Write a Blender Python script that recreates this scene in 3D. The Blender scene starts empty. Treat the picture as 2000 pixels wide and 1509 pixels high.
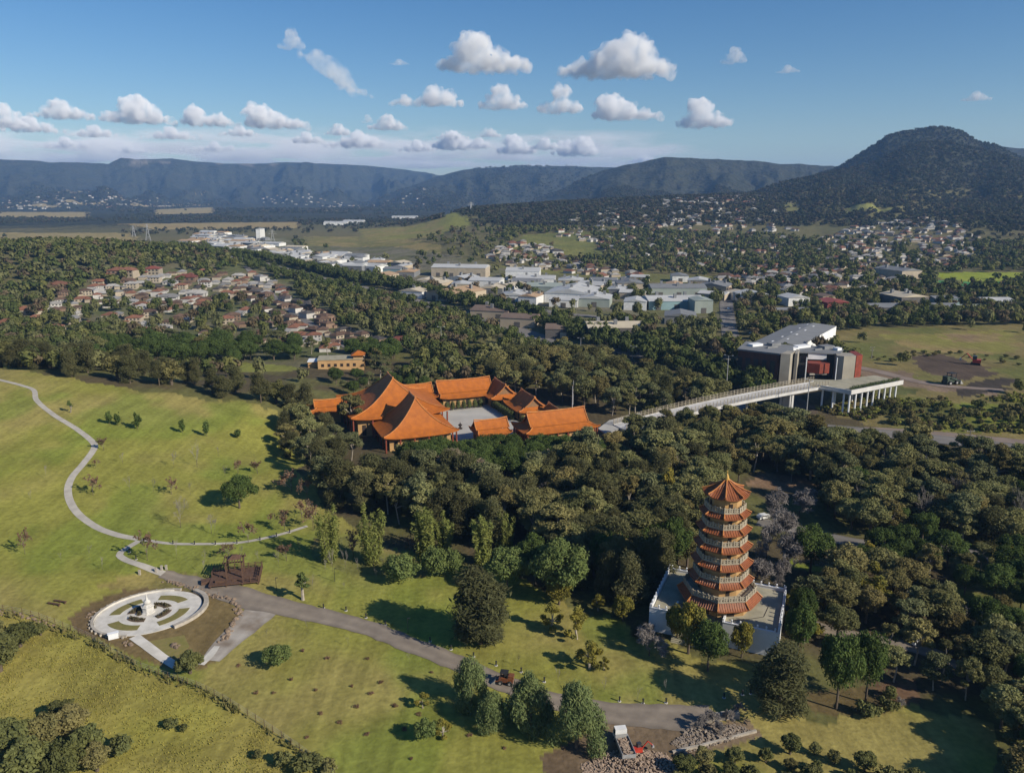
import bpy, math, random
import numpy as np
from math import radians, sin, cos, pi, atan2, hypot
from mathutils import Vector

# ------------------------------------------------------------------ camera, sky, sun
SC = bpy.context.scene
COL = SC.collection
CAMZ = 92.0
TH = radians(14.0)
F, CX, CY = 1522.0, 1000.0, 754.5          # focal length and centre in photo pixels
cam_d = bpy.data.cameras.new("camera")
cam = bpy.data.objects.new("camera", cam_d)
COL.objects.link(cam)
cam.location = (0, 0, CAMZ)
cam.rotation_euler = (pi / 2 - TH, 0, 0)
cam_d.sensor_width = 36.0
cam_d.lens = 36.0 * F / 2000.0
cam_d.clip_start = 1.0
cam_d.clip_end = 90000.0
SC.camera = cam

SUN_AZ, SUN_EL = radians(-30.5), radians(30.5)       # azimuth measured from +X
sd = Vector((cos(SUN_AZ) * cos(SUN_EL), sin(SUN_AZ) * cos(SUN_EL), sin(SUN_EL)))
W = bpy.data.worlds.new("World")
SC.world = W
W.use_nodes = True
nt = W.node_tree
bg = nt.nodes["Background"]
sky = nt.nodes.new("ShaderNodeTexSky")
sky.sky_type = 'NISHITA'
sky.sun_disc = False
sky.sun_elevation = SUN_EL
sky.sun_rotation = atan2(sd.x, sd.y)
sky.altitude = 100
sky.air_density = 1.0
sky.dust_density = 0.3
sky.ozone_density = 3.0
hs = nt.nodes.new("ShaderNodeHueSaturation")
hs.inputs["Saturation"].default_value = 1.32
hs.inputs["Hue"].default_value = 0.506
nt.links.new(sky.outputs[0], hs.inputs["Color"])
nt.links.new(hs.outputs[0], bg.inputs[0])
bg.inputs[1].default_value = 0.078
sun_d = bpy.data.lights.new("sun", 'SUN')
sun_d.energy = 5.0
sun_d.angle = radians(0.5)
sun_d.color = (1.0, 0.91, 0.76)
sun = bpy.data.objects.new("sun", sun_d)
COL.objects.link(sun)
sun.rotation_euler = sd.to_track_quat('Z', 'Y').to_euler()
SC.view_settings.view_transform = 'Standard'
SC.view_settings.look = 'None'
SC.view_settings.exposure = 0.3
SC.view_settings.gamma = 1.0
SC.render.engine = 'CYCLES'
SC.cycles.max_bounces = 9
SC.cycles.diffuse_bounces = 3
SC.cycles.volume_bounces = 7
SC.cycles.use_denoising = True

# ------------------------------------------------------------------ helpers
def tag(o, label=None, cat=None, group=None, kind=None):
    if label: o["label"] = label
    if cat: o["category"] = cat
    if group: o["group"] = group
    if kind: o["kind"] = kind
    return o

def thing(name, label, cat, loc=(0, 0, 0), rz=0.0, group=None):
    o = bpy.data.objects.new(name, None)
    COL.objects.link(o)
    o.location = loc
    o.rotation_euler = (0, 0, rz)
    o.empty_display_size = 0.2
    return tag(o, label, cat, group)

def link(name, me, parent=None):
    o = bpy.data.objects.new(name, me)
    COL.objects.link(o)
    if parent: o.parent = parent
    return o

def np_mesh(name, V, Fc, mats, smooth=False, mi=None):
    """V (n,3), Fc (m,k) index array with one face size"""
    V = np.ascontiguousarray(V, dtype=np.float32)
    Fc = np.ascontiguousarray(Fc, dtype=np.int32)
    me = bpy.data.meshes.new(name)
    m, k = Fc.shape
    me.vertices.add(len(V)); me.loops.add(m * k); me.polygons.add(m)
    me.vertices.foreach_set("co", V.ravel())
    me.loops.foreach_set("vertex_index", Fc.ravel())
    me.polygons.foreach_set("loop_start", np.arange(0, m * k, k, dtype=np.int32))
    try: me.polygons.foreach_set("loop_total", np.full(m, k, dtype=np.int32))
    except Exception: pass
    if mi is not None: me.polygons.foreach_set("material_index", np.asarray(mi, dtype=np.int32))
    for mt in (mats if isinstance(mats, (list, tuple)) else [mats]): me.materials.append(mt)
    me.update(calc_edges=True)
    if smooth: me.polygons.foreach_set("use_smooth", np.ones(m, dtype=bool))
    return me

class MB:
    def __init__(s): s.v = []; s.f = []; s.m = []
    def add(s, vs, fs, mi=0):
        b = len(s.v); s.v += [tuple(v) for v in vs]
        for f in fs: s.f.append(tuple(b + i for i in f)); s.m.append(mi)
        return s
    def box(s, x, y, z, sx, sy, sz, rz=0.0, mi=0, top=None):
        """centred in x, y; z is the underside; top=(kx,ky) scales the upper face"""
        c, n = cos(rz), sin(rz); kx, ky = top or (1, 1); P = []
        for zz, ax, ay in ((z, 1, 1), (z + sz, kx, ky)):
            for a, b in ((-1, -1), (1, -1), (1, 1), (-1, 1)):
                u, w = a * sx / 2 * ax, b * sy / 2 * ay
                P.append((x + u * c - w * n, y + u * n + w * c, zz))
        return s.add(P, [(3, 2, 1, 0), (4, 5, 6, 7), (0, 1, 5, 4), (1, 2, 6, 5), (2, 3, 7, 6), (3, 0, 4, 7)], mi)
    def prism(s, poly, z0, z1, mi=0):
        n = len(poly)
        P = [(p[0], p[1], z0 if len(p) < 3 else p[2] + z0) for p in poly] + [(p[0], p[1], z1 if len(p) < 3 else p[2] + z1) for p in poly]
        a = sum(poly[i][0] * poly[(i + 1) % n][1] - poly[(i + 1) % n][0] * poly[i][1] for i in range(n))
        q = list(range(n)) if a > 0 else list(range(n))[::-1]
        return s.add(P, [tuple(reversed(q)), tuple(n + i for i in q)] + [(q[i], q[(i + 1) % n], n + q[(i + 1) % n], n + q[i]) for i in range(n)], mi)
    def tube(s, a, b, r0, r1=None, n=6, mi=0, cap=True):
        r1 = r0 if r1 is None else r1
        a, b = Vector(a), Vector(b); d = (b - a)
        if d.length < 1e-6: return s
        d.normalize(); u = d.orthogonal().normalized(); w = d.cross(u)
        P = []
        for c, r in ((a, r0), (b, r1)):
            for i in range(n):
                t = 2 * pi * i / n; P.append(c + (u * cos(t) + w * sin(t)) * r)
        fs = [(i, (i + 1) % n, n + (i + 1) % n, n + i) for i in range(n)]
        if cap: fs += [tuple(reversed(range(n))), tuple(range(n, 2 * n))]
        return s.add(P, fs, mi)
    def path(s, pts, r, n=6, mi=0):
        for a, b in zip(pts, pts[1:]): s.tube(a, b, r, r, n, mi)
        return s
    def lathe(s, prof, n=16, x=0, y=0, mi=0, rot=0.0, sy=1.0):
        P = []; fs = []
        for r, z in prof:
            for i in range(n):
                t = rot + 2 * pi * i / n; P.append((x + r * cos(t), y + r * sin(t) * sy, z))
        for j in range(len(prof) - 1):
            for i in range(n):
                k = (i + 1) % n; fs.append((j * n + i, j * n + k, (j + 1) * n + k, (j + 1) * n + i))
        if prof[0][0] > 1e-6: fs.append(tuple(reversed(range(n))))
        if prof[-1][0] > 1e-6: fs.append(tuple((len(prof) - 1) * n + i for i in range(n)))
        return s.add(P, fs, mi)
    def ring(s, ri, ro, z0, z1, a0=0, a1=360, n=48, x=0, y=0, mi=0, sy=1.0):
        P = []; k = max(2, int(n * abs(a1 - a0) / 360) + 1)
        for i in range(k):
            t = radians(a0 + (a1 - a0) * i / (k - 1))
            for r, z in ((ri, z0), (ro, z0), (ro, z1), (ri, z1)): P.append((x + r * cos(t), y + r * sin(t) * sy, z))
        fs = []
        for i in range(k - 1):
            for j in range(4): fs.append((i * 4 + j, i * 4 + (j + 1) % 4, i * 4 + 4 + (j + 1) % 4, i * 4 + 4 + j))
        if abs(a1 - a0) < 359.9: fs += [(3, 2, 1, 0), tuple((k - 1) * 4 + j for j in range(4))]
        return s.add(P, fs, mi)
    def mesh(s, name, mats, smooth=False):
        me = bpy.data.meshes.new(name); me.from_pydata(s.v, [], s.f)
        for m in (mats if isinstance(mats, (list, tuple)) else [mats]): me.materials.append(m)
        if len(set(s.m)) > 1: me.polygons.foreach_set("material_index", s.m)
        if smooth: me.polygons.foreach_set("use_smooth", [True] * len(s.f))
        me.update(); return me
    def build(s, name, mats, parent=None, smooth=False): return link(name, s.mesh(name, mats, smooth), parent)

# ------------------------------------------------------------------ materials
def nd(t, k, **kw):
    n = t.nodes.new(k)
    for a, b in kw.items(): setattr(n, a, b)
    return n

def mat(name, c1, c2=None, scale=1.0, rough=0.8, rnd=0.0, bump=0.0, bscale=None, spec=0.3, detail=4.0, lo=0.35, hi=0.65, metal=0.0, stretch=None):
    m = bpy.data.materials.new(name); m.use_nodes = True
    t = m.node_tree; b = t.nodes["Principled BSDF"]
    b.inputs["Roughness"].default_value = rough
    b.inputs["Metallic"].default_value = metal
    b.inputs["Specular IOR Level"].default_value = spec
    tc = nd(t, "ShaderNodeTexCoord"); co = tc.outputs["Object"]
    if stretch:
        mp = nd(t, "ShaderNodeMapping"); mp.inputs["Scale"].default_value = stretch
        t.links.new(co, mp.inputs[0]); co = mp.outputs[0]
    c2 = c2 or tuple(x * 0.8 for x in c1)
    nz = nd(t, "ShaderNodeTexNoise"); nz.inputs["Scale"].default_value = scale; nz.inputs["Detail"].default_value = detail
    t.links.new(co, nz.inputs["Vector"])
    mr = nd(t, "ShaderNodeMapRange"); mr.inputs[1].default_value = lo; mr.inputs[2].default_value = hi
    t.links.new(nz.outputs[0], mr.inputs[0])
    mx = nd(t, "ShaderNodeMix", data_type='RGBA')
    mx.inputs[6].default_value = (*c1, 1); mx.inputs[7].default_value = (*c2, 1)
    t.links.new(mr.outputs[0], mx.inputs[0]); out = mx.outputs[2]
    if rnd:
        oi = nd(t, "ShaderNodeObjectInfo"); m2 = nd(t, "ShaderNodeMapRange")
        m2.inputs[3].default_value = 1 - rnd; m2.inputs[4].default_value = 1 + rnd
        t.links.new(oi.outputs["Random"], m2.inputs[0])
        vm = nd(t, "ShaderNodeVectorMath", operation='SCALE')
        t.links.new(out, vm.inputs[0]); t.links.new(m2.outputs[0], vm.inputs["Scale"]); out = vm.outputs[0]
    t.links.new(out, b.inputs["Base Color"])
    if bump:
        n2 = nd(t, "ShaderNodeTexNoise"); n2.inputs["Scale"].default_value = bscale or scale * 4; n2.inputs["Detail"].default_value = 3
        t.links.new(co, n2.inputs["Vector"])
        bp = nd(t, "ShaderNodeBump"); bp.inputs["Strength"].default_value = 1.0; bp.inputs["Distance"].default_value = bump
        t.links.new(n2.outputs[0], bp.inputs["Height"]); t.links.new(bp.outputs[0], b.inputs["Normal"])
    return m

def leafmat(name, c1, c2, rnd=0.25, scale=0.5, c3=None):
    """foliage: two real leaf colours mixed by a noise, a second hue per tree"""
    m = bpy.data.materials.new(name); m.use_nodes = True
    t = m.node_tree; b = t.nodes["Principled BSDF"]; t.nodes.remove(b)
    out = t.nodes["Material Output"]
    df = nd(t, "ShaderNodeBsdfDiffuse")
    tc = nd(t, "ShaderNodeTexCoord")
    nz = nd(t, "ShaderNodeTexNoise"); nz.inputs["Scale"].default_value = scale; nz.inputs["Detail"].default_value = 2
    t.links.new(tc.outputs["Object"], nz.inputs["Vector"])
    mr = nd(t, "ShaderNodeMapRange"); mr.inputs[1].default_value = 0.35; mr.inputs[2].default_value = 0.65
    t.links.new(nz.outputs[0], mr.inputs[0])
    mx = nd(t, "ShaderNodeMix", data_type='RGBA'); mx.inputs[6].default_value = (*c1, 1); mx.inputs[7].default_value = (*c2, 1)
    t.links.new(mr.outputs[0], mx.inputs[0]); col = mx.outputs[2]
    oi = nd(t, "ShaderNodeObjectInfo")
    if c3:
        pw = nd(t, "ShaderNodeMath", operation='POWER'); pw.inputs[1].default_value = 2.2
        wn = nd(t, "ShaderNodeTexWhiteNoise", noise_dimensions='1D'); t.links.new(oi.outputs["Random"], wn.inputs["W"])
        t.links.new(wn.outputs["Value"], pw.inputs[0])
        m3 = nd(t, "ShaderNodeMix", data_type='RGBA'); m3.inputs[7].default_value = (*c3, 1)
        t.links.new(pw.outputs[0], m3.inputs[0]); t.links.new(col, m3.inputs[6]); col = m3.outputs[2]
    m2 = nd(t, "ShaderNodeMapRange"); m2.inputs[3].default_value = 1.32 * (1 - rnd); m2.inputs[4].default_value = 1.32 * (1 + rnd)
    t.links.new(oi.outputs["Random"], m2.inputs[0])
    vm = nd(t, "ShaderNodeVectorMath", operation='SCALE')
    t.links.new(col, vm.inputs[0]); t.links.new(m2.outputs[0], vm.inputs["Scale"])
    t.links.new(vm.outputs[0], df.inputs["Color"])
    tr = nd(t, "ShaderNodeBsdfTranslucent"); t.links.new(vm.outputs[0], tr.inputs["Color"])
    ms = nd(t, "ShaderNodeMixShader"); ms.inputs[0].default_value = 0.2
    t.links.new(df.outputs[0], ms.inputs[1]); t.links.new(tr.outputs[0], ms.inputs[2]); t.links.new(ms.outputs[0], out.inputs["Surface"])
    return m

# ------------------------------------------------------------------ numbers: noise, rays, terrain
def _hash(ix, iy, seed):
    n = (ix.astype(np.int64) * 374761393 + iy.astype(np.int64) * 668265263 + seed * 974711) & 0xffffffff
    n = ((n ^ (n >> 13)) * 1274126177) & 0xffffffff
    n = (n ^ (n >> 16)) & 0xffffffff
    return n / 4294967295.0

def vnoise(x, y, seed=0):
    x = np.asarray(x, float); y = np.asarray(y, float)
    ix, iy = np.floor(x), np.floor(y); fx, fy = x - ix, y - iy
    fx = fx * fx * (3 - 2 * fx); fy = fy * fy * (3 - 2 * fy)
    a, b = _hash(ix, iy, seed), _hash(ix + 1, iy, seed); c, d = _hash(ix, iy + 1, seed), _hash(ix + 1, iy + 1, seed)
    return (a * (1 - fx) + b * fx) * (1 - fy) + (c * (1 - fx) + d * fx) * fy

def fbm(x, y, seed=0, octv=4):
    s = 0; a = 0.5; f = 1.0
    for i in range(octv):
        s = s + a * vnoise(np.asarray(x) * f, np.asarray(y) * f, seed + i * 17); a *= 0.5; f *= 2.03
    return s / (1 - 0.5 ** octv)

def ray(px, py):
    u, v = (px - CX) / F, (py - CY) / F
    return u, cos(TH) - v * sin(TH), -(sin(TH) + v * cos(TH))

def azel(px, py):
    u, f, w = ray(px, py)
    return atan2(u, f), w / hypot(u, f)

def sstep(a, b, x):
    t = np.clip((x - a) / (b - a), 0, 1); return t * t * (3 - 2 * t)

def ptab(pts):
    r = [azel(*p) for p in pts]
    return np.array([a for a, _ in r]), np.array([e for _, e in r])

RIDGES = []      # (az, tan elevation, distance table az, distances, front length, exponent, back length, gully amplitude, seed)
def ridge(pts, D, L, p, back, gul, seed):
    az, el = ptab(pts)
    Daz = np.array([azel(a, 370)[0] for a, _ in D]); Dd = np.array([d for _, d in D], float)
    RIDGES.append((az, el, Daz, Dd, L, p, back, gul, seed))
# far escarpment, middle escarpment, nearer dark range, the dome mountain, a range behind it, the suburban hillside
ridge([(-700, 316), (-200, 312), (0, 311), (60, 313), (100, 317), (150, 317), (212, 320), (222, 314), (236, 308), (262, 311), (300, 311), (335, 309), (380, 315), (440, 319), (500, 320), (560, 317), (620, 319), (700, 322), (750, 327), (790, 331), (830, 337), (860, 343), (900, 352), (960, 375)],
      [(-700, 7600), (0, 7900), (500, 8300), (900, 9000)], 3600, 2.3, 3500, 0.8, 3)
ridge([(740, 385), (800, 365), (850, 346), (880, 337), (905, 331), (940, 328), (1000, 326), (1050, 324), (1120, 325), (1200, 327), (1280, 332), (1350, 345), (1420, 365)],
      [(740, 6600), (1000, 6400), (1400, 6800)], 2600, 2.0, 3000, 0.7, 5)
ridge([(1040, 392), (1100, 372), (1140, 350), (1175, 334), (1215, 323), (1250, 316), (1275, 310), (1300, 306), (1330, 308), (1400, 309), (1450, 313), (1480, 314), (1520, 319), (1560, 321), (1600, 323), (1640, 324), (1700, 330), (1800, 345), (2000, 350), (2400, 350)],
      [(1040, 4700), (1300, 4500), (1700, 5200)], 2200, 1.8, 2400, 0.6, 7)
ridge([(1280, 402), (1330, 393), (1400, 384), (1470, 376), (1530, 360), (1590, 344), (1640, 328), (1665, 312), (1690, 296), (1722, 276), (1732, 267), (1760, 259), (1790, 254), (1830, 249), (1858, 251), (1880, 258), (1905, 276), (1922, 282), (1940, 285), (1962, 294), (2000, 312), (2060, 325), (2160, 340), (2400, 350)],
      [(1280, 3000), (1500, 3300), (1830, 3500), (2400, 3500)], 620, 0.9, 1500, 0.3, 9)
ridge([(1280, 402), (1330, 395), (1400, 388), (1440, 384), (1470, 379), (1512, 363), (1577, 347), (1620, 337), (1650, 331), (1707, 319), (1735, 303), (1765, 288), (1800, 280), (1850, 277), (1900, 290), (1950, 302), (2000, 318), (2100, 340), (2400, 350)],
      [(1280, 2500), (1500, 2700), (1830, 2950), (2400, 2950)], 1250, 1.15, 1200, 0.55, 15)
ridge([(1880, 300), (1930, 289), (1950, 286), (2000, 290), (2100, 292), (2400, 300)], [(1900, 5200), (2400, 5200)], 1800, 1.8, 2000, 0.3, 11)
ridge([(690, 462), (740, 452), (790, 444), (830, 434), (860, 424), (885, 416), (910, 411), (930, 408), (1000, 403), (1100, 396), (1200, 391), (1300, 386), (1400, 382), (1480, 380), (1700, 384), (2000, 384), (2400, 384)],
      [(690, 1750), (900, 2000), (1200, 2250), (1600, 2450), (2400, 2500)], 1250, 1.25, 900, 0.2, 13)

MOTORWAY = [(330, 250), (233, 276), (160, 305), (118, 325), (96, 375), (50, 455), (0, 560), (-90, 690), (-230, 850), (-420, 1040), (-640, 1250)]

def polydist(x, y, pts):
    d = np.full(np.shape(x), 1e9)
    for (ax, ay), (bx, by) in zip(pts, pts[1:]):
        dx, dy = bx - ax, by - ay; L2 = dx * dx + dy * dy
        t = np.clip(((x - ax) * dx + (y - ay) * dy) / L2, 0, 1)
        d = np.minimum(d, np.hypot(x - ax - t * dx, y - ay - t * dy))
    return d

GC = (-80.0, 156.0)         # centre of the memorial garden
def hgt(x, y):
    x = np.asarray(x, float); y = np.asarray(y, float)
    R = np.hypot(x, y); az = np.arctan2(x, y)
    sig = np.where(y < 300, 130.0, 75.0)
    z = 21.0 * np.exp(-((x + 215) / 130) ** 2) * np.exp(-((y - 300) / sig) ** 2)
    z = z * (1 - sstep(-108, -62, x) * sstep(235, 262, y))
    z = z + (fbm(x / 45, y / 45, 2, 3) - 0.5) * 1.6 * sstep(60, 200, R) * (1 - sstep(250, 290, y) * sstep(-70, -40, x) * (1 - sstep(230, 330, x)))
    z = z + 34 * np.exp(-((x + 520) / 230) ** 2 - ((y - 880) / 190) ** 2)
    z = z - 5.0 * np.exp(-(polydist(x, y, MOTORWAY) / 34) ** 2) * (1 - sstep(500, 800, R))
    # ground falls away a little around the pagoda terrace
    gd = np.hypot(x - GC[0], y - GC[1]); k = 1 - sstep(13, 22, gd)
    z = z * (1 - k) + 2.0 * k
    far = 0
    for raz, rel, Daz, Dd, L, p, back, gul, seed in RIDGES:
        D = np.interp(az, Daz, Dd); el = np.interp(az, raz, rel)
        el = np.where(az < raz[0], -0.2, el) if raz[0] > -0.6 else el
        el = np.where(az > raz[-1], -0.2, el) if raz[-1] < 0.6 else el
        zc = np.maximum(CAMZ + D * el, 0)
        g = ((fbm(az * D / 520, R / 1400, seed, 3) - 0.5) * 2.2 + (fbm(az * D / 150, R / 900, seed + 3, 3) - .5) * 1.5) * gul
        t0 = (R - (D - L)) / L
        t = np.clip(t0 + g * np.clip(t0, 0, 1) * (1 - np.clip(t0, 0, 1)) * 1.6, 0, 1)
        bk = 1 - sstep(0, 1, (R - D) / back)
        far = np.maximum(far, zc * t ** p * np.where(R > D, bk, 1))
    rough = (fbm(x / 120, y / 120, 21, 4) - 0.5) * np.clip(far * 0.10, 0, 14) * (R > 700)
    return z + far + rough

_ts = np.concatenate([np.geomspace(40, 12000, 900)])
def at(px, py, off=0.0):
    """ground point (on the terrain) seen at photo pixel px, py"""
    u, f, w = ray(px, py)
    zz = CAMZ + w * _ts; hh = hgt(u * _ts, f * _ts) + off
    b = np.nonzero(zz < hh)[0]
    if len(b) == 0: t = _ts[-1]
    else:
        i = max(b[0], 1); lo, hi = _ts[i - 1], _ts[i]
        for _ in range(3):
            q = np.linspace(lo, hi, 12); s = np.nonzero(CAMZ + w * q < hgt(u * q, f * q) + off)[0]
            j = max(int(s[0]), 1) if len(s) else 11
            lo, hi = q[j - 1], q[j]
        t = (lo + hi) / 2
    return Vector((u * t, f * t, CAMZ + w * t))

def atz(px, py, z):
    u, f, w = ray(px, py); t = (z - CAMZ) / w
    return Vector((u * t, f * t, z))

def ztop(py, y):
    """height of the point at ground distance y (along the view) that shows at row py"""
    _, f, w = ray(CX, py); return CAMZ + w * y / f

def proj(x, y, z):
    dz = np.asarray(z) - CAMZ; dep = y * cos(TH) - dz * sin(TH)
    return CX + F * x / dep, CY - F * (y * sin(TH) + dz * cos(TH)) / dep

def inpoly(x, y, P):
    x = np.asarray(x); y = np.asarray(y); r = np.zeros(x.shape, bool); n = len(P); j = n - 1
    for i in range(n):
        xi, yi = P[i][0], P[i][1]; xj, yj = P[j][0], P[j][1]
        if yi != yj: r ^= ((yi > y) != (yj > y)) & (x < (xj - xi) * (y - yi) / (yj - yi) + xi)
        j = i
    return r

def gpoly(pp):
    """photo-pixel outline -> outline on the ground"""
    return [tuple(at(*p)) for p in pp]

def zat(x, y): return float(hgt(x, y))
# ------------------------------------------------------------------ the ground
LAWN = gpoly([(-400, 705), (0, 698), (60, 728), (300, 768), (545, 800), (560, 860), (600, 935), (640, 1000), (700, 1040), (800, 1075), (900, 1110), (1000, 1130), (1100, 1165), (1200, 1200), (1290, 1250), (1400, 1290), (1500, 1310), (1590, 1385), (1780, 1385), (1870, 1395), (1960, 1420), (1990, 1560), (-400, 1560)])
FIELD = gpoly([(-400, 1180), (0, 1193), (70, 1208), (160, 1243), (230, 1285), (300, 1318), (400, 1352), (500, 1412), (600, 1480), (660, 1530), (660, 1600), (-400, 1600)])
REG = []      # (outline on the ground, colour, softness noise, canopy)
def reg(pp, col, col2=None, can=0.0): REG.append((gpoly(pp), col, col2 or col, can))
OLIVE, TAN, GREEN, DIRT = (.125, .125, .04), (.30, .235, .105), (.17, .20, .035), (.15, .10, .062)
reg([(125, 1205), (170, 1178), (280, 1138), (330, 1122), (390, 1150), (455, 1165), (475, 1195), (445, 1262), (400, 1300), (330, 1305), (230, 1268), (175, 1245)], (.14, .098, .05), (.17, .125, .055))
reg([(190, 1150), (290, 1112), (420, 1120), (380, 1150), (300, 1150)], (.22, .18, .06), (.17, .15, .05))
reg([(1170, 1405), (1300, 1410), (1460, 1400), (1500, 1432), (1350, 1480), (1330, 1580), (1080, 1580), (1050, 1480), (1140, 1440)], (.12, .085, .052), (.19, .14, .09))
reg([(1570, 1345), (1790, 1330), (1800, 1372), (1700, 1392), (1590, 1385)], (.15, .09, .055), (.12, .09, .04))
reg([(600, 1050), (680, 1045), (780, 1075), (860, 1100), (820, 1125), (700, 1120), (620, 1090)], (.23, .165, .075), (.15, .15, .045))
reg([(1540, 1098), (1660, 1122), (1660, 1132), (1530, 1112)], GREEN, (.22, .2, .05))
reg([(1860, 1150), (1960, 1165), (1990, 1195), (1900, 1190)], GREEN, OLIVE)
reg([(1480, 920), (1700, 960), (1690, 985), (1470, 950)], (.2, .13, .08), (.14, .1, .05))
reg([(960, 975), (1100, 985), (1080, 1005), (950, 1000)], (.2, .15, .07), OLIVE)
# right-hand fields
reg([(1600, 660), (1640, 648), (1720, 640), (2200, 632), (2300, 890), (1990, 875), (1800, 860), (1660, 820), (1590, 800), (1700, 730)], (.185, .15, .06), (.125, .13, .038))
reg([(1640, 720), (1760, 725), (1830, 752), (1970, 760), (1960, 775), (1830, 765), (1740, 748)], (.20, .145, .10), (.17, .125, .085))
reg([(1780, 700), (1850, 692), (1900, 705), (1945, 730), (1890, 745), (1800, 725)], (.085, .062, .045), (.11, .08, .055))
reg([(1720, 655), (1990, 645), (1990, 690), (1800, 688)], (.20, .185, .05), (.24, .18, .075))
reg([(1850, 652), (1960, 652), (1965, 668), (1860, 670)], (.23, .175, .075), (.19, .13, .08))
reg([(1700, 785), (1850, 790), (2300, 790), (2300, 850), (1850, 845)], (.15, .165, .032), (.095, .10, .032))
reg([(1855, 762), (1950, 736), (1990, 738), (1965, 766), (1880, 778)], (.055, .045, .036), (.08, .062, .048))
reg([(1660, 745), (1740, 748), (1800, 770), (1700, 778)], (.085, .095, .035), (.13, .125, .04))
reg([(1420, 780), (1560, 770), (1600, 800), (1560, 822), (1440, 812)], (.13, .10, .075), (.10, .085, .06))
# plains and far fields
reg([(-300, 452), (255, 455), (270, 470), (-300, 478)], TAN, (.25, .20, .08))
reg([(230, 437), (585, 433), (585, 446), (300, 448)], TAN, (.27, .2, .09))
reg([(-100, 412), (170, 414), (170, 425), (-100, 425)], TAN)
reg([(300, 409), (415, 404), (420, 416), (300, 419)], TAN)
reg([(600, 462), (760, 456), (860, 478), (870, 496), (690, 503), (600, 484)], (.235, .185, .075), (.16, .15, .05))
reg([(690, 447), (790, 443), (890, 420), (918, 440), (850, 462), (720, 470)], (.19, .185, .05), (.24, .19, .07))
reg([(860, 421), (900, 416), (925, 440), (870, 446)], (.20, .20, .045))
reg([(1805, 533), (2300, 526), (2300, 552), (1860, 549)], (.22, .26, .03), (.24, .27, .04))
reg([(1800, 548), (1990, 550), (1960, 560), (1830, 558)], (.07, .22, .08))
reg([(960, 517), (1180, 530), (1420, 541), (1400, 554), (1000, 547)], (.17, .165, .05), (.13, .13, .045))
reg([(1030, 458), (1150, 452), (1180, 500), (1060, 510), (980, 480)], (.17, .165, .05), (.12, .13, .04))
reg([(1655, 408), (1760, 406), (1770, 416), (1660, 418)], (.2, .2, .06))
reg([(1530, 398), (1565, 398), (1560, 416), (1530, 415)], (.19, .18, .06))
reg([(430, 531), (530, 528), (530, 546), (425, 548)], (.20, .18, .06))
reg([(435, 703), (570, 697), (590, 722), (450, 728)], (.19, .2, .05), (.22, .21, .06))
reg([(400, 470), (560, 466), (600, 500), (430, 500)], (.19, .175, .11), (.12, .12, .05))
reg([(870, 700), (1000, 695), (1010, 715), (840, 718)], (.18, .18, .05), (.12, .12, .04))
reg([(1420, 690), (1460, 680), (1460, 710), (1400, 715)], (.18, .17, .14), (.14, .17, .05))
reg([(100, 480), (560, 500), (800, 660), (600, 720), (0, 660), (20, 600)], (.13, .12, .07), (.10, .11, .045))
reg([(430, 475), (760, 480), (960, 520), (1400, 560), (1420, 640), (1000, 630), (560, 510)], (.155, .14, .095), (.12, .118, .055))
for q in [(165, 390, 75, 6), (330, 396, 150, 4), (640, 408, 70, 4), (1020, 398, 60, 4), (150, 372, 40, 4), (400, 378, 30, 3), (240, 388, 60, 4), (70, 400, 80, 4)]:
    reg([(q[0] - q[2] / 2, q[1]), (q[0] + q[2] / 2, q[1] - 1), (q[0] + q[2] / 2 + 6, q[1] + q[3]), (q[0] - q[2] / 2 - 8, q[1] + q[3])], (.29, .23, .12))

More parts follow.
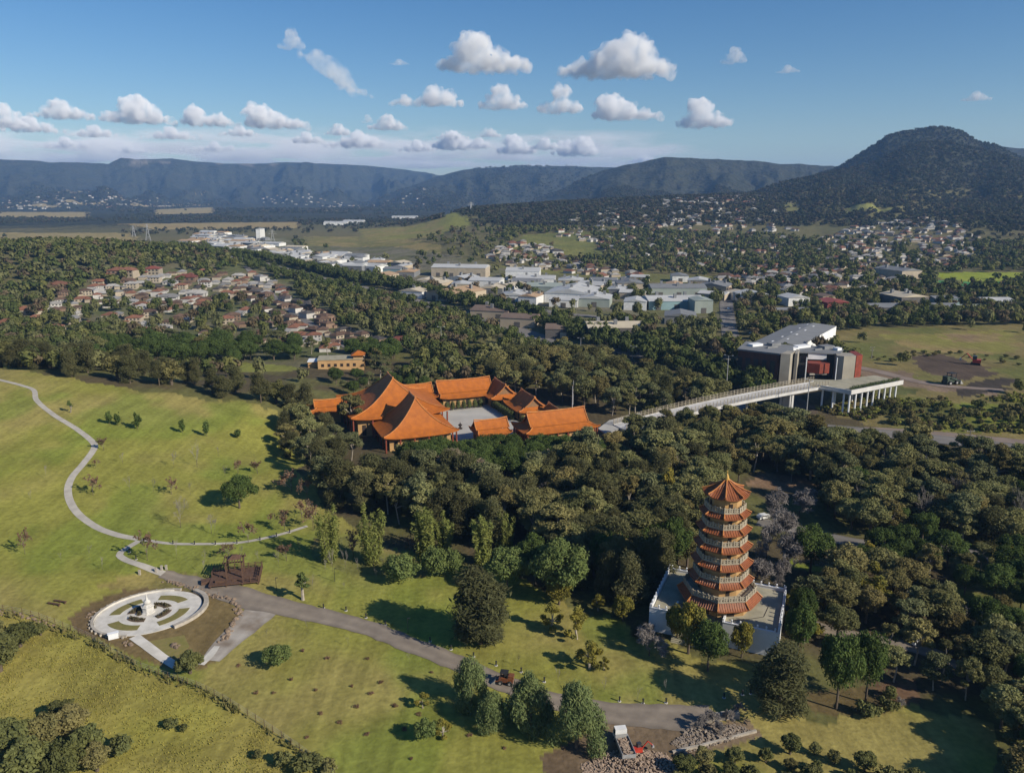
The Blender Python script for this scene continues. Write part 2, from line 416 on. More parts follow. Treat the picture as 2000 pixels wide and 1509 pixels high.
def ground_colour(x, y, z):
    R = np.hypot(x, y); n = len(x)
    n1 = fbm(x / 30, y / 30, 31, 4); n2 = fbm(x / 7, y / 7, 37, 3); n3 = fbm(x / 160, y / 160, 41, 4)
    c = np.empty((n, 4))
    floor = np.array([.085, .068, .038]); floor2 = np.array([.115, .112, .04])
    k = sstep(.42, .6, n1)[:, None]; c[:, :3] = floor * (1 - k) + floor2 * k
    k = sstep(430, 560, R)[:, None]                                        # mid distance: scrub
    c[:, :3] = c[:, :3] * (1 - k) + k * (np.array([.10, .10, .042]) * (1 - n3[:, None]) + np.array([.15, .125, .06]) * n3[:, None])
    k = sstep(2300, 2700, R)[:, None]                                      # far: forest and dry plain
    fo = np.array([.030, .038, .024]) * (1 - n1[:, None]) + np.array([.050, .046, .030]) * n1[:, None]
    c[:, :3] = c[:, :3] * (1 - k) + fo * k
    c[:, 3] = sstep(2000, 2600, R)
    hi = sstep(95, 140, z) * (R > 1500)
    c[:, :3] = c[:, :3] * (1 - hi[:, None]) + fo * hi[:, None]; c[:, 3] = np.maximum(c[:, 3], hi)
    cliff = sstep(.62, .75, fbm(np.arctan2(x, y) * 60, z / 60, 55, 3)) * sstep(300, 345, z) * (1 - sstep(375, 400, z)) * (R > 6500)
    c[:, :3] = c[:, :3] * (1 - cliff[:, None] * .6) + np.array([.26, .22, .18]) * cliff[:, None] * .6
    ex, ey = (n2 - .5) * 5 + (n1 - .5) * 9, (fbm(x / 9, y / 9, 83, 3) - .5) * 12
    m = inpoly(x + ex, y + ey, LAWN)
    a = np.array([.22, .215, .046]); b = np.array([.265, .225, .072]); d = np.array([.150, .19, .032])
    w1 = sstep(.34, .70, n1)[:, None]; w2 = (sstep(.5, .68, fbm(x / 18, y / 26, 61, 3)))[:, None]
    lawn = (a * (1 - w1) + b * w1) * (1 - w2 * .65) + d * w2 * .65
    lawn *= (0.94 + 0.12 * n2[:, None])
    c[m, :3] = lawn[m]; c[m, 3] = 0
    m = inpoly(x, y, FIELD)
    fl = np.array([.225, .208, .044]) * (1 - w1) + np.array([.265, .228, .060]) * w1
    fl *= (0.75 + 0.5 * n2[:, None]); c[m, :3] = fl[m]
    dx, dy = (n2 - .5) * np.clip(R * .03, 3, 60), (n1 - .5) * np.clip(R * .03, 3, 60)
    for P, c1, c2, can in REG:
        P = np.array(P)[:, :2]; lo, hi_ = P.min(0) - 30, P.max(0) + 30
        q = np.nonzero((x > lo[0]) & (x < hi_[0]) & (y > lo[1]) & (y < hi_[1]))[0]
        if not len(q): continue
        ii = q[inpoly(x[q] + dx[q], y[q] + dy[q], P)]
        kk = sstep(.35, .65, n1[ii])[:, None]
        c[ii, :3] = (np.array(c1) * (1 - kk) + np.array(c2) * kk) * (.85 + .3 * n2[ii, None]); c[ii, 3] = can
    return c

def ground_material():
    m = bpy.data.materials.new("ground"); m.use_nodes = True
    t = m.node_tree; b = t.nodes["Principled BSDF"]
    b.inputs["Roughness"].default_value = 0.95; b.inputs["Specular IOR Level"].default_value = 0.1
    at_ = nd(t, "ShaderNodeAttribute", attribute_name="Col")
    tc = nd(t, "ShaderNodeTexCoord")
    def noise(sc, det, lo, hi, a, bb):
        n = nd(t, "ShaderNodeTexNoise"); n.inputs["Scale"].default_value = sc; n.inputs["Detail"].default_value = det
        t.links.new(tc.outputs["Object"], n.inputs["Vector"])
        r = nd(t, "ShaderNodeMapRange"); r.inputs[1].default_value = lo; r.inputs[2].default_value = hi; r.inputs[3].default_value = a; r.inputs[4].default_value = bb
        t.links.new(n.outputs[0], r.inputs[0]); return n, r.outputs[0]
    nA, a = noise(0.9, 5, .3, .7, .82, 1.16)
    nB, bb = noise(0.12, 4, .3, .7, .85, 1.15)
    mu = nd(t, "ShaderNodeMath", operation='MULTIPLY'); t.links.new(a, mu.inputs[0]); t.links.new(bb, mu.inputs[1])
    mp = nd(t, "ShaderNodeMapping"); mp.inputs["Rotation"].default_value = (0, 0, .6); mp.inputs["Scale"].default_value = (.5, .035, .5); t.links.new(tc.outputs["Object"], mp.inputs[0])
    ns = nd(t, "ShaderNodeTexNoise"); ns.inputs["Scale"].default_value = 1.0; ns.inputs["Detail"].default_value = 3; t.links.new(mp.outputs[0], ns.inputs["Vector"])
    rs = nd(t, "ShaderNodeMapRange"); rs.inputs[1].default_value = .35; rs.inputs[2].default_value = .65; rs.inputs[3].default_value = .88; rs.inputs[4].default_value = 1.1; t.links.new(ns.outputs[0], rs.inputs[0])
    m3 = nd(t, "ShaderNodeMath", operation='MULTIPLY'); t.links.new(mu.outputs[0], m3.inputs[0]); t.links.new(rs.outputs[0], m3.inputs[1]); mu = m3
    sc = nd(t, "ShaderNodeVectorMath", operation='SCALE'); t.links.new(at_.outputs["Color"], sc.inputs[0]); t.links.new(mu.outputs[0], sc.inputs["Scale"])
    t.links.new(sc.outputs[0], b.inputs["Base Color"])
    # relief: grass close by, tree canopy where the land is wooded
    vo = nd(t, "ShaderNodeTexVoronoi", feature='SMOOTH_F1'); vo.inputs["Scale"].default_value = 1 / 14.0
    t.links.new(tc.outputs["Object"], vo.inputs["Vector"])
    inv = nd(t, "ShaderNodeMath", operation='MULTIPLY_ADD'); inv.inputs[1].default_value = -9.0; inv.inputs[2].default_value = 9.0
    t.links.new(vo.outputs["Distance"], inv.inputs[0])
    n5 = nd(t, "ShaderNodeTexNoise"); n5.inputs["Scale"].default_value = 0.007; n5.inputs["Detail"].default_value = 8
    t.links.new(tc.outputs["Object"], n5.inputs["Vector"])
    ad = nd(t, "ShaderNodeMath", operation='MULTIPLY_ADD'); ad.inputs[1].default_value = 75.0; t.links.new(n5.outputs[0], ad.inputs[0]); t.links.new(inv.outputs[0], ad.inputs[2])
    gr = nd(t, "ShaderNodeMath", operation='MULTIPLY'); gr.inputs[1].default_value = 0.16; t.links.new(nA.outputs[0], gr.inputs[0])
    hx = nd(t, "ShaderNodeMix"); t.links.new(at_.outputs["Alpha"], hx.inputs[0]); t.links.new(gr.outputs[0], hx.inputs[2]); t.links.new(ad.outputs[0], hx.inputs[3])
    bp = nd(t, "ShaderNodeBump"); bp.inputs["Distance"].default_value = 1.0; bp.inputs["Strength"].default_value = 1.0
    t.links.new(hx.outputs[0], bp.inputs["Height"]); t.links.new(bp.outputs[0], b.inputs["Normal"])
    return m

def build_ground():
    azs = np.concatenate([np.linspace(-1.15, -0.66, 60)[:-1], np.linspace(-0.66, 0.66, 860), np.linspace(0.66, 1.15, 60)[1:]])
    Rs = np.geomspace(28, 14500, 720)
    A, RR = np.meshgrid(azs, Rs); x = (RR * np.sin(A)).ravel(); y = (RR * np.cos(A)).ravel()
    z = hgt(x, y)
    nr, nc = A.shape; i = np.arange(nr * nc).reshape(nr, nc)
    Fc = np.stack([i[:-1, :-1], i[:-1, 1:], i[1:, 1:], i[1:, :-1]], -1).reshape(-1, 4)[:, ::-1]
    me = np_mesh("ground", np.stack([x, y, z], 1), Fc, ground_material(), smooth=True)
    at_ = me.color_attributes.new("Col", 'FLOAT_COLOR', 'POINT')
    at_.data.foreach_set("color", ground_colour(x, y, z).astype(np.float32).ravel())
    tag(link("ground", me), kind="structure")
build_ground()

M = {}
M['asphalt'] = mat("driveway_gravel", (.168, .140, .112), (.222, .186, .146), 0.35, .95, bump=.02, bscale=3)
M['gravel'] = mat("pale_gravel", (.34, .31, .27), (.185, .148, .112), 0.22, .95, bump=.02, bscale=3, lo=.4, hi=.7)
M['concrete'] = mat("path_concrete", (.42, .39, .34), (.33, .305, .265), 0.4, .9)
M['tar'] = mat("road_asphalt", (.135, .125, .115), (.175, .16, .145), 0.1, .9)
M['dirtroad'] = mat("dirt_road", (.22, .175, .145), (.17, .13, .105), 0.12, .95)

for k_ in ('asphalt', 'gravel', 'dirtroad', 'tar'):                      # wheel tracks worn lighter, edges browner
    t = M[k_].node_tree; b = t.nodes["Principled BSDF"]; src = b.inputs["Base Color"].links[0].from_socket
    a_ = nd(t, "ShaderNodeAttribute", attribute_name="wear"); r_ = nd(t, "ShaderNodeMapRange"); r_.inputs[1].default_value = -1; r_.inputs[2].default_value = 1; r_.inputs[3].default_value = .80; r_.inputs[4].default_value = 1.24
    t.links.new(a_.outputs["Fac"], r_.inputs[0]); v_ = nd(t, "ShaderNodeVectorMath", operation='SCALE'); t.links.new(src, v_.inputs[0]); t.links.new(r_.outputs[0], v_.inputs["Scale"]); t.links.new(v_.outputs[0], b.inputs["Base Color"])
def ctrl(pts, step=1.6):
    """Catmull-Rom through ground points, (x, y, width) triples"""
    P = [np.array(p, float) for p in pts]; P = [2 * P[0] - P[1]] + P + [2 * P[-1] - P[-2]]; out = []
    for i in range(1, len(P) - 2):
        n = max(2, int(np.linalg.norm(P[i + 1][:2] - P[i][:2]) / step))
        for k in range(n):
            t = k / n
            out.append(.5 * ((2 * P[i]) + (-P[i - 1] + P[i + 1]) * t + (2 * P[i - 1] - 5 * P[i] + 4 * P[i + 1] - P[i + 2]) * t * t + (-P[i - 1] + 3 * P[i] - 3 * P[i + 1] + P[i + 2]) * t ** 3))
    out.append(P[-2]); return np.array(out)

def ribbon(name, pix, m, off=.06, step=1.6, world=False, cols=5, wob=.12):
    pts = [(p[0], p[1], p[2]) if world else (*at(p[0], p[1])[:2], p[2]) for p in pix]
    cols = max(cols, 9); c = ctrl(pts, step); d = np.gradient(c[:, :2], axis=0); d /= np.linalg.norm(d, axis=1)[:, None] + 1e-9
    nrm = np.stack([-d[:, 1], d[:, 0]], 1); s = np.linspace(-.5, .5, cols)
    w = c[:, 2:3] * s[None] + (fbm(c[:, 0] * .4, c[:, 1] * .4, 5, 3)[:, None] - .5) * 2 * wob * np.abs(s[None]) * 2
    X = c[:, :1] + nrm[:, :1] * w; Y = c[:, 1:2] + nrm[:, 1:2] * w; Z = hgt(X, Y) + off
    n = len(c); i = np.arange(n * cols).reshape(n, cols)
    Fc = np.stack([i[:-1, :-1], i[:-1, 1:], i[1:, 1:], i[1:, :-1]], -1).reshape(-1, 4)[:, ::-1]
    me = np_mesh(name, np.stack([X.ravel(), Y.ravel(), Z.ravel()], 1), Fc, m)
    wear = np.exp(-((np.abs(s) - .24) / .1) ** 2) * (.55 + .9 * (fbm(X * .25, Y * .25, 15, 3) - .3)) - .9 * (np.abs(s) > .48) + .0 * X
    wa = me.attributes.new("wear", 'FLOAT', 'POINT'); wa.data.foreach_set("value", wear.astype(np.float32).ravel())
    o = link(name, me)
    return tag(o, kind="structure")

ribbon("driveway", [(318, 1120, 3), (400, 1143, 5.5), (480, 1168, 7.5), (560, 1187, 6.2), (700, 1221, 5.2), (800, 1257, 5), (900, 1297, 4.8), (985, 1336, 4.8), (1080, 1368, 5), (1190, 1390, 6), (1290, 1398, 7), (1390, 1405, 8)], M['asphalt'], .07, wob=.6)
ribbon("gravel_track", [(520, 1185, 8), (490, 1212, 7), (450, 1250, 5.6), (415, 1290, 4)], M['gravel'], .055, wob=1.6)
ribbon("footpath", [(-60, 728, 1.6), (0, 742, 1.6), (40, 752, 1.7), (66, 762, 1.7), (72, 782, 1.8), (105, 810, 1.8), (150, 838, 1.9), (180, 862, 2), (184, 876, 2), (163, 905, 2), (139, 935, 2), (133, 965, 2), (150, 1000, 2), (190, 1030, 2), (235, 1046, 2), (270, 1052, 1.9)], M['concrete'], .06, wob=.05)
ribbon("footpath_link", [(272, 1056, 1.7), (245, 1072, 1.7), (233, 1084, 1.7), (258, 1098, 1.8), (322, 1121, 1.9)], M['concrete'], .065, wob=.05)
ribbon("footpath_branch", [(276, 1053, 1.3), (330, 1061, 1.2), (400, 1062, 1.2), (470, 1059, 1.2), (520, 1050, 1.2), (560, 1040, 1.2), (600, 1027, 1.2)], M['concrete'], .062, wob=.05)
ribbon("motorway", [(a, b, 9 + 7 * min(1, i / 4)) for i, (a, b) in enumerate(MOTORWAY)], M['tar'], .2, 6, True, 9)
ribbon("side_road", [(1000, 688, 10), (1080, 686, 10), (1180, 683, 10), (1280, 700, 10)], M['tar'], .25, 5)
ribbon("service_road", [(1690, 838, 6), (1760, 842, 6), (1860, 850, 6), (1990, 863, 6), (2150, 880, 6)], M['dirtroad'], .12, 4, wob=.6)
ribbon("field_track", [(1640, 715, 9), (1700, 722, 8), (1760, 737, 7), (1830, 752, 6), (1960, 762, 5)], M['dirtroad'], .12, 4, wob=1)
ribbon("park_road", [(1570, 1215, 4), (1640, 1235, 4), (1720, 1252, 4.2), (1800, 1268, 4.5), (1880, 1300, 4.5)], M['asphalt'], .08)
ribbon("car_park_road", [(1480, 1018, 6), (1560, 1035, 6), (1700, 1065, 6), (1850, 1075, 7), (1930, 1090, 8)], M['tar'], .08)
ribbon("lower_park_road", [(1780, 1150, 6), (1850, 1182, 6), (1930, 1208, 6), (2050, 1228, 6)], M['asphalt'], .08)
ribbon("suburb_street", [(560, 590, 7), (470, 560, 7), (380, 548, 7), (240, 560, 7), (150, 575, 7)], M['tar'], .2, 6)
ribbon("suburb_lane", [(480, 520, 7), (560, 600, 7), (620, 640, 7), (700, 690, 7)], M['tar'], .2, 6)
ribbon("industrial_road", [(1428, 668, 11), (1420, 610, 11), (1416, 570, 11), (1412, 548, 10)], M['tar'], .25, 8)
ribbon("estate_road", [(640, 505, 10), (760, 540, 10), (900, 575, 10), (1080, 610, 10), (1260, 625, 10)], M['tar'], .25, 8)
# ------------------------------------------------------------------ trees
rng = np.random.default_rng(7)
random.seed(11)
def unit(v): return v / (np.linalg.norm(v, axis=-1, keepdims=True) + 1e-9)

def leaf_quads(C, Rr, n, size, aspect=1.6, out=.55, up=.15, droop=0.0, shell=.55, seed=0):
    """n leaf clumps spread over ellipsoids (centres C, radii Rr); returns verts, quads"""
    g = np.random.default_rng(seed); C = np.asarray(C, float); Rr = np.asarray(Rr, float)
    a = (Rr[:, 0] * Rr[:, 1] * Rr[:, 2]) ** (2 / 3); k = g.choice(len(C), n, p=a / a.sum())
    d = unit(g.normal(size=(n, 3))); rad = shell + (1 - shell) * g.random(n) ** .6
    pos = C[k] + d * Rr[k] * rad[:, None] * (1 + .12 * g.normal(size=(n, 1)))
    nr = unit(d * out + unit(g.normal(size=(n, 3))) * (1 - out) + np.array([0, 0, up]))
    t = unit(np.cross(nr, unit(g.normal(size=(n, 3)))))
    if droop: 
        dn = np.tile(np.array([0, 0, -1.0]), (n, 1)) + .35 * g.normal(size=(n, 3))
        dn = dn - nr * np.sum(dn * nr, 1, keepdims=True); t = unit(t * (1 - droop) + unit(dn) * droop)
    b = np.cross(nr, t); s = size * (.55 + .9 * g.random(n))[:, None]
    t = t * s * aspect ** .5; b = b * s / aspect ** .5
    V = np.stack([pos - t, pos + b * .8, pos + t, pos - b * .8], 1).reshape(-1, 3)
    return V, np.arange(4 * n).reshape(-1, 4)

M['bark_pale'] = mat("pale_bark", (.34, .30, .25), (.22, .19, .15), 1.2, .9)
M['bark_dark'] = mat("dark_bark", (.09, .07, .05), (.13, .10, .075), 1.5, .95)
M['twig'] = mat("bare_twigs", (.235, .21, .19), (.165, .148, .135), .8, .95, rnd=.15)
M['twig_pale'] = mat("bare_pale_twigs", (.30, .235, .16), (.22, .17, .11), .8, .95, rnd=.15)
LM = {
 'gum': leafmat("gum_leaves", (.106, .114, .045), (.160, .155, .065), .36, .35, (.155, .128, .05)),
 'gumgrey': leafmat("grey_gum_leaves", (.098, .108, .05), (.135, .138, .066), .2, .35),
 'oak': leafmat("she_oak_needles", (.066, .068, .031), (.098, .092, .042), .24, .4, (.082, .084, .038)),
 'fig': leafmat("fig_leaves", (.046, .070, .021), (.074, .100, .029), .2, .5),
 'pepper': leafmat("pepper_leaves", (.095, .125, .05), (.135, .16, .062), .15, .5),
 'bamboo': leafmat("bamboo_leaves", (.13, .15, .04), (.165, .175, .05), .15, .5),
 'wattle': leafmat("wattle_leaves", (.17, .145, .028), (.115, .115, .034), .2, .4),
 'gold': leafmat("golden_leaves", (.235, .185, .035), (.16, .145, .035), .15, .4),
 'bush': leafmat("bush_leaves", (.078, .105, .035), (.115, .14, .045), .18, .6),
 'red': leafmat("russet_leaves", (.125, .075, .05), (.16, .10, .065), .2, .7),
 'tea': leafmat("tea_tree_leaves", (.098, .106, .042), (.150, .147, .062), .36, .3, (.14, .112, .045)),
 'scrub': leafmat("scrub_leaves", (.10, .105, .036), (.075, .085, .034), .25, .5, (.14, .12, .05)),
 'clip': leafmat("clipped_leaves", (.060, .075, .028), (.09, .10, .04), .12, 1.0),
 'hedge': leafmat("hedge_leaves", (.05, .07, .03), (.085, .105, .04), .12, .8),
 'bed': leafmat("bed_plants", (.06, .055, .03), (.10, .085, .045), .1, 1.5),
}
KINDS = {}        # kind -> list of (crown mesh, trunk mesh, width, height)

def tk(kind, V, Fc, lm, trunk, tm, crown="crown"):
    me = np_mesh(crown, V, Fc, lm)
    w = np.percentile(np.hypot(V[:, 0], V[:, 1]), 97) * 2; h = np.percentile(V[:, 2], 99.5)
    KINDS.setdefault(kind, []).append((me, trunk.mesh("trunk", tm) if trunk else None, w, h))

def limbs(tr, base, tips, r, g):
    for q in tips:
        mid = Vector(base).lerp(Vector(q), .5) + Vector((g.normal() * .25, g.normal() * .25, .2))
        tr.tube(base, mid, r * .6, r * .38, 5, cap=False); tr.tube(mid, q, r * .38, r * .1, 5, cap=False)

def gum(seed, H=12, Wd=8, nc=26, n=7000, lm='gum', size=.2, base=.38, kind='gum'):
    g = np.random.default_rng(seed); C = []; Rr = []
    for i in range(nc):
        f = g.random(); z = H * (base + (.92 - base) * f ** .8); env = Wd / 2 * (.55 + .45 * math.sin(pi * min(1, .22 + f * .75)))
        a = g.random() * 2 * pi; r = env * (.2 + .62 * g.random() ** .7)
        C.append((r * cos(a), r * sin(a), z)); q = (.62 + .55 * g.random()) * Wd / 8
        Rr.append((q * 1.15, q * 1.15, q * .78))
    C.append((0, 0, H * .9)); Rr.append((1.3 * Wd / 8, 1.3 * Wd / 8, 1.1))
    V, Fc = leaf_quads(C, Rr, n, size, 1.9, .42, .25, .3, .45, seed)
    tr = MB(); ln = Vector((g.normal() * .4, g.normal() * .4, H * .42)); tr.tube((0, 0, -.8), ln, .22, .15, 6)
    limbs(tr, ln, [C[i] for i in range(0, nc, 3)] + [C[-1]], .2, g)
    tk(kind, V, Fc, LM[lm], tr, M['bark_pale'])

def she_oak(seed, H=12, Wd=6.5, n=11000):
    g = np.random.default_rng(seed); C = []; Rr = []
    for i in range(20):
        f = g.random(); z = H * (.14 + .78 * f); env = Wd / 2 * (1 - .75 * max(0, f - .25) ** 1.3) * min(1, .55 + f * 2)
        a = g.random() * 2 * pi; r = env * .62 * g.random() ** .5
        q = (.9 + .5 * g.random()) * Wd / 6.5; C.append((r * cos(a), r * sin(a), z)); Rr.append((q, q, q * 1.35))
    C.append((0, 0, H * .92)); Rr.append((.7, .7, 1.1))
    V, Fc = leaf_quads(C, Rr, n, .135, 3.6, .35, .3, .55, .3, seed)
    tr = MB(); tr.tube((0, 0, -.8), (0, 0, H * .75), .2, .06, 6); limbs(tr, (0, 0, H * .3), C[::4], .14, g)
    tk('she_oak', V, Fc, LM['oak'], tr, M['bark_dark'])

def fig(seed, H=9, Wd=9, n=10500, lm='fig', kind='fig', trunk=True, low=.2, size=.155, nc=30):
    g = np.random.default_rng(seed); C = []; Rr = []
    for i in range(nc):
        d = unit(g.normal(size=3)); d[2] = abs(d[2]) * 1.1 - .25; d = d * g.uniform(.8, 1.15)
        C.append((d[0] * Wd * .36, d[1] * Wd * .36, H * (low + .38) + d[2] * H * .30)); q = Wd * (.075 + .085 * g.random()); Rr.append((q, q, q * .9))
    C.append((0, 0, H * (low + .35))); Rr.append((Wd * .33, Wd * .33, H * .28))
    V, Fc = leaf_quads(C, Rr, n, size, 1.5, .52, .18, 0, .6, seed)
    V[:, 2] = np.maximum(V[:, 2], .1)
    tr = None
    if trunk:
        tr = MB(); tr.tube((0, 0, -.8), (0, 0, H * .4), .26, .2, 7); limbs(tr, (0, 0, H * .3), C[::5], .2, g)
    tk(kind, V, Fc, LM[lm], tr, M['bark_dark'])

def pepper(seed, H=8, Wd=7.5, n=10000):
    g = np.random.default_rng(seed); C = []; Rr = []
    for i in range(38):
        a = g.random() * 2 * pi; f = g.random() ** .6; r = Wd * .38 * f; top = H * (.88 - .3 * f ** 2)
        C.append((r * cos(a), r * sin(a), max(H * .14, top - H * (.05 + .62 * f * g.random())))); q = Wd * (.11 + .05 * g.random()); Rr.append((q, q, q * 1.5))
    V, Fc = leaf_quads(C, Rr, n, .14, 3.4, .45, .2, .75, .5, seed)
    V[:, 2] = np.maximum(V[:, 2], .2)
    tr = MB(); tr.tube((0, 0, -.6), (0, 0, H * .5), .28, .2, 7); limbs(tr, (0, 0, H * .45), C[::6], .2, g)
    tk('pepper', V, Fc, LM['pepper'], tr, M['bark_dark'])

def bamboo(seed, H=11, Wd=5.0, n=4200):
    g = np.random.default_rng(seed); C = []; Rr = []; tr = MB()
    for i in range(13):
        a = g.random() * 2 * pi; r = Wd * .3 * g.random() ** .5; h = H * (.7 + .3 * g.random()); x, y = r * cos(a), r * sin(a)
        tr.tube((x * .4, y * .4, -.4), (x * 1.2, y * 1.2, h * .95), .06, .02, 4)
        for k in range(6):
            f = .1 + .88 * k / 5; C.append((x * (.5 + .8 * f), y * (.5 + .8 * f), h * f)); q = .75 * (1 - .45 * f) * (.8 + .4 * g.random()); Rr.append((q, q, H * .095))
    V, Fc = leaf_quads(C, Rr, n, .165, 3.2, .45, .3, .55, .3, seed)
    tk('bamboo', V, Fc, LM['bamboo'], tr, M['bark_dark'])

def twigs(seed, H, spread, tm, kind, leaves=0, lm=None, depth=4, th=.05, base=.28):
    g = np.random.default_rng(seed); mb = MB(); tr = MB(); tips = []
    def grow(p, d, L, r, k):
        q = p + d * L
        (tr if k == depth else mb).tube(p, q, r, r * .62, 3 if k < depth else 6, cap=False)
        tips.append(q)
        if k == 0: return
        for i in range(3 if k > 1 else 4):
            e = Vector(unit(np.array(d) + g.normal(size=3) * spread + np.array([0, 0, .12]))); grow(q if i < 2 else p.lerp(q, .6), e, L * (.62 + .25 * g.random()), max(r * .58, .02), k - 1)
    grow(Vector((0, 0, -.3)), Vector((0, 0, 1)), H * base + .3, th * 2.4, depth)
    if leaves:
        T = np.array([tuple(t) for t in tips]); i = g.choice(len(T), leaves)
        V, Fc = leaf_quads(T[i], np.full((leaves, 3), .28 if lm else .5), leaves, .16 if lm else .2, 1.6 if lm else 9, .3, .2, 0, .2, seed)
        n0 = len(mb.v)
        Vt = np.array([tuple(v) for v in mb.v] + []); Ft = np.array([f for f in mb.f if len(f) == 4])
        A = np.concatenate([Vt, V]); B = np.concatenate([Ft, Fc + n0]); mi = np.r_[np.zeros(len(Ft), int), np.ones(len(Fc), int)]
        me = np_mesh("crown", A, B, [tm, LM[lm] if lm else tm], mi=mi)
    else:
        me = mb.mesh("crown", tm); A = np.array([tuple(v) for v in mb.v])
    KINDS.setdefault(kind, []).append((me, tr.mesh("trunk", M['bark_dark']), np.percentile(np.hypot(A[:, 0], A[:, 1]), 97) * 2, A[:, 2].max()))

for s in range(5): gum(100 + s, 11 + s % 3, 7.5 + (s % 2), 23 + 2 * s, 6800)
for s in range(3): gum(114 + s, 13, 7.5, 14, 4200)
for s in range(3): gum(120 + s, 12, 8.2, 28, 7000, 'gumgrey', kind='gum')
for s in range(4): she_oak(140 + s, 11 + s % 2, 6 + s % 2)
for s in range(4): fig(160 + s)
for s in range(3): pepper(180 + s)
for s in range(3): bamboo(200 + s)
for s in range(3): gum(220 + s, 5.5, 4.6, 12, 2000, 'wattle', .16, .13, 'wattle')
for s in range(2): gum(230 + s, 6, 5.5, 13, 2300, 'gold', .165, .1, 'golden_wattle')
for s in range(3): fig(240 + s, 4.6, 5.2, 4600, 'bush', 'bush', False, .08, .125)
for s in range(3): fig(244 + s, 7, 6.5, 5200, 'wattle', 'wattle_round', True, .08, .16, 22)
for s in range(3): fig(256 + s, 9, 9, 10500, 'bush', 'bright', True, .14, .155, 34)
for s in range(3): fig(250 + s, 2.4, 3.4, 900, 'scrub', 'shrub', False, .05, .16, 12)
for s in range(2): fig(260 + s, 5.2, 4.4, 3600, 'scrub', 'scrub_tree', True, .12, .145, 20)
for s in range(3): twigs(270 + s, 8, .42, M['twig'], 'bare', 2600, None, depth=5, th=.07)
for s in range(2): twigs(280 + s, 9, .42, M['twig_pale'], 'bare_pale', 3200, None, depth=5, th=.07)
for s in range(3): twigs(290 + s, 4.5, .5, M['twig'], 'russet', 520, 'red', 4, .035, .36)
for s in range(3): twigs(300 + s, 3.2, .32, M['twig'], 'sapling', depth=3, th=.02, base=.42)
for s in range(3): twigs(320 + s, 8, .36, M['twig'], 'bare_thin', depth=5, th=.045)
for s in range(4): fig(350 + s, 9.5, 7.5, 9000, 'tea', 'tea_tree', True, .26, .16, 46)
for s in range(3): gum(310 + s, 5.5, 2.2, 9, 700, 'bush', .2, .35, 'young_tree')
def small_tree(seed):
    g = np.random.default_rng(seed); C = []; Rr = []
    for i in range(12):
        f = i / 11; C.append((g.normal() * .3, g.normal() * .3, 1.3 + 4.0 * f)); q = 1.05 * math.sin(pi * (.18 + .74 * f)); Rr.append((q, q, .7))
    V, Fc = leaf_quads(C, Rr, 650, .22, 1.5, .5, .2, 0, .5, seed); tr = MB(); tr.tube((0, 0, -.3), (0, 0, 2.5), .07, .05, 6)
    tk('lawn_tree', V, Fc, LM['fig'], tr, M['bark_dark'])
for s in range(3): small_tree(330 + s)
def clipped(seed):
    g = np.random.default_rng(seed); C = [(0, 0, 1.2 + 2.6 * i / 6) for i in range(7)]; Rr = [(1.25 * (1 - .35 * (i / 6) ** 3),) * 2 + (.8,) for i in range(7)]
    V, Fc = leaf_quads(C, Rr, 900, .17, 1.3, .8, .1, 0, .88, seed); V[:, 2] = np.maximum(V[:, 2], .05)
    tr = MB(); tr.tube((0, 0, -.3), (0, 0, 2), .12, .08, 6); tk('clipped', V, Fc, LM['clip'], tr, M['bark_dark'])
for s in range(2): clipped(340 + s)

NAMES = {'gum': ('gum_tree', 'tree'), 'she_oak': ('she_oak_tree', 'tree'), 'fig': ('fig_tree', 'tree'), 'pepper': ('pepper_tree', 'tree'), 'bamboo': ('bamboo_clump', 'bamboo'), 'wattle': ('wattle_tree', 'tree'),
         'golden_wattle': ('golden_wattle_tree', 'tree'), 'bush': ('round_bush', 'bush'), 'shrub': ('shrub', 'shrub'), 'scrub_tree': ('scrub_tree', 'tree'), 'bare': ('bare_tree', 'tree'), 'bare_pale': ('bare_tree', 'tree'), 'bare_thin': ('bare_tree', 'tree'), 'wattle_round': ('wattle_tree', 'tree'), 'bright': ('camphor_tree', 'tree'), 'tea_tree': ('tea_tree', 'tree'),
         'russet': ('russet_tree', 'tree'), 'sapling': ('sapling', 'sapling'), 'lawn_tree': ('young_tree', 'tree'), 'young_tree': ('young_tree', 'tree'), 'clipped': ('clipped_shrub', 'shrub')}
PLANTED = []       # x, y, radius of what stands already

def plant(kind, x, y, h, w, label, group=None, var=None, z=None):
    vs = KINDS[kind]; v = vs[random.randrange(len(vs)) if var is None else var % len(vs)]
    nm, cat = NAMES[kind]
    e = thing(nm, label, cat, (x, y, zat(x, y) if z is None else z), random.random() * 2 * pi, group)
    e.scale = (w / v[2], w / v[2], h / v[3])
    link("crown", v[0], e)
    if v[1]: link("trunk", v[1], e)
    PLANTED.append((x, y, w / 2)); return e

def plant_px(kind, px, py, ptop, wpx, label, group=None, var=None):
    """px, py: foot of the tree in the photo; ptop: row of its top; wpx: crown width in photo pixels"""
    p = at(px, py); h = max(.8, ztop(ptop, p.y) - p.z); dep = p.y * cos(TH) + (CAMZ - p.z) * sin(TH)
    return plant(kind, p.x, p.y, h, wpx * dep / F, label, group, var)
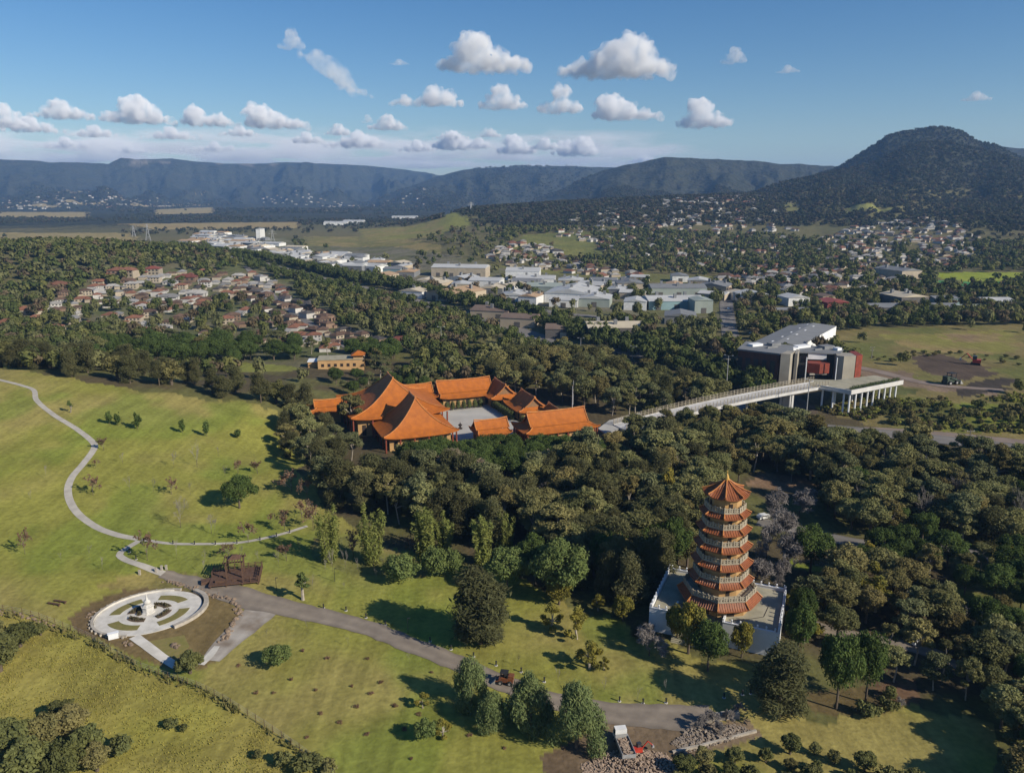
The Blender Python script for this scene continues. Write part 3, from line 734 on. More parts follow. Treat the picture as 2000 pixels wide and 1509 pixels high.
# ------------------------------------------------------------------ pagoda and its terrace
M['tile'] = mat("orange_glazed_tile", (.40, .122, .020), (.31, .094, .018), .55, .6, spec=.15, bump=.03, bscale=5)
M['tile_red'] = mat("red_brown_tile", (.285, .092, .032), (.205, .068, .026), .6, .5, spec=.4, bump=.03, bscale=5)
M['ridge'] = mat("ridge_tile", (.50, .21, .055), (.38, .14, .045), .8, .5)
M['cream'] = mat("ochre_render", (.43, .27, .118), (.34, .205, .085), .35, .85)
M['rail'] = mat("cream_balustrade", (.38, .335, .25), (.29, .25, .185), .6, .8)
M['white'] = mat("white_paint", (.74, .75, .76), (.60, .61, .62), .25, .7, lo=.3, hi=.75)
M['paving'] = mat("terrace_paving", (.27, .25, .18), (.36, .33, .24), .35, .85, bump=.01)
M['dark'] = mat("dark_opening", (.035, .025, .02), None, 1, .6)
M['wood'] = mat("brown_timber", (.080, .043, .028), (.12, .07, .045), 1.5, .8, stretch=(1, 1, 4))
M['column'] = mat("red_column", (.22, .055, .03), None, 1, .6)
M['under'] = mat("soffit", (.26, .15, .075), None, 1, .9)
M['gold'] = mat("gilded_finial", (.58, .36, .10), (.5, .3, .08), 2, .4, metal=.3)

PX, PY, PZ = 45.4, 154.9, 5.0
A0 = radians(-106.3)
def octa(r, z, off=0.0): return [(r * cos(A0 + off + i * pi / 4), r * sin(A0 + off + i * pi / 4), z) for i in range(8)]

def skirt_roof(ri, zi, ro, zo, mb, lift=.28, nseg=6, rib=.5):
    """eight curved roof fields with upturned corners and raised tile rows"""
    def pt(i, s, t):            # s: 0 eave .. 1 top; t: -1..1 along the side
        a0, a1 = A0 + i * pi / 4, A0 + (i + 1) * pi / 4; r = ro + (ri - ro) * s; k = (t + 1) / 2
        x = r * (cos(a0) * (1 - k) + cos(a1) * k); y = r * (sin(a0) * (1 - k) + sin(a1) * k)
        z = zo + (zi - zo) * (.72 * s + .28 * s * s) + lift * (1 - s) ** 2 * abs(t) ** 4
        return (x, y, z)
    for i in range(8):
        T = [-1, -.8, -.5, 0, .5, .8, 1]; P = [pt(i, s / nseg, t) for s in range(nseg + 1) for t in T]; n = len(T)
        mb.add(P, [(a * n + b, a * n + b + 1, a * n + n + b + 1, a * n + n + b) for a in range(nseg) for b in range(n - 1)])
        # fascia and soffit
        q = [pt(i, 0, t) for t in T]; lo = [(x, y, z - .22) for x, y, z in q]; inn = [(p[0] * .99 * ri / ro, p[1] * .99 * ri / ro, zo - .1) for p in q]
        mb.add(q + lo + inn, [(b, n + b, n + b + 1, b + 1) for b in range(n - 1)] + [(n + b, 2 * n + b, 2 * n + b + 1, n + b + 1) for b in range(n - 1)])
        side = 2 * ro * math.sin(pi / 8); m = int(side / rib)
        for k in range(m):
            d = -1 + 2 * (k + .5) / m                       # a row keeps its distance along the side, so it stops at the hip
            s1 = 1.0 if abs(d) * ro <= ri else max(.05, min(1, (ro - abs(d) * ro) / (ro - ri + 1e-6)))
            pts = [pt(i, s1 * j / 3, max(-1, min(1, d * ro / (ro + (ri - ro) * s1 * j / 3)))) for j in range(4)]
            for a, b in zip(pts, pts[1:]): mb.tube((a[0], a[1], a[2] + .02), (b[0], b[1], b[2] + .02), .085, .085, 4, cap=False)

def balustrade(r, z, mb, h=1.05):
    c = octa(r, z)
    for i in range(8):
        a, b = Vector(c[i]), Vector(c[(i + 1) % 8]); L = (b - a).length; n = max(2, round(L / 1.25)); an = atan2(b.y - a.y, b.x - a.x); m = (a + b) / 2
        mb.box(m.x, m.y, z + h - .16, L, .2, .16, an); mb.box(m.x, m.y, z + .02, L, .16, .2, an); mb.box(m.x, m.y, z + .5, L, .1, .1, an)
        for k in range(n):
            p = a.lerp(b, k / n); mb.box(p.x, p.y, z, .24, .24, h + .22, an)
            q = a.lerp(b, (k + .5) / n); mb.box(q.x, q.y, z + .2, L / n * .3, .07, .62, an)

def build_pagoda():
    t = thing("pagoda", "tall octagonal pagoda with stacked orange tiled roofs and cream balustrades on a white walled terrace", "pagoda", (PX, PY, PZ))
    zb = [3.5, 7.2, 11.1, 14.9, 18.6, 22.1]; rb = [7.7, 5.75, 5.3, 4.95, 4.55, 4.2]; ro = [9.0, 7.0, 6.6, 6.2, 5.8, 5.4]
    drop = [1.6, 1.15, 1.1, 1.05, 1.0, .95]
    wr = [7.4, 5.0, 4.6, 4.3, 3.95, 3.6, 3.35]                                   # wall radius of each storey
    zw0 = [0.0] + [z for z in zb]
    zw1 = [z - drop[i] + .25 for i, z in enumerate(zb)] + [25.6]
    for i in range(7):
        MB().add(octa(wr[i], zw0[i]) + octa(wr[i], zw1[i]), [(k, (k + 1) % 8, 8 + (k + 1) % 8, 8 + k) for k in range(8)] + [tuple(range(8, 16))]).build("wall", M['cream'], t)
        d = MB()
        for k in range(8):
            a = A0 + (k + .5) * pi / 4; r = wr[i] * cos(pi / 8) + .03
            w_, h_ = (.8, 1.7) if i else (1.6, 2.0)
            d = MB(); d.box(r * cos(a), r * sin(a), zw0[i] + .05, .12, w_, min(h_, zw1[i] - zw0[i] - .35), a)
            if k % 2 == 0 or i == 0: d.build("doorway", M['dark'], t)
    for i in range(6):
        mb = MB(); skirt_roof(rb[i] - .05, zb[i] - .12, ro[i], zb[i] - drop[i], mb, .18 if i else .25); rf = mb.build("roof", M['tile_red'], t)
        for k in range(8):
            a = A0 + k * pi / 4
            MB().tube((rb[i] * cos(a), rb[i] * sin(a), zb[i] - .05), ((ro[i] + .1) * cos(a), (ro[i] + .1) * sin(a), zb[i] - drop[i] + .30), .13, .15, 6).build("hip_ridge", M['ridge'], rf)
        MB().add(octa(rb[i] + .15, zb[i] - .12) + octa(rb[i] + .15, zb[i]), [(k, (k + 1) % 8, 8 + (k + 1) % 8, 8 + k) for k in range(8)] + [tuple(range(8, 16)), tuple(reversed(range(8)))]).build("balcony_floor", M['rail'], t)
        b = MB(); balustrade(rb[i], zb[i], b); b.build("balustrade", M['rail'], t)
    mb = MB(); skirt_roof(.35, 28.2, 4.9, 25.2, mb, .55, 8); top = mb.build("top_roof", M['tile_red'], t)
    for k in range(8):
        a = A0 + k * pi / 4
        pts = [((5.05 + (.3 - 5.05) * s) * cos(a), (5.05 + (.3 - 5.05) * s) * sin(a), 25.2 + 3.0 * (.72 * s + .28 * s * s) + .6 * (1 - s) ** 2 + .1) for s in (0, .2, .45, .7, 1)]
        MB().path(pts, .14, 6).build("hip_ridge", M['ridge'], top)
    MB().lathe([(.5, 28.0), (.6, 28.3), (.35, 28.6), (.42, 28.85), (.22, 29.0), (.28, 29.2), (.12, 29.35), (.07, 29.7), (.12, 29.85), (.03, 30.2)], 12).build("finial", M['gold'], t, True)
build_pagoda()

def build_terrace():
    rz = radians(-22.8); W_, D_ = 25.8, 19.4; zf = PZ; H_ = zf + 1.5
    t = thing("pagoda_terrace", "white walled rectangular paved terrace that carries the pagoda", "terrace", (45.6, 154.8, 0), rz)
    o0, o1 = -8.2, 2.1                                        # the opening of the stair in the front wall
    def walls(x0, y0, x1, y1, z1):
        L = hypot(x1 - x0, y1 - y0); MB().box((x0 + x1) / 2, (y0 + y1) / 2, -3.5, L, .4, z1 + 3.5, atan2(y1 - y0, x1 - x0)).build("wall", M['white'], t)
    hw, hd = W_ / 2, D_ / 2
    walls(-hw, -hd, o0, -hd, zf + .55); walls(o1, -hd, hw, -hd, zf + .55); walls(hw + .19, -hd - .2, hw + .19, hd + .2, zf + .553); walls(-hw - .19, -hd - .2, -hw - .19, hd + .2, zf + .553); walls(-hw, hd, hw, hd, zf + .55)
    walls(o0, -hd + .21, o0, -hd + 5, zf + .50); walls(o1, -hd + .21, o1, -hd + 5, zf + .50)
    f = MB(); f.prism([(-hw + .2, -hd + 5), (hw - .2, -hd + 5), (hw - .2, hd - .2), (-hw + .2, hd - .2)], -3, zf)
    f.prism([(-hw + .2, -hd + .2), (o0 - .2, -hd + .2), (o0 - .2, -hd + 4.998), (-hw + .2, -hd + 4.998)], -3, zf)
    f.prism([(o1 + .2, -hd + .2), (hw - .2, -hd + .2), (hw - .2, -hd + 4.998), (o1 + .2, -hd + 4.998)], -3, zf)
    f.build("paving", M['paving'], t)
    g = MB()                                                   # drainage slots in the paving
    for x0, y0, x1, y1 in ((5.0, -7.0, 9.6, -3.4), (9.6, -3.4, 10.2, 2.0), (3.0, -7.3, 5.0, -7.0)):
        g.box((x0 + x1) / 2, (y0 + y1) / 2, zf + .004, hypot(x1 - x0, y1 - y0), .16, .02, atan2(y1 - y0, x1 - x0))
    g.build("drain", M['dark'], t)
    st = MB(); n = 24
    for k in range(n): st.box((o0 + o1) / 2, -hd + 4.9 - k * .34, -3, o1 - o0 - .5, .34, 3 + zf - (k + 1) * zf / (n + 1))
    st.build("stair", M['paving'], t)
    def parapet(x0, y0, x1, y1):
        L = hypot(x1 - x0, y1 - y0); a = atan2(y1 - y0, x1 - x0); n = max(2, round(L / 1.7))
        MB().box((x0 + x1) / 2, (y0 + y1) / 2, zf + .56, L + .3, .52, .16, a).build("coping", M['white'], t)
        for k in range(n + 1):
            x, y = x0 + (x1 - x0) * k / n, y0 + (y1 - y0) * k / n
            MB().box(x, y, zf + .722, .30, .30, .62, a).lathe([(.2, zf + 1.342), (.2, zf + 1.42), (.1, zf + 1.5), (.02, zf + 1.6)], 6, x, y).build("post", M['white'], t)
    parapet(-hw, -hd, o0, -hd); parapet(o1, -hd, hw - .5, -hd); parapet(hw + .19, -hd, hw + .19, hd - .5); parapet(-hw - .19, -hd, -hw - .19, hd); parapet(-hw + .5, hd, hw - .1, hd)
build_terrace()
for px_, py_, r_ in ((45.6, 154.8, 17),): PLANTED.append((px_, py_, r_))

# ------------------------------------------------------------------ temple
TA = radians(21.0); TO = Vector((0, 285, 0))
def tloc(p, q, z=0.0): return (TO.x + p * cos(TA) - q * sin(TA), TO.y + p * sin(TA) + q * cos(TA), z)

def roof_mesh(wx, wy, iy, s1, ze, zr, mb, gab, rdg, lift=.8, curve=2.2, ns=12):
    """hip roof (s1=1) or half-hip with gables (s1<1); the ridge lies along local y"""
    hz = lambda s: ze + (zr - ze) * (.34 * s + .66 * s ** curve)
    def hy(s): return wy - (wy - iy) * min(1, s / s1)
    S = [s1 * i / ns for i in range(ns + 1)]; T = [-1, -.9, -.7, -.35, 0, .35, .7, .9, 1]; n = len(T)
    def up(s, t): return lift * max(0, 1 - s / max(s1, .35)) ** 2.2 * abs(t) ** 5
    for sg in (-1, 1):
        P = [(sg * wx * (1 - s), t * hy(s), hz(s) + up(s, t)) for s in S for t in T]; mb.add(P, [(a * n + b, a * n + b + 1, a * n + n + b + 1, a * n + n + b) for a in range(ns) for b in range(n - 1)])
        P = [(t * wx * (1 - s), sg * hy(s), hz(s) + up(s, t)) for s in S for t in T]; mb.add(P, [(a * n + b, a * n + b + 1, a * n + n + b + 1, a * n + n + b) for a in range(ns) for b in range(n - 1)])
        # eave thickness
        for q in ([(sg * wx, t * wy, ze + up(0, t)) for t in T], [(t * wx, sg * wy, ze + up(0, t)) for t in T]):
            lo = [(x, y, z - .35) for x, y, z in q]; inn = [(x * .8, y * .85, ze - .2) for x, y, z in q]
            mb.add(q + lo + inn, [(b, b + 1, n + b + 1, n + b) for b in range(n - 1)] + [(n + b, n + b + 1, 2 * n + b + 1, 2 * n + b) for b in range(n - 1)])
    if s1 < 1:
        S2 = [s1 + (1 - s1) * i / 6 for i in range(7)]; ov = iy + .7
        for sg in (-1, 1):
            P = [(sg * wx * (1 - s), t, hz(s) + .12 + .25 * max(0, s - .85)) for s in S2 for t in (-ov, 0, ov)]
            mb.add(P, [(a * 3 + b, a * 3 + b + 1, a * 3 + 4 + b, a * 3 + 3 + b) for a in range(6) for b in range(2)])
            x0 = wx * (1 - s1); P = [(x0 * (1 - i / 6), sg * iy, hz(S2[i]) - .05) for i in range(7)] + [(-x0 * (1 - i / 6), sg * iy, hz(S2[i]) - .05) for i in range(5, -1, -1)]
            gab.add(P, [tuple(range(len(P)))])
            for s2 in (-1, 1): rdg.path([(s2 * wx * (1 - s), sg * ov, hz(s) + .22 + .25 * max(0, s - .85)) for s in S2], .22, 6)
        rdg.path([(0, -ov - .1, zr + .75), (0, -iy * .5, zr + .35), (0, iy * .5, zr + .35), (0, ov + .1, zr + .75)], .3, 6)
    else:
        rdg.path([(0, -iy - .2, zr + .6), (0, -iy * .5, zr + .25), (0, iy * .5, zr + .25), (0, iy + .2, zr + .6)], .32, 6)
    for a in (-1, 1):
        for b in (-1, 1):
            rdg.path([(a * wx * (1 - s) , b * hy(s), hz(s) + up(s, 1) + .12) for s in S], .2, 6)

def hall(name, label, cat, p, q, rot, wx, wy, iy, s1, ze, zr, wall_in=2.0, lift=.8, curve=2.1, z0=0.0, tile='tile', cols=0, base=True):
    t = thing(name, label, cat, tloc(p, q, z0), TA + rot)
    rm, gb, rd = MB(), MB(), MB(); roof_mesh(wx, wy, iy, s1, ze, zr, rm, gb, rd, lift, curve)
    r = rm.build("roof", M[tile], t); rd.build("ridge", M['ridge'], r)
    if gb.v: gb.build("gable", M['under'], r)
    bx, by = wx - wall_in, wy - wall_in
    MB().box(0, 0, -1.5, 2 * bx, 2 * by, ze + 1.2).build("wall", M['cream'], t)
    for sg in (-1, 1):                                        # door openings and windows between wall posts
        for k in range(max(2, int(by / 2.2))):
            yy = -by + (k + .5) * 2 * by / max(2, int(by / 2.2)); MB().box(sg * (bx + .04), yy, .6, .12, 1.5, ze * .55).build("window", M['dark'], t)
        for k in range(max(2, int(bx / 2.2))):
            xx = -bx + (k + .5) * 2 * bx / max(2, int(bx / 2.2)); MB().box(xx, sg * (by + .04), .6, 1.5, .12, ze * .55).build("window", M['dark'], t)
    if cols:
        for sx in (-1, 1):
            for k in range(cols): MB().lathe([(.32, -1.5), (.32, ze - .1)], 10, sx * (wx - .9), -(wy - .9) + k * 2 * (wy - .9) / (cols - 1)).build("column", M['column'], t)
        for k in range(1, cols - 1):
            for sy in (-1, 1): MB().lathe([(.32, -1.5), (.32, ze - .1)], 10, -(wx - .9) + k * 2 * (wx - .9) / (cols - 1), sy * (wy - .9)).build("column", M['column'], t)
    PLANTED.append((*tloc(p, q)[:2], max(wx, wy))); return t

H90 = pi / 2
hall("front_hall", "front temple hall with a steep sweeping orange hip roof beside the paved courtyard", "temple hall", -35.2, 13.5, 0, 14.2, 13.6, 4.5, 1.0, 5.4, 17.4, 2.6, 1.0, 2.3, cols=6)
hall("main_hall", "largest and highest temple hall, its orange hip roof rising behind the front hall", "temple hall", -38.0, 39.0, 0, 19.5, 18.5, 5.0, 1.0, 7.6, 19.6, 3.0, 1.2, 2.3, cols=6)
hall("side_pavilion", "low orange roofed wing at the far left end of the temple", "temple wing", -62.0, 50.0, H90, 6.5, 9.0, 5, .55, 5.6, 9.0, 1.5, .9)
hall("rear_wing", "small orange gabled wing between the highest hall and the long rear gallery", "temple wing", -22.5, 60.0, H90, 7.0, 8.5, 6.5, .5, 4.8, 9.6, 1.5, .8)
hall("rear_gallery", "long orange roofed gallery along the far side of the courtyard", "temple gallery", -1.0, 58.5, H90, 8.2, 13.0, 11.8, .42, 4.6, 10.4, 1.8, .8)
hall("gable_gallery", "orange gallery with an end gable at the far right corner of the courtyard", "temple gallery", 13.8, 51.0, 0, 7.4, 9.0, 6.6, .45, 4.4, 9.8, 1.6, .8)
hall("side_gallery", "orange gallery with an end gable halfway along the right side of the courtyard", "temple gallery", 18.0, 28.5, 0, 7.6, 9.4, 6.9, .45, 4.2, 9.4, 1.6, .8)
hall("link_roof", "low orange link roof between the side gallery and the gate hall", "temple gallery", 23.0, 11.0, 0, 4.5, 9.0, 6.5, .5, 4.0, 7.4, 1.2, .5)
hall("gate_hall", "long orange gate hall nearest the footbridge with a triangular gable at its right end", "temple gallery", 17.2, -2.2, H90, 7.8, 15.4, 11.4, .45, 4.2, 10.2, 1.6, .9, cols=8)
hall("small_gallery", "short orange gallery between the front hall and the gate hall", "temple gallery", -8.0, 2.0, H90, 5.8, 6.8, 5.9, .5, 4.0, 8.0, 1.3, .7)

M['court'] = mat("courtyard_paving", (.44, .425, .39), (.36, .35, .325), .12, .8)
cp = [tloc(*q)[:2] for q in ((-20, 6), (10, 6), (11, 20), (8, 51), (-18, 52), (-20, 28))]
tag(MB().prism(cp, -.6, .12).build("courtyard", M['court']), kind="structure")
plz = [(*atz(*q, .2)[:2], 0) for q in ((1168, 838), (1190, 822), (1290, 798), (1300, 806), (1250, 822), (1215, 835), (1185, 850))]
tag(MB().prism(plz, -1.5, .6).build("temple_forecourt", M['court']), kind="structure")
for i in range(9):
    x, y, _ = tloc(-17 + i * 2.55, 47.6); plant('clipped', x, y, 4.0, 2.5, "clipped column shaped shrub in the row along the far side of the courtyard", "clipped shrubs round the temple courtyard", z=.1)
for i in range(9):
    x, y, _ = tloc(8.2 + i * .12, 44 - i * 2.5); plant('clipped', x, y, 4.0, 2.5, "clipped column shaped shrub in the row along the right side of the courtyard", "clipped shrubs round the temple courtyard", z=.1)
for i in range(4):
    x, y, _ = tloc(11.5 + i * .3, 18 - i * 2.3); plant('clipped', x, y, 3.6, 2.6, "clipped shrub in the short row behind the gate hall", "clipped shrubs round the temple courtyard", z=.1)
M['steel'] = mat("galvanised_pole", (.46, .46, .45), None, 1, .5, metal=.4)
x, y, _ = tloc(31.0, 12.0)
fl = thing("flagpole", "white flagpole rising behind the gate hall gable", "flagpole", (x, y, 0)); MB().tube((0, 0, 0), (0, 0, 15.5), .12, .06, 8).build("pole", M['white'], fl); MB().lathe([(.02, 15.5), (.16, 15.6), (.02, 15.75)], 8).build("cap", M['gold'], fl)
x, y, _ = tloc(-14.5, 20); tag(MB().lathe([(.9, .1), (.9, .5), (.4, .7), (.35, 1.2), (.8, 1.6), (.8, 1.9), (.2, 2.3), (.1, 2.9)], 12, x, y).build("incense_burner", M['dark']), "dark incense burner standing on the pale courtyard paving", "incense burner")
for q in ((36, 297, 10), (44, 294, 9), (52, 298, 8), (60, 302, 8), (66, 300, 7), (72, 302, 6), (80, 306, 6)): PLANTED.append(q)

# yellow community building beyond the temple
yb = at(668, 718)
t = thing("community_building", "flat roofed yellow building with an orange tiled corner tower beyond the temple", "building", (yb.x, yb.y, yb.z - .5), radians(8))
M['yellow'] = mat("apricot_render", (.50, .31, .14), (.43, .265, .12), .3, .85)
MB().box(0, 0, 0, 24, 11, 6.0).build("wall", M['yellow'], t); MB().box(0, 0, 6.002, 24.6, 11.6, .35).build("flat_roof", M['paving'], t)
MB().box(-13.5, 2.2, 0, 8, 8, 4.5, 0).build("annexe", M['yellow'], t); MB().box(-13.5, 2.2, 4.502, 8.6, 8.6, .3).build("annexe_roof", M['white'], t)
tw = MB().box(9.0, -2.5, 6.355, 5, 5, 1.8).build("tower", M['yellow'], t); MB().box(9.0, -2.5, 8.157, 7.6, 7.6, 2.0, top=(.12, .3)).build("tower_roof", M['tile'], tw)
for k in range(6): MB().box(-9.5 + 3.3 * k, -5.54, 2.4, 1.5, .12, 1.6).build("window", M['dark'], t)
PLANTED.append((yb.x, yb.y, 16)); PLANTED.append((yb.x + 3, yb.y - 18, 15)); PLANTED.append((yb.x - 14, yb.y - 8, 12))
q = at(512, 712); PLANTED.append((q.x, q.y, 22)); PLANTED.append((q.x - 14, q.y - 2, 16)); PLANTED.append((q.x + 14, q.y, 16))
# ------------------------------------------------------------------ footbridge, institute, warehouse
M['deck'] = mat("bridge_concrete", (.56, .55, .53), (.46, .45, .43), .25, .8)
M['grey'] = mat("grey_metal_roof", (.20, .205, .21), (.155, .16, .165), .12, .8, stretch=(1, 6, 1))
M['panel'] = mat("grey_panel", (.34, .31, .255), (.27, .245, .20), .15, .7)
M['rust'] = mat("rust_red_facade", (.12, .042, .026), (.07, .03, .022), .4, .7, stretch=(3, 3, .5))
M['redpod'] = mat("red_facade", (.24, .045, .024), (.16, .035, .02), .5, .6)
M['glass'] = mat("dark_glass", (.03, .032, .036), (.05, .052, .055), .3, .15, spec=.5)
M['black'] = mat("black_steel", (.03, .03, .03), None, 1, .6)

B0, B1 = Vector((43, 297.5, 1.0)), Vector((141, 345.5, 7.2))
def build_bridge():
    d = B1 - B0; L = hypot(d.x, d.y); an = atan2(d.y, d.x)
    t = thing("footbridge", "long white concrete footbridge with mesh railings leading from the temple to the dark red institute", "bridge", (B0.x, B0.y, 0), an)
    zz = lambda u: 1.0 + 6.2 * (u / L) ** .8 + 1.0 * math.sin(pi * u / L)
    n = 24; P = []; wd = 4.6
    for i in range(n + 1):
        u = L * i / n; z = zz(u)
        for y, k in ((-wd, .1), (-wd, -1.15), (-wd + 1.2, -1.5), (wd - 1.2, -1.5), (wd, -1.15), (wd, .1), (wd - .35, .1), (wd - .35, -.05), (-wd + .35, -.05), (-wd + .35, .1)): P.append((u, y, z + k))
    m = 10; fs = [(i * m + j, (i + 1) * m + j, (i + 1) * m + (j + 1) % m, i * m + (j + 1) % m) for i in range(n) for j in range(m)]
    MB().add(P, fs + [tuple(range(m)), tuple(reversed([n * m + j for j in range(m)]))]).build("deck", M['deck'], t)
    for sg in (-1, 1):
        r = MB(); N = 58
        for k in range(N + 1):
            u = L * k / N; z = zz(u); r.box(u, sg * (wd - .18), z + .1, .2, .2, 2.4)
            if k < N:
                z2 = zz(L * (k + 1) / N)
                for h in (.35, .9, 1.45, 2.3): r.tube((u, sg * (wd - .18), z + h), (L * (k + 1) / N, sg * (wd - .18), z2 + h), .05, .05, 4)
                for q in (1 / 4, 1 / 2, 3 / 4): r.box(u + L / N * q, sg * (wd - .18), z + .3 + (z2 - z) * q, .05, .05, 2.0)
        r.build("railing", M['rail'], t)
    for u in (31, 44, 68, 88):
        x, y = B0.x + u * cos(an), B0.y + u * sin(an); g = zat(x, y) - 1
        for sy in (-2.6, 2.6): MB().lathe([(.5, g), (.5, zz(u) - 1.45)], 12, u, sy).build("pier", M['deck'], t)
        if u > 80: MB().box(u + 1.2, 0, g, 1.0, 6.5, zz(u) - 1.52 - g).build("abutment", M['deck'], t)
build_bridge()
for k in range(8):
    q = k / 7; p = B0.lerp(B1, q); PLANTED.append((p.x, p.y, 7))

def build_deck():
    A, B, C = Vector((148.5, 330.5, 7.2)), Vector((180.5, 349.5, 7.2)), Vector((137, 341, 7.2))
    E_ = Vector((160, 385, 7.2)); G_ = Vector((127, 371, 7.2))
    t = thing("entrance_terrace", "raised concrete entrance terrace on round columns at the far end of the footbridge", "terrace", (0, 0, 0))
    poly = [(A.x, A.y), (B.x, B.y), (B.x - 7.5, B.y + 13), (151, 353), (139, 354.5), (C.x - 3, C.y)]
    MB().prism(poly, 6.3, 7.1).build("slab", [M['deck']], t); MB().prism([(p[0] * .98 + 155 * .02, p[1] * .98 + 345 * .02) for p in poly], 7.104, 7.16).build("paving", M['paving'], t)
    for a, b in ((A, B), (C, A)):
        m = (a + b) / 2; L = (b - a).length; MB().box(m.x, m.y, 5.9, L, .4, 2.0, atan2(b.y - a.y, b.x - a.x)).build("parapet", M['deck'], t)
    for k in range(9):
        p = A.lerp(B, (k + .25) / 9); x, y = p.x - .6, p.y + 1.0
        MB().lathe([(.42, zat(x, y) - 1), (.42, 6.29)], 12, x, y).build("column", M['white'], t)
    for k in range(3):
        p = A.lerp(C, (k + .6) / 3.3); x, y = p.x + .5, p.y + 1.2
        MB().lathe([(.42, zat(x, y) - 1), (.42, 6.29)], 12, x, y).build("column", M['white'], t)
    for k in range(5):
        p = A.lerp(B, (k + .5) / 6) + Vector((-5, 9, 0)); MB().lathe([(.4, zat(p.x, p.y) - 1), (.4, 6.29)], 12, p.x, p.y).build("column", M['white'], t)
    # the hedge in its planter
    C_, R_ = [], []
    g = np.random.default_rng(5)
    for k in range(46):
        p = A.lerp(B, .06 + .92 * k / 45); C_.append((p.x - .9 + g.normal() * .15, p.y + 1.5 + g.normal() * .15, 8.0 + .25 * g.random())); R_.append((.8, .8, .75 + .3 * g.random()))
    V, Fc = leaf_quads(C_, R_, 3600, .17, 1.3, .6, .2, 0, .7, 9)
    tag(link("hedge", np_mesh("hedge", V, Fc, LM['hedge'])), "dense green hedge along the edge of the raised entrance terrace", "hedge")
    PLANTED.append((155, 355, 22)); PLANTED.append((150, 340, 12))
build_deck()

def build_institute():
    t = thing("institute_building", "modern institute building with rust red facade, grey panels and a red pod beyond the footbridge", "building", (0, 0, 0))
    zg = -1.0; top = 13.4
    a, b = Vector((116, 392)), Vector((133, 380))
    def slab(pts, z0, z1, m, nm, par=t): return MB().prism(pts, z0, z1).build(nm, m, par)
    slab([(116, 392), (133, 380), (141, 384), (146.5, 401), (126, 412)], zg, top, M['rust'], "west_wing_wall")
    slab([(115.4, 392), (132.9, 379.4), (141.4, 383.6), (147.1, 401.4), (126, 412.7)], top + .003, top + .8, M['grey'], "west_wing_roof")
    for k in range(5):
        p = a.lerp(b, (k + .3) / 5) + Vector((-.16, -.22)); MB().box(p.x, p.y, 1.5, 2.3, .12, 8.5, atan2(-12, 17)).build("window", M['glass'], t)
    slab([(133.3, 378.6), (137.6, 377.2), (142.5, 384.8), (139.2, 386.2)], zg, 14.4, M['panel'], "grey_fin")
    slab([(141.0, 380.8), (142.2, 380.2), (147.0, 391.0), (145.6, 391.6)], zg, 14.0, M['panel'], "grey_fin")
    slab([(141.5, 392), (168, 388), (171, 400), (148, 405)], zg, 11.2, M['glass'], "central_block")
    slab([(140, 391), (166, 386), (172, 397), (172.5, 403), (147.5, 409)], 12.3, 12.9, M['grey'], "central_roof")
    pod = slab([(149.2, 383), (154, 380.6), (159.4, 382.0), (160, 387.5), (150, 389)], 3.6, 8.6, M['redpod'], "red_pod")
    MB().box(154, 382.0, 2.8, 9, .5, .8, .1).build("pod_rim", M['panel'], pod)
    MB().box(155.5, 389, 9.3, 9, 1.0, 3.2, -.15).build("white_screen", M['white'], t)
    slab([(162.5, 381.5), (165.2, 379.6), (171.6, 380.8), (172, 388), (164.5, 390)], zg, 12.8, M['panel'], "grey_tower")
    slab([(173.2, 383.5), (177.2, 385.8), (178, 396), (174, 395)], zg, 12.2, M['redpod'], "red_wing")
    for x, y in ((146.6, 379.4), (161.3, 378.4)): MB().lathe([(.28, zg), (.28, 12.29)], 10, x, y).build("column", M['white'], t)
    for k, (x, y, w_, d_, h_) in enumerate(((127, 400, 7, 4, 1.1), (137, 401, 6, 4, 1.4), (152, 402, 9, 4, 1.2), (164, 400, 7, 5, 1.5), (146, 396, 4, 3, 1.1), (134, 394, 7, .8, .9), (168, 395, 3, 3, 1.3), (158, 395, 5, 1, .8))):
        MB().box(x, y, 14.205 if x < 143 else 12.903, w_, d_, h_, .45).build("roof_plant", M['grey'] if k % 2 else M['white'], t)
    PLANTED.append((138, 396, 24)); PLANTED.append((162, 394, 20))
    # long warehouse behind
    w0, w1, w2 = at(1465, 690), at(1548, 690), at(1622, 655)
    P = [(138.5, 445), (165.5, 440), (213, 506), (186, 512)]
    t2 = thing("warehouse", "long warehouse with a low grey metal roof and white side wall behind the institute", "warehouse", (0, 0, 0))
    MB().prism(P, -2.5, 6.5).build("wall", M['white'], t2)
    c0, c1 = [(P[0][0] + P[1][0]) / 2, (P[0][1] + P[1][1]) / 2], [(P[2][0] + P[3][0]) / 2, (P[2][1] + P[3][1]) / 2]
    MB().add([(P[0][0] - .6, P[0][1] - .6, 6.6), (P[1][0] + .6, P[1][1] - .6, 6.6), (P[2][0] + .6, P[2][1] + .6, 6.6), (P[3][0] - .6, P[3][1] + .6, 6.6), (c0[0], c0[1] - .8, 8.2), (c1[0], c1[1] + .8, 8.2)],
             [(1, 2, 5, 4), (0, 4, 5, 3), (0, 1, 4), (2, 3, 5)]).build("roof", M['grey'], t2)
    for k in range(9):
        f = (k + .5) / 9; x, y = c0[0] + (c1[0] - c0[0]) * f, c0[1] + (c1[1] - c0[1]) * f
        MB().box(x + (3 if k % 2 else -3), y, 7.85, 3.2, .9, .12, radians(54), 0).build("skylight", M['white'], t2)
    for f in (.1, .3, .5, .7, .9): PLANTED.append((140 + 58 * f + 10, 445 + 62 * f, 17))
build_institute()

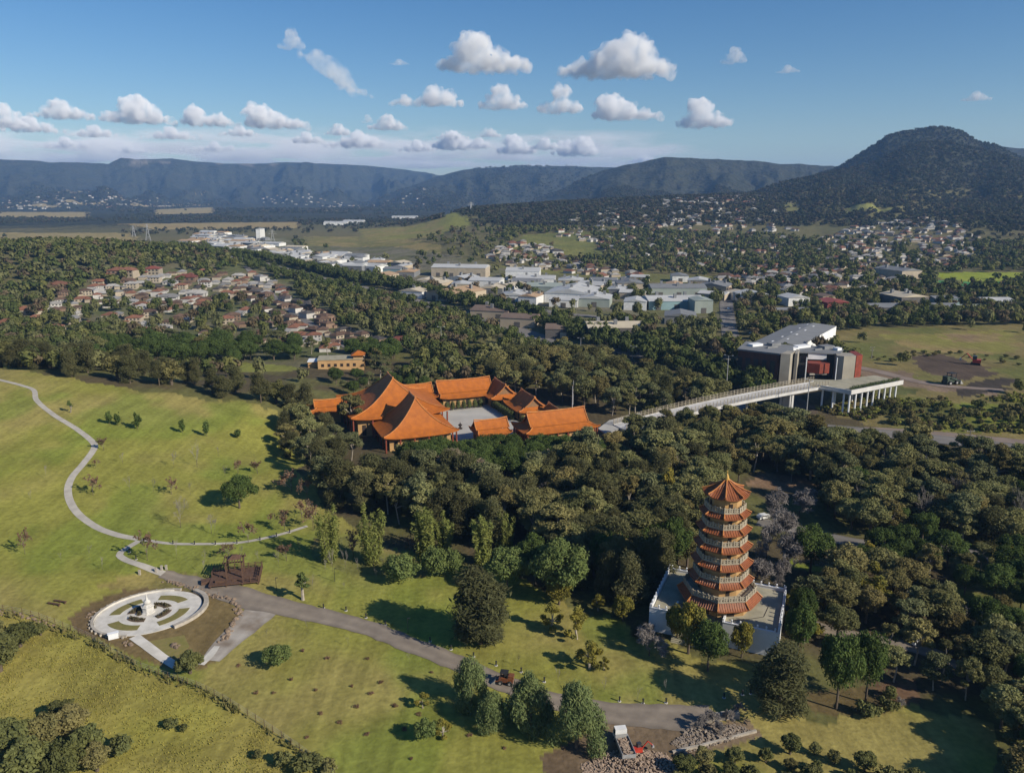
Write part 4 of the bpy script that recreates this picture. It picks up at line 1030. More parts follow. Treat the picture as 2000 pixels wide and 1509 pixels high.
# ------------------------------------------------------------------ poles
def lamp_pole(px, py, ptop, label, arm=True, r=.14):
    p = at(px, py); h = ztop(ptop, p.y) - p.z
    t = thing("light_pole", label, "light pole", (p.x, p.y, p.z - .2), random.random() * 6)
    MB().tube((0, 0, 0), (0, 0, h), r * 1.3, r * .8, 8).build("pole", M['steel'], t)
    if arm:
        a = MB(); a.tube((0, 0, h - .1), (1.6, 0, h + .25), .06, .05, 6).tube((0, 0, h - .1), (-1.6, 0, h + .25), .06, .05, 6); a.build("arm", M['steel'], t)
        for s in (-1, 1): MB().box(s * 1.9, 0, h + .2, .8, .3, .14).build("lamp_head", M['white'], t)
    return t
lamp_pole(1418, 768, 694, "tall pale light pole left of the institute beside the footbridge", r=.2)
lamp_pole(1573, 828, 742, "tall pale light pole standing in front of the footbridge near its far end", r=.2)
lamp_pole(862, 676, 638, "light pole by the road beyond the yellow building")
lamp_pole(1119, 800, 742, "slim light pole behind the gate hall in the trees", False)
lamp_pole(692, 618, 592, "thin light pole at the edge of the brown roofed suburb")
lamp_pole(1134, 684, 660, "light pole beside the grey side road below the tan shed")
lamp_pole(1403, 850, 800, "slim light pole in the trees under the footbridge", False)
lamp_pole(1236, 700, 676, "light pole by the side road near the tan roofed shed")
lamp_pole(1385, 730, 712, "short light pole in the trees left of the institute", False)
def power_pole(px, py, ptop, label):
    p = at(px, py); h = ztop(ptop, p.y) - p.z; t = thing("power_pole", label, "power pole", (p.x, p.y, p.z - .3), .1)
    MB().tube((0, 0, 0), (0, 0, h), .24, .14, 8).build("pole", M['twig'], t)
    for k, z in enumerate((h - .5, h - 2.2)):
        a = MB().box(0, 0, z, 3.0 - k * .8, .16, .16).build("crossarm", M['twig'], t)
        for i in (-1, 0, 1): MB().lathe([(.07, z + .16), (.1, z + .25), (.05, z + .42)], 6, i * 1.2 * (1 - k * .25), 0).build("insulator", M['white'], a)
power_pole(1886, 908, 838, "timber power pole with crossarms in the right hand wood below the dirt service road")
power_pole(1702, 700, 676, "timber power pole at the edge of the dry field right of the warehouse")
def pylon(px, py, ptop, label, w=9):
    p = at(px, py); h = ztop(ptop, p.y) - p.z; t = thing("pylon", label, "pylon", (p.x, p.y, p.z - 1), .3); r = max(.16, p.y / 4200); mb = MB()
    L = [(0, w / 2), (.35, w / 3.4), (.62, w / 5.5), (.8, w / 9), (1.0, .4)]
    for (f0, a), (f1, b) in zip(L, L[1:]):
        for i in range(4):
            s0, s1 = ((-1, -1), (1, -1), (1, 1), (-1, 1))[i], ((-1, -1), (1, -1), (1, 1), (-1, 1))[(i + 1) % 4]
            mb.tube((s0[0] * a, s0[1] * a, h * f0), (s0[0] * b, s0[1] * b, h * f1), r, r * .8, 4, cap=False)
            mb.tube((s0[0] * a, s0[1] * a, h * f0), (s1[0] * b, s1[1] * b, h * f1), r * .5, r * .5, 3, cap=False)
            mb.tube((s1[0] * a, s1[1] * a, h * f0), (s0[0] * b, s0[1] * b, h * f1), r * .5, r * .5, 3, cap=False)
    mb.build("tower", M['steel'], t)
    for f, l in ((.66, 8), (.8, 7), (.93, 5)): MB().tube((-l, 0, h * f), (0, 0, h * f + 1.4), r * .6, r, 4).tube((l, 0, h * f), (0, 0, h * f + 1.4), r * .6, r, 4).build("crossarm", M['steel'], t)
pylon(290, 470, 437, "nearer lattice pylon above the suburb in front of the dry field")
pylon(262, 462, 440, "second lattice pylon just left of the nearer pylon", 7)
pylon(533, 472, 448, "lattice pylon among the far white sheds", 8)
pylon(920, 412, 394, "small lattice mast on top of the grassy knoll", 6)
pylon(1512, 420, 408, "thin lattice mast far off on the wooded hillside", 5)
# ------------------------------------------------------------------ memorial garden
M['pale'] = mat("pale_garden_paving", (.62, .59, .53), (.47, .445, .395), .4, .85, bump=.01)
M['stone'] = mat("pale_garden_stone", (.42, .38, .32), (.31, .275, .225), .9, .9, bump=.05, bscale=3)
M['turf'] = mat("ring_lawn", (.155, .145, .04), (.20, .165, .06), .8, .95)
M['soil'] = mat("bed_soil", (.09, .062, .04), (.12, .085, .055), 1.2, .95)
M['rock'] = mat("brown_field_rock", (.23, .17, .12), (.15, .11, .08), 1.4, .95, rnd=.3, bump=.05, bscale=4)
GZ = 2.0
gd = thing("memorial_garden", "round paved garden with ring shaped beds and pale curved walls on the lawn slope", "garden", (GC[0], GC[1] - 1.2, GZ), radians(26))
SY = .84
gd.scale = (.90, .90, 1)
MB().ring(.01, 12.1, -.6, .10, n=80, sy=SY).build("paving", M['pale'], gd)
for a0, a1, ri, ro, m in ((18, 72, 6.9, 9.4, 'turf'), (100, 160, 6.9, 9.4, 'turf'), (192, 252, 6.9, 9.4, 'turf'), (282, 345, 6.9, 9.4, 'turf')):
    MB().ring(ri, ro, .101, .16, a0, a1, sy=SY).build("lawn_bed", M[m], gd)
C_, R_ = [], []
for a0, a1, ri, ro in ((10, 78, 3.3, 5.2), (108, 162, 3.3, 5.2), (195, 255, 3.3, 5.2), (290, 345, 3.3, 5.2), (50, 200, 1.9, 2.7)):
    b = MB().ring(ri, ro, .101, .2, a0, a1, sy=SY).build("plant_bed", M['soil'], gd)
    C_ = [((ri + ro) / 2 * cos(radians(a)), (ri + ro) / 2 * sin(radians(a)) * SY, .45) for a in range(a0 + 3, a1 - 2, 7)]
    V, Fc = leaf_quads(C_, [(.55, .55, .35)] * len(C_), 26 * len(C_), .14, 1.4, .5, .3, 0, .4, a0); link("bed_foliage", np_mesh("bed_foliage", V, Fc, LM['bed']), b)
MB().ring(12.3, 12.75, -.8, .42, 52, 246, sy=SY).ring(12.2, 12.85, .421, .5, 52, 246, sy=SY).build("wall", M['stone'], gd)
MB().ring(12.2, 12.29, .0, .45, 60, 240, sy=SY).build("bench_step", M['pale'], gd)
MB().ring(12.6, 13.7, -1.2, .7, -68, 34, sy=SY).build("retaining_wall", M['stone'], gd)
MB().ring(12.101, 12.599, -.3, .13, -66, 32, sy=SY).build("gutter", M['soil'], gd)
for k in range(22):
    a = radians(54 + k * 9); MB().box(13.05 * cos(a), 13.05 * sin(a) * SY, -.4, .5, .35, .8, a).build("wall_pier", M['stone'], gd)
# stupa in the middle
st = thing("stupa", "small white stone stupa on an octagonal plinth in the middle of the round garden", "stupa", (GC[0] - .3, GC[1] - 1.1, GZ + .102), 0); st.scale = (.82, .82, .9)
M['white2'] = mat("weathered_white_stone", (.60, .58, .54), (.46, .44, .40), 1.2, .9)
MB().lathe([(1.75, 0), (1.75, .25), (1.5, .3), (1.5, 1.55), (1.7, 1.62), (1.7, 1.8)], 8, rot=.2).build("plinth", M['white2'], st)
MB().lathe([(1.3, 1.802), (1.3, 2.0), (1.0, 2.05), (1.0, 2.25), (.85, 2.3)], 8, rot=.2).build("step", M['white2'], st)
MB().lathe([(.75, 2.302), (.92, 2.6), (.9, 2.95), (.6, 3.25), (.3, 3.4), (.34, 3.5), (.34, 3.65), (.26, 3.7), (.2, 4.1), (.1, 4.6), (.14, 4.7), (.03, 4.95)], 16).build("dome", M['white2'], st, True)
sb = thing("sign_plinth", "white stone block standing at the lower left edge of the round garden", "plinth", at(222, 1246), .5)
MB().box(0, 0, -.3, 1.9, .7, 1.5).build("block", M['white'], sb); MB().box(0, 0, 1.202, 2.1, .9, .12).build("cap", M['white'], sb)
ribbon("garden_path", [(262, 1243, 2.2), (296, 1268, 2.0), (330, 1292, 1.9), (345, 1301, 1.9)], M['pale'], .09, .8, wob=.05)
ribbon("garden_path_end", [(424, 1262, 1.2), (410, 1280, 1.7), (392, 1298, 1.6)], M['pale'], .10, .8, wob=.05)
gl = at(335, 1262)
tag(link("grass_patch", MB().prism([(*at(*q)[:2], at(*q).z) for q in ((290, 1252), (360, 1240), (370, 1262), (345, 1286), (333, 1284))], -.1, .07).mesh("grass_patch", M['turf'])), kind="structure")

def rock(x, y, s, label, group, z=None):
    g = np.random.default_rng(int(abs(x * 97 + y * 31)) % 99991); n = 7; mb = MB(); P = []
    for r, zz in ((.5, -.3), (.62, .05), (.5, .35), (.22, .52)):
        for i in range(n): a = 2 * pi * i / n; k = r * (.75 + .5 * g.random()); P.append((k * cos(a), k * sin(a), zz * (.8 + .4 * g.random())))
    fs = [(j * n + i, j * n + (i + 1) % n, (j + 1) * n + (i + 1) % n, (j + 1) * n + i) for j in range(3) for i in range(n)] + [tuple(3 * n + i for i in range(n))]
    o = mb.add(P, fs).build("rock", M['rock']); o.location = (x, y, zat(x, y) if z is None else z); o.scale = (s, s * (.7 + .5 * g.random()), s * .9); o.rotation_euler.z = g.random() * 6
    return tag(o, label, "rock", group)
def rock_row(px, n, label, group, s=.8, jit=.4):
    P = [at(*p) for p in px]; seg = [(b - a).length for a, b in zip(P, P[1:])]; tot = sum(seg)
    for k in range(n):
        d = tot * (k + .5) / n; i = 0
        while i < len(seg) - 1 and d > seg[i]: d -= seg[i]; i += 1
        p = P[i].lerp(P[i + 1], d / seg[i]); rock(p.x + random.gauss(0, jit), p.y + random.gauss(0, jit), s * random.uniform(.6, 1.35), label, group)
rock_row([(322, 1134), (355, 1143), (385, 1152), (395, 1158)], 26, "brown rock in the row between the driveway and the top of the round garden", "rocks above the round garden", .6)
rock_row([(398, 1160), (420, 1163), (445, 1166), (462, 1180), (468, 1198), (455, 1222), (440, 1245), (432, 1254)], 60, "brown rock in the curved row along the right edge of the garden soil", "rocks along the garden soil", .75)
rock_row([(240, 1252), (262, 1258)], 8, "brown rock below the white block at the garden edge", "rocks at the lower garden edge", .6)
rock_row([(172, 1205), (182, 1192)], 7, "brown rock outside the left wall of the round garden", "rocks left of the round garden", .6)
rock_row([(343, 1263), (349, 1264)], 3, "brown rock on the grass patch beside the garden path", "rocks on the grass patch", .9)
rock_row([(0, 1196), (40, 1200), (80, 1214), (105, 1222)], 24, "dark rock along the fence at the top of the yellow field", "rocks along the field fence", .6)

# ------------------------------------------------------------------ timber pavilion on its deck
pv = at(462, 1128)
t = thing("timber_pavilion", "dark timber deck with railings and a small pergola beside the driveway", "pavilion", (pv.x, pv.y, pv.z), radians(12))
MB().box(0, 0, .35, 11.5, 8.0, .25).build("deck", M['wood'], t)
for x in (-5.4, -1.8, 1.8, 5.4):
    for y in (-3.7, 3.7): MB().box(x, y, -2.4, .28, .28, 2.745).build("stump", M['wood'], t)
def rail(x0, y0, x1, y1):
    L = hypot(x1 - x0, y1 - y0); a = atan2(y1 - y0, x1 - x0); mb = MB(); n = max(2, round(L / 1.6))
    for h in (.95, 1.35, 1.7): mb.box((x0 + x1) / 2, (y0 + y1) / 2, h, L, .08, .12, a)
    for k in range(n + 1): mb.box(x0 + (x1 - x0) * k / n, y0 + (y1 - y0) * k / n, .601, .2, .2, 1.3, a)
    mb.build("railing", M['wood'], t)
rail(-5.6, 3.8, 5.6, 3.8); rail(5.6, 3.6, 5.6, -3.8); rail(-5.6, 3.6, -5.6, .5); rail(2.0, -3.9, 5.4, -3.9)
pg = MB()
for x in (-2.0, 1.6):
    for y in (-1.2, 2.0): pg.box(x, y, .601, .34, .34, 3.9)
pg.build("post", M['wood'], t)
pg = MB()
for y in (-1.2, 2.0): pg.box(-.2, y, 4.502, 5.0, .22, .32)
for k in range(8): pg.box(-2.4 + k * .63, .4, 4.824, .14, 4.6, .22)
pg.box(-.2, .4, 5.046, 2.9, 2.4, .8, top=(.3, .3)); pg.build("pergola", M['wood'], t)
MB().box(-3.4, -2.6, .601, 2.0, .6, .5).build("bench", M['wood'], t)
b = MB(); b.box(-6.6, -.6, -.4, 2.6, 1.8, .9, .2); b.build("ramp", M['wood'], t)
for px, py, l in ((437, 1132, "dark timber bench at the front left of the timber deck"), (462, 1140, "dark timber bench at the front right of the timber deck")):
    p = at(px, py); q = thing("bench", l, "bench", p, .25)
    MB().box(0, 0, .42, 1.9, .5, .1).build("seat", M['wood'], q)
    for s in (-.75, .75): MB().box(s, 0, -.1, .12, .45, .52).build("leg", M['wood'], q)
    MB().box(0, .25, .521, 1.9, .07, .5).build("backrest", M['wood'], q)
for px, py, l in ((106, 1181, "lower dark timber bench lying alone on the brown lawn"), (118, 1176, "upper dark timber bench lying alone on the brown lawn")):
    p = at(px, py); q = thing("bench", l, "bench", p, -.25)
    MB().box(0, 0, .35, 3.3, .4, .12).build("seat", M['wood'], q)
    for s in (-1.3, 0, 1.3): MB().box(s, 0, -.1, .14, .38, .45).build("leg", M['wood'], q)
for px, py in ((273, 1122), (305, 1117), (316, 1113), (325, 1112)):
    p = at(px, py); q = tag(MB().box(0, 0, -.2, .45, .35, 1.3).box(0, 0, 1.1, .55, .45, .1).build("gate_post", M['stone']), "pale stone post where the footpath meets the driveway", "post", "stone posts at the footpath end"); q.location = p

# ------------------------------------------------------------------ bollards, fence, lawn plants
def bollard(px, py, label, group):
    p = at(px, py); q = thing("bollard_light", label, "bollard", p, 0, group)
    MB().lathe([(.14, -.2), (.14, .85)], 8).build("post", M['black'], q); MB().lathe([(.19, .852), (.19, 1.0), (.05, 1.06)], 8).build("cap", M['black'], q)
    MB().lathe([(.34, -.05), (.34, .05)], 10).build("base", M['pale'], q)
for px, py in ((632, 1187), (676, 1192), (715, 1206), (753, 1220), (840, 1252), (881, 1268), (925, 1282), (969, 1299), (1018, 1312), (1063, 1331), (1210, 1369), (1256, 1373), (1301, 1372)):
    bollard(px, py, "small dark bollard light on the upper verge of the gravel driveway", "bollards along the driveway")
for px, py in ((1414, 1362), (1450, 1356), (1466, 1354)): bollard(px, py, "small dark bollard light near the she-oak below the pagoda", "bollards below the pagoda")
for px, py in ((338, 1062), (380, 1063), (421, 1063), (463, 1061), (508, 1054), (540, 1047), (566, 1040)):
    bollard(px, py, "dark bollard light beside the thin branch path across the lawn", "bollards along the branch path")
for px, py in ((253, 1078), (266, 1092)): bollard(px, py, "dark bollard light beside the footpath bend next to the russet tree", "bollards at the footpath bend")
for px, py, pt, l in ((797, 1236, 1207, "slim black lamp post on the driveway verge left of the dark conifer"), (540, 1152, 1128, "slim black lamp post on the lawn right of the timber deck"), (654, 1135, 1110, "slim black lamp post on the lawn left of the round bush")):
    p = at(px, py); q = thing("lamp_post", l, "lamp post", p); h = ztop(pt, p.y) - p.z
    MB().tube((0, 0, -.2), (0, 0, h), .07, .05, 6).build("pole", M['black'], q); MB().box(.25, 0, h, .6, .2, .1).build("lamp_head", M['black'], q)

fp = [at(*p) for p in ((-60, 1188), (0, 1192), (70, 1206), (160, 1240), (230, 1282), (300, 1314), (400, 1349), (500, 1408), (600, 1476), (660, 1524))]
fence = thing("wire_fence", "post and wire fence along the upper edge of the yellow field", "fence", (0, 0, 0))
c = ctrl([(p.x, p.y, 0) for p in fp], .25); dd = np.r_[0, np.cumsum(np.hypot(np.diff(c[:, 0]), np.diff(c[:, 1])))]
posts = [c[np.searchsorted(dd, s)] for s in np.arange(.5, dd[-1], 2.4)][:98]
for k, p in enumerate(posts): MB().tube((p[0], p[1], zat(p[0], p[1]) - .3), (p[0] + .04 * (k % 3 - 1), p[1], zat(p[0], p[1]) + 1.45 + .15 * (k % 2)), .06, .05, 5).build("post", M['wood'], fence)
for h in (.5, .95, 1.35): MB().path([(p[0], p[1], zat(p[0], p[1]) + h) for p in posts], .018, 3).build("wire", M['steel'], fence)

REDS = [(500, 1353), (535, 1353), (567, 1367), (569, 1327), (616, 1348), (626, 1394), (656, 1366), (665, 1411), (686, 1339), (696, 1381), (479, 1325), (467, 1301), (722, 1356), (771, 1379), (742, 1404), (819, 1395), (715, 1436), (789, 1425), (757, 1458), (918, 1436), (987, 1462), (803, 1480), (672, 1301), (717, 1287), (745, 1331), (845, 1313), (619, 1310), (640, 1286), (590, 1270), (600, 1440), (850, 1440)]
for s in range(3):
    g = np.random.default_rng(400 + s); V, Fc = leaf_quads([(g.normal() * .35, g.normal() * .3, .28) for _ in range(6)], [(.4, .35, .26)] * 6, 170, .1, 1.6, .4, .3, 0, .3, 400 + s)
    KINDS.setdefault('redshrub', []).append((np_mesh("crown", V, Fc, LM['red']), None, 2.0, .6))
NAMES['redshrub'] = ('low_shrub', 'shrub')
for px, py in [q for i, q in enumerate(REDS) if i % 4 != 2]:
    p = at(px, py); plant('redshrub', p.x, p.y, random.uniform(.35, .6), random.uniform(.9, 1.6), "low red brown shrub in the planted rows on the lawn below the driveway", "low red shrubs on the lower lawn")

# ------------------------------------------------------------------ machines
M['vwhite'] = mat("white_vehicle_paint", (.72, .72, .70), None, .5, .35, spec=.5)
M['tyre'] = mat("black_rubber", (.022, .022, .022), None, 1, .9)
M['orange'] = mat("orange_machine_paint", (.20, .075, .03), (.12, .05, .03), 1, .5)
M['mred'] = mat("red_machine_paint", (.45, .045, .025), None, 1, .45)
M['brick'] = mat("salvaged_brick", (.34, .26, .19), (.22, .16, .12), 2.5, .95, rnd=.2)
def wheels(t, xs, hw, r, w=.3):
    for x in xs:
        for s in (-1, 1):
            q = MB(); a, b = Vector((x, s * hw - w / 2, r)), Vector((x, s * hw + w / 2, r)); q.tube(a, b, r, r, 14); o = q.build("wheel", M['tyre'], t)
            MB().tube(a - Vector((0, .02, 0)), b + Vector((0, .02, 0)), r * .5, r * .5, 10).build("rim", M['steel'], o)
def truck(px, py, rz):
    p = at(px, py); t = thing("tipper_truck", "white tipper truck carrying salvaged bricks on the bare earth at the bottom", "truck", p, rz)
    MB().box(-.4, 0, .55, 6.4, 1.0, .3).build("chassis", M['black'], t)
    cab = MB(); cab.add([(1.4, -1.05, .8), (2.9, -1.05, .8), (2.9, -1.05, 1.6), (2.55, -1.0, 2.75), (1.4, -1.0, 2.75), (1.4, 1.05, .8), (2.9, 1.05, .8), (2.9, 1.05, 1.6), (2.55, 1.0, 2.75), (1.4, 1.0, 2.75)],
        [(0, 1, 2, 3, 4), (9, 8, 7, 6, 5), (1, 6, 7, 2), (2, 7, 8, 3), (3, 8, 9, 4), (4, 9, 5, 0), (0, 5, 6, 1)]); c = cab.build("cab", M['vwhite'], t)
    MB().add([(2.92, -.9, 1.68), (2.92, .9, 1.68), (2.63, .86, 2.6), (2.63, -.86, 2.6)], [(0, 1, 2, 3)]).build("windscreen", M['glass'], c)
    for s in (-1, 1): MB().box(2.05, s * 1.045, 1.65, .9, .03, .75).build("side_window", M['glass'], c)
    tr = MB(); tr.box(-1.2, 0, 1.0, 4.6, 2.3, .12)
    for s in (-1, 1): tr.box(-1.2, s * 1.12, 1.121, 4.6, .08, .7)
    tr.box(-3.47, 0, 1.121, .08, 2.15, .6); tr.box(1.07, 0, 1.121, .08, 2.15, 1.0); tr.build("tray", M['steel'], t)
    g = np.random.default_rng(3); ld = MB()
    for k in range(90): ld.box(-1.2 + g.uniform(-2, 2), g.uniform(-.9, .9), 1.12 + g.random() * .45, .45, .28, .2, g.random() * 3)
    ld.build("brick_load", M['brick'], t); wheels(t, (2.1, -2.3), .92, .48)
    for s in (-.7, .7): MB().box(2.93, s, .95, .06, .3, .2).build("headlight", M['white'], t)
truck(1217, 1462, radians(98))
def loader(px, py, rz, name, label, body, sc=1.0):
    p = at(px, py); t = thing(name, label, "loader", p, rz); t.scale = (sc,) * 3
    MB().box(-.3, 0, .5, 2.6, 1.3, .8).box(-1.2, 0, 1.301, 1.0, 1.2, .5).build("body", body, t)
    cb = MB()
    for x in (-.55, .7):
        for y in (-.55, .55): cb.box(x, y, 1.302, .1, .1, 1.0)
    cb.build("cab_frame", M['black'], t); MB().box(.08, 0, 2.303, 1.5, 1.3, .1).build("cab_roof", M['black'], t); MB().box(.0, 0, 1.303, .6, .5, .5).build("seat", M['black'], t)
    MB().tube((-.9, -.75, 1.5), (1.7, -.75, .6), .1).tube((-.9, .75, 1.5), (1.7, .75, .6), .1).build("lift_arm", body, t)
    MB().add([(1.7, -.95, .1), (2.5, -.95, .05), (1.7, -.95, .9), (1.7, .95, .1), (2.5, .95, .05), (1.7, .95, .9)], [(0, 1, 4, 3), (0, 3, 5, 2), (0, 2, 1), (3, 4, 5)]).build("bucket", M['steel'], t); wheels(t, (.75, -1.0), .8, .45)
loader(986, 1333, radians(170), "compact_loader", "orange and black compact loader parked on the driveway beside the willowy pepper trees", M['orange'], 1.05)
loader(1856, 750, radians(20), "wheel_loader", "dark green loader working on the dirt track in the right hand field", mat("dark_green_paint", (.05, .07, .05)), 2.4)
def excavator(px, py, rz, label, m, sc=1.0):
    p = at(px, py); t = thing("excavator", label, "excavator", p, rz); t.scale = (sc,) * 3
    for s in (-.75, .75): MB().box(0, s, 0, 2.4, .4, .6, top=(.85, 1)).build("track", M['tyre'], t)
    MB().box(-.2, 0, .62, 2.0, 1.6, .9).build("body", m, t); MB().box(.35, .35, 1.522, 1.0, .8, 1.0).build("cab", M['glass'], t)
    MB().tube((.8, -.3, 1.3), (2.3, -.3, 2.9), .16).tube((2.3, -.3, 2.9), (3.6, -.3, 1.5), .12).build("boom", m, t); MB().box(3.7, -.3, .9, .6, .7, .6, top=(.6, 1)).build("bucket", M['steel'], t)
excavator(1246, 1470, radians(20), "small red excavator beside the white truck on the rubble heap", M['mred'], .72)
excavator(1905, 712, radians(150), "distant red excavator on the dark earth in the right hand field", M['mred'], 2.0)
CARN = 0
def car(px, py, rz, label, col, van=False):
    global CARN; CARN += 1
    p = at(px, py); t = thing("parked_van" if van else "parked_car", label, "van" if van else "car", p, rz); m = M[col]
    H_ = 2.1 if van else 1.42
    P = [(-2.2, .35), (2.2, .35), (2.25, .75), (1.3, .92), (.7, H_), (-1.4 if not van else -2.15, H_), (-2.1 if not van else -2.2, .95)]
    n = len(P); V = [(x, -.86, z) for x, z in P] + [(x, .86, z) for x, z in P]
    MB().add(V, [tuple(range(n)), tuple(reversed(range(n, 2 * n)))] + [(i, n + i, n + (i + 1) % n, (i + 1) % n) for i in range(n)]).build("body", m, t)
    for s in (-1, 1): MB().add([(1.05, s * .875, .98), (.6, s * .875, H_ - .1), (-1.2, s * .875, H_ - .1), (-1.7, s * .875, .98)], [(0, 1, 2, 3)]).build("side_window", M['glass'], t)
    MB().add([(1.27, -.75, .96), (1.27, .75, .96), (.76, .7, H_ - .06), (.76, -.7, H_ - .06)], [(0, 1, 2, 3)]).build("windscreen", M['glass'], t)
    wheels(t, (1.35, -1.35), .78, .33, .22)
M['vsilver'] = mat("silver_vehicle_paint", (.42, .43, .45), None, 1, .3, spec=.5)
M['vdark'] = mat("dark_vehicle_paint", (.05, .055, .07), None, 1, .3, spec=.5)
for a in ((1796, 1256, .3, "white car on the grey park road among the trees at the right", 'vwhite'), (1802, 853, .1, "white car on the dirt service road", 'vwhite', True), (1492, 1012, .4, "white car in the car park glimpsed behind the bare trees", 'vwhite'),
          (1476, 744, 1.2, "white van parked in front of the rust red institute wall", 'vwhite', True), (1492, 757, .6, "white van parked lower down by the institute hedge", 'vwhite', True),
          (1437, 665, .5, "large white van at the left end of the grey warehouse", 'vwhite', True), (1470, 652, .4, "white car in the front row behind the warehouse yard", 'vwhite'), (1478, 648, .4, "silver car in the middle row of the warehouse yard", 'vsilver', True), (1486, 643, .4, "white van in the back row of the warehouse yard", 'vwhite', True),
          (1405, 694, .2, "silver car on the road left of the institute", 'vsilver'), (1418, 640, 1.4, "dark car on the straight road into the industrial estate", 'vdark'), (1422, 604, 1.4, "white car far up the straight road into the industrial estate", 'vwhite')):
    car(*a)

# ------------------------------------------------------------------ rubble, blocks
M['rubstone'] = mat("broken_sandstone", (.30, .25, .20), (.20, .16, .125), 1.2, .95)
def rubble(name, poly, n, m, s0, s1, hmax, seed, label, cat):
    g = np.random.default_rng(seed); P = np.array(gpoly(poly))[:, :2]; lo, hi = P.min(0), P.max(0); cen = P.mean(0); mb = MB(); k = 0
    while k < n:
        x, y = g.uniform(lo[0], hi[0]), g.uniform(lo[1], hi[1])
        if not inpoly(np.array([x]), np.array([y]), P)[0]: continue
        k += 1; f = max(0, 1 - hypot((x - cen[0]) / (hi[0] - lo[0]) * 2, (y - cen[1]) / (hi[1] - lo[1]) * 2)); s = g.uniform(s0, s1)
        mb.box(x, y, zat(x, y) - .1 + hmax * f * g.random(), s, s * g.uniform(.4, .9), s * g.uniform(.3, .7), g.random() * 3, top=(g.uniform(.7, 1), g.uniform(.7, 1)))
    o = mb.build(name, m); return tag(o, label, cat, kind="stuff")
rubble("rubble_heap", [(1135, 1492), (1180, 1472), (1240, 1462), (1300, 1470), (1325, 1500), (1300, 1530), (1140, 1530)], 2600, M['brick'], .14, .42, 1.3, 3, "heap of broken bricks and stone beside the red excavator", "rubble")
rubble("stone_rubble", [(1310, 1452), (1350, 1418), (1400, 1412), (1450, 1418), (1476, 1428), (1420, 1448), (1340, 1470)], 900, M['rubstone'], .18, .55, .6, 5, "scattered pale stone rubble beside the stacked sandstone blocks", "rubble")
g = np.random.default_rng(8)
for k, (px, py) in enumerate(((1384, 1408), (1397, 1405), (1410, 1403), (1424, 1401), (1437, 1400))):
    p = at(px, py); o = MB().box(0, 0, -.2, 1.3, 1.0, 1.2, top=(.92, .95)).box(.1, 0, 1.001, .9, .7, .35, .2, top=(.9, .9)).build("sandstone_block", M['stone']); o.location = p; o.rotation_euler.z = .2 + g.normal() * .15
    tag(o, "large pale sandstone block in the row at the end of the driveway", "stone block", "sandstone blocks at the driveway end")
kb = [at(*p) for p in ((1312, 1470), (1365, 1458), (1420, 1444), (1478, 1428))]
for a, b in zip(kb, kb[1:]):
    m = (a + b) / 2; o = MB().box(0, 0, -.2, (b - a).length - .3, .45, .6).build("stone_kerb", M['stone']); o.location = m; o.rotation_euler.z = atan2(b.y - a.y, b.x - a.x)
    tag(o, "long pale kerb stone along the lower edge of the stone rubble", "kerb", "kerb stones below the rubble")
# ------------------------------------------------------------------ trees one can name
T = plant_px
T('fig', 468, 992, 932, 66, "round dense dark tree standing alone on the lawn hill left of the russet trees")
T('fig', 212, 827, 804, 15, "small dark lawn tree, leftmost of the five on the upper hill") if False else None
for px, b, tp, w, l in ((214, 828, 803, 15, "small dark lawn tree, leftmost of the five on the upper hill"), (231, 830, 806, 13, "small dark lawn tree, second from the left on the upper hill"), (269, 838, 806, 19, "small dark lawn tree in the middle of the five on the upper hill"),
                        (357, 845, 819, 14, "small dark lawn tree, second from the right on the upper hill"), (404, 852, 821, 13, "small dark lawn tree, rightmost of the five on the upper hill"), (465, 856, 838, 14, "tiny dark shrubby tree in shade near the lawn hill wood edge")):
    T('lawn_tree', px, b, tp, w, l)
T('young_tree', 592, 1173, 1118, 30, "slim young tree with a pale trunk beside the driveway bend")
T('young_tree', 137, 805, 782, 12, "thin pale young tree near the top bend of the footpath")
for px, b, tp, w, l in ((203, 880, 852, 28, "small russet tree right of the footpath below the five dark lawn trees"), (182, 967, 928, 36, "russet tree beside the footpath where it bends back"), (187, 915, 896, 18, "tiny russet tree between the two footpath russet trees"),
                        (335, 965, 933, 30, "small russet tree in the middle of the lawn hill"), (288, 1094, 1036, 40, "dense russet tree at the footpath junction"), (485, 1060, 1018, 36, "russet tree above the branch path"), (447, 1090, 1060, 34, "russet tree behind the timber deck"),
                        (530, 1030, 1000, 26, "russet tree left of the pair by the wood edge"), (556, 1035, 992, 34, "russet tree close to the branch path end"), (465, 925, 896, 32, "left russet tree in the shade of the wood edge"), (503, 925, 898, 32, "right russet tree in the shade of the wood edge"),
                        (590, 1015, 975, 46, "russet tree at the wood edge above the bamboo"), (612, 1035, 985, 42, "russet tree just left of the first bamboo clump"), (570, 960, 915, 52, "wide russet tree under the dark wood edge"), (600, 975, 930, 46, "second wide russet tree under the dark wood edge"), (690, 1085, 1030, 42, "russet tree between the two bamboo clumps"), (560, 1095, 1060, 40, "low russet tree below the branch path end"),
                        (49, 1082, 1032, 28, "thin russet tree at the far left of the lower lawn"), (800, 1080, 1042, 34, "russet tree behind the round bush")):
    T('russet', px, b, tp, w, l)
for px, b, tp, w, l in ((353, 1030, 968, 36, "bare pale tree in the middle of the lower lawn hill"), (413, 1042, 1000, 24, "thin bare tree above the branch path"), (340, 912, 880, 16, "thin bare tree in the middle of the upper lawn")):
    T('bare_thin', px, b, tp, w, l)
T('bamboo', 645, 1096, 990, 46, "first tall yellow green bamboo clump at the wood edge"); T('bamboo', 727, 1099, 990, 50, "second tall yellow green bamboo clump at the wood edge")
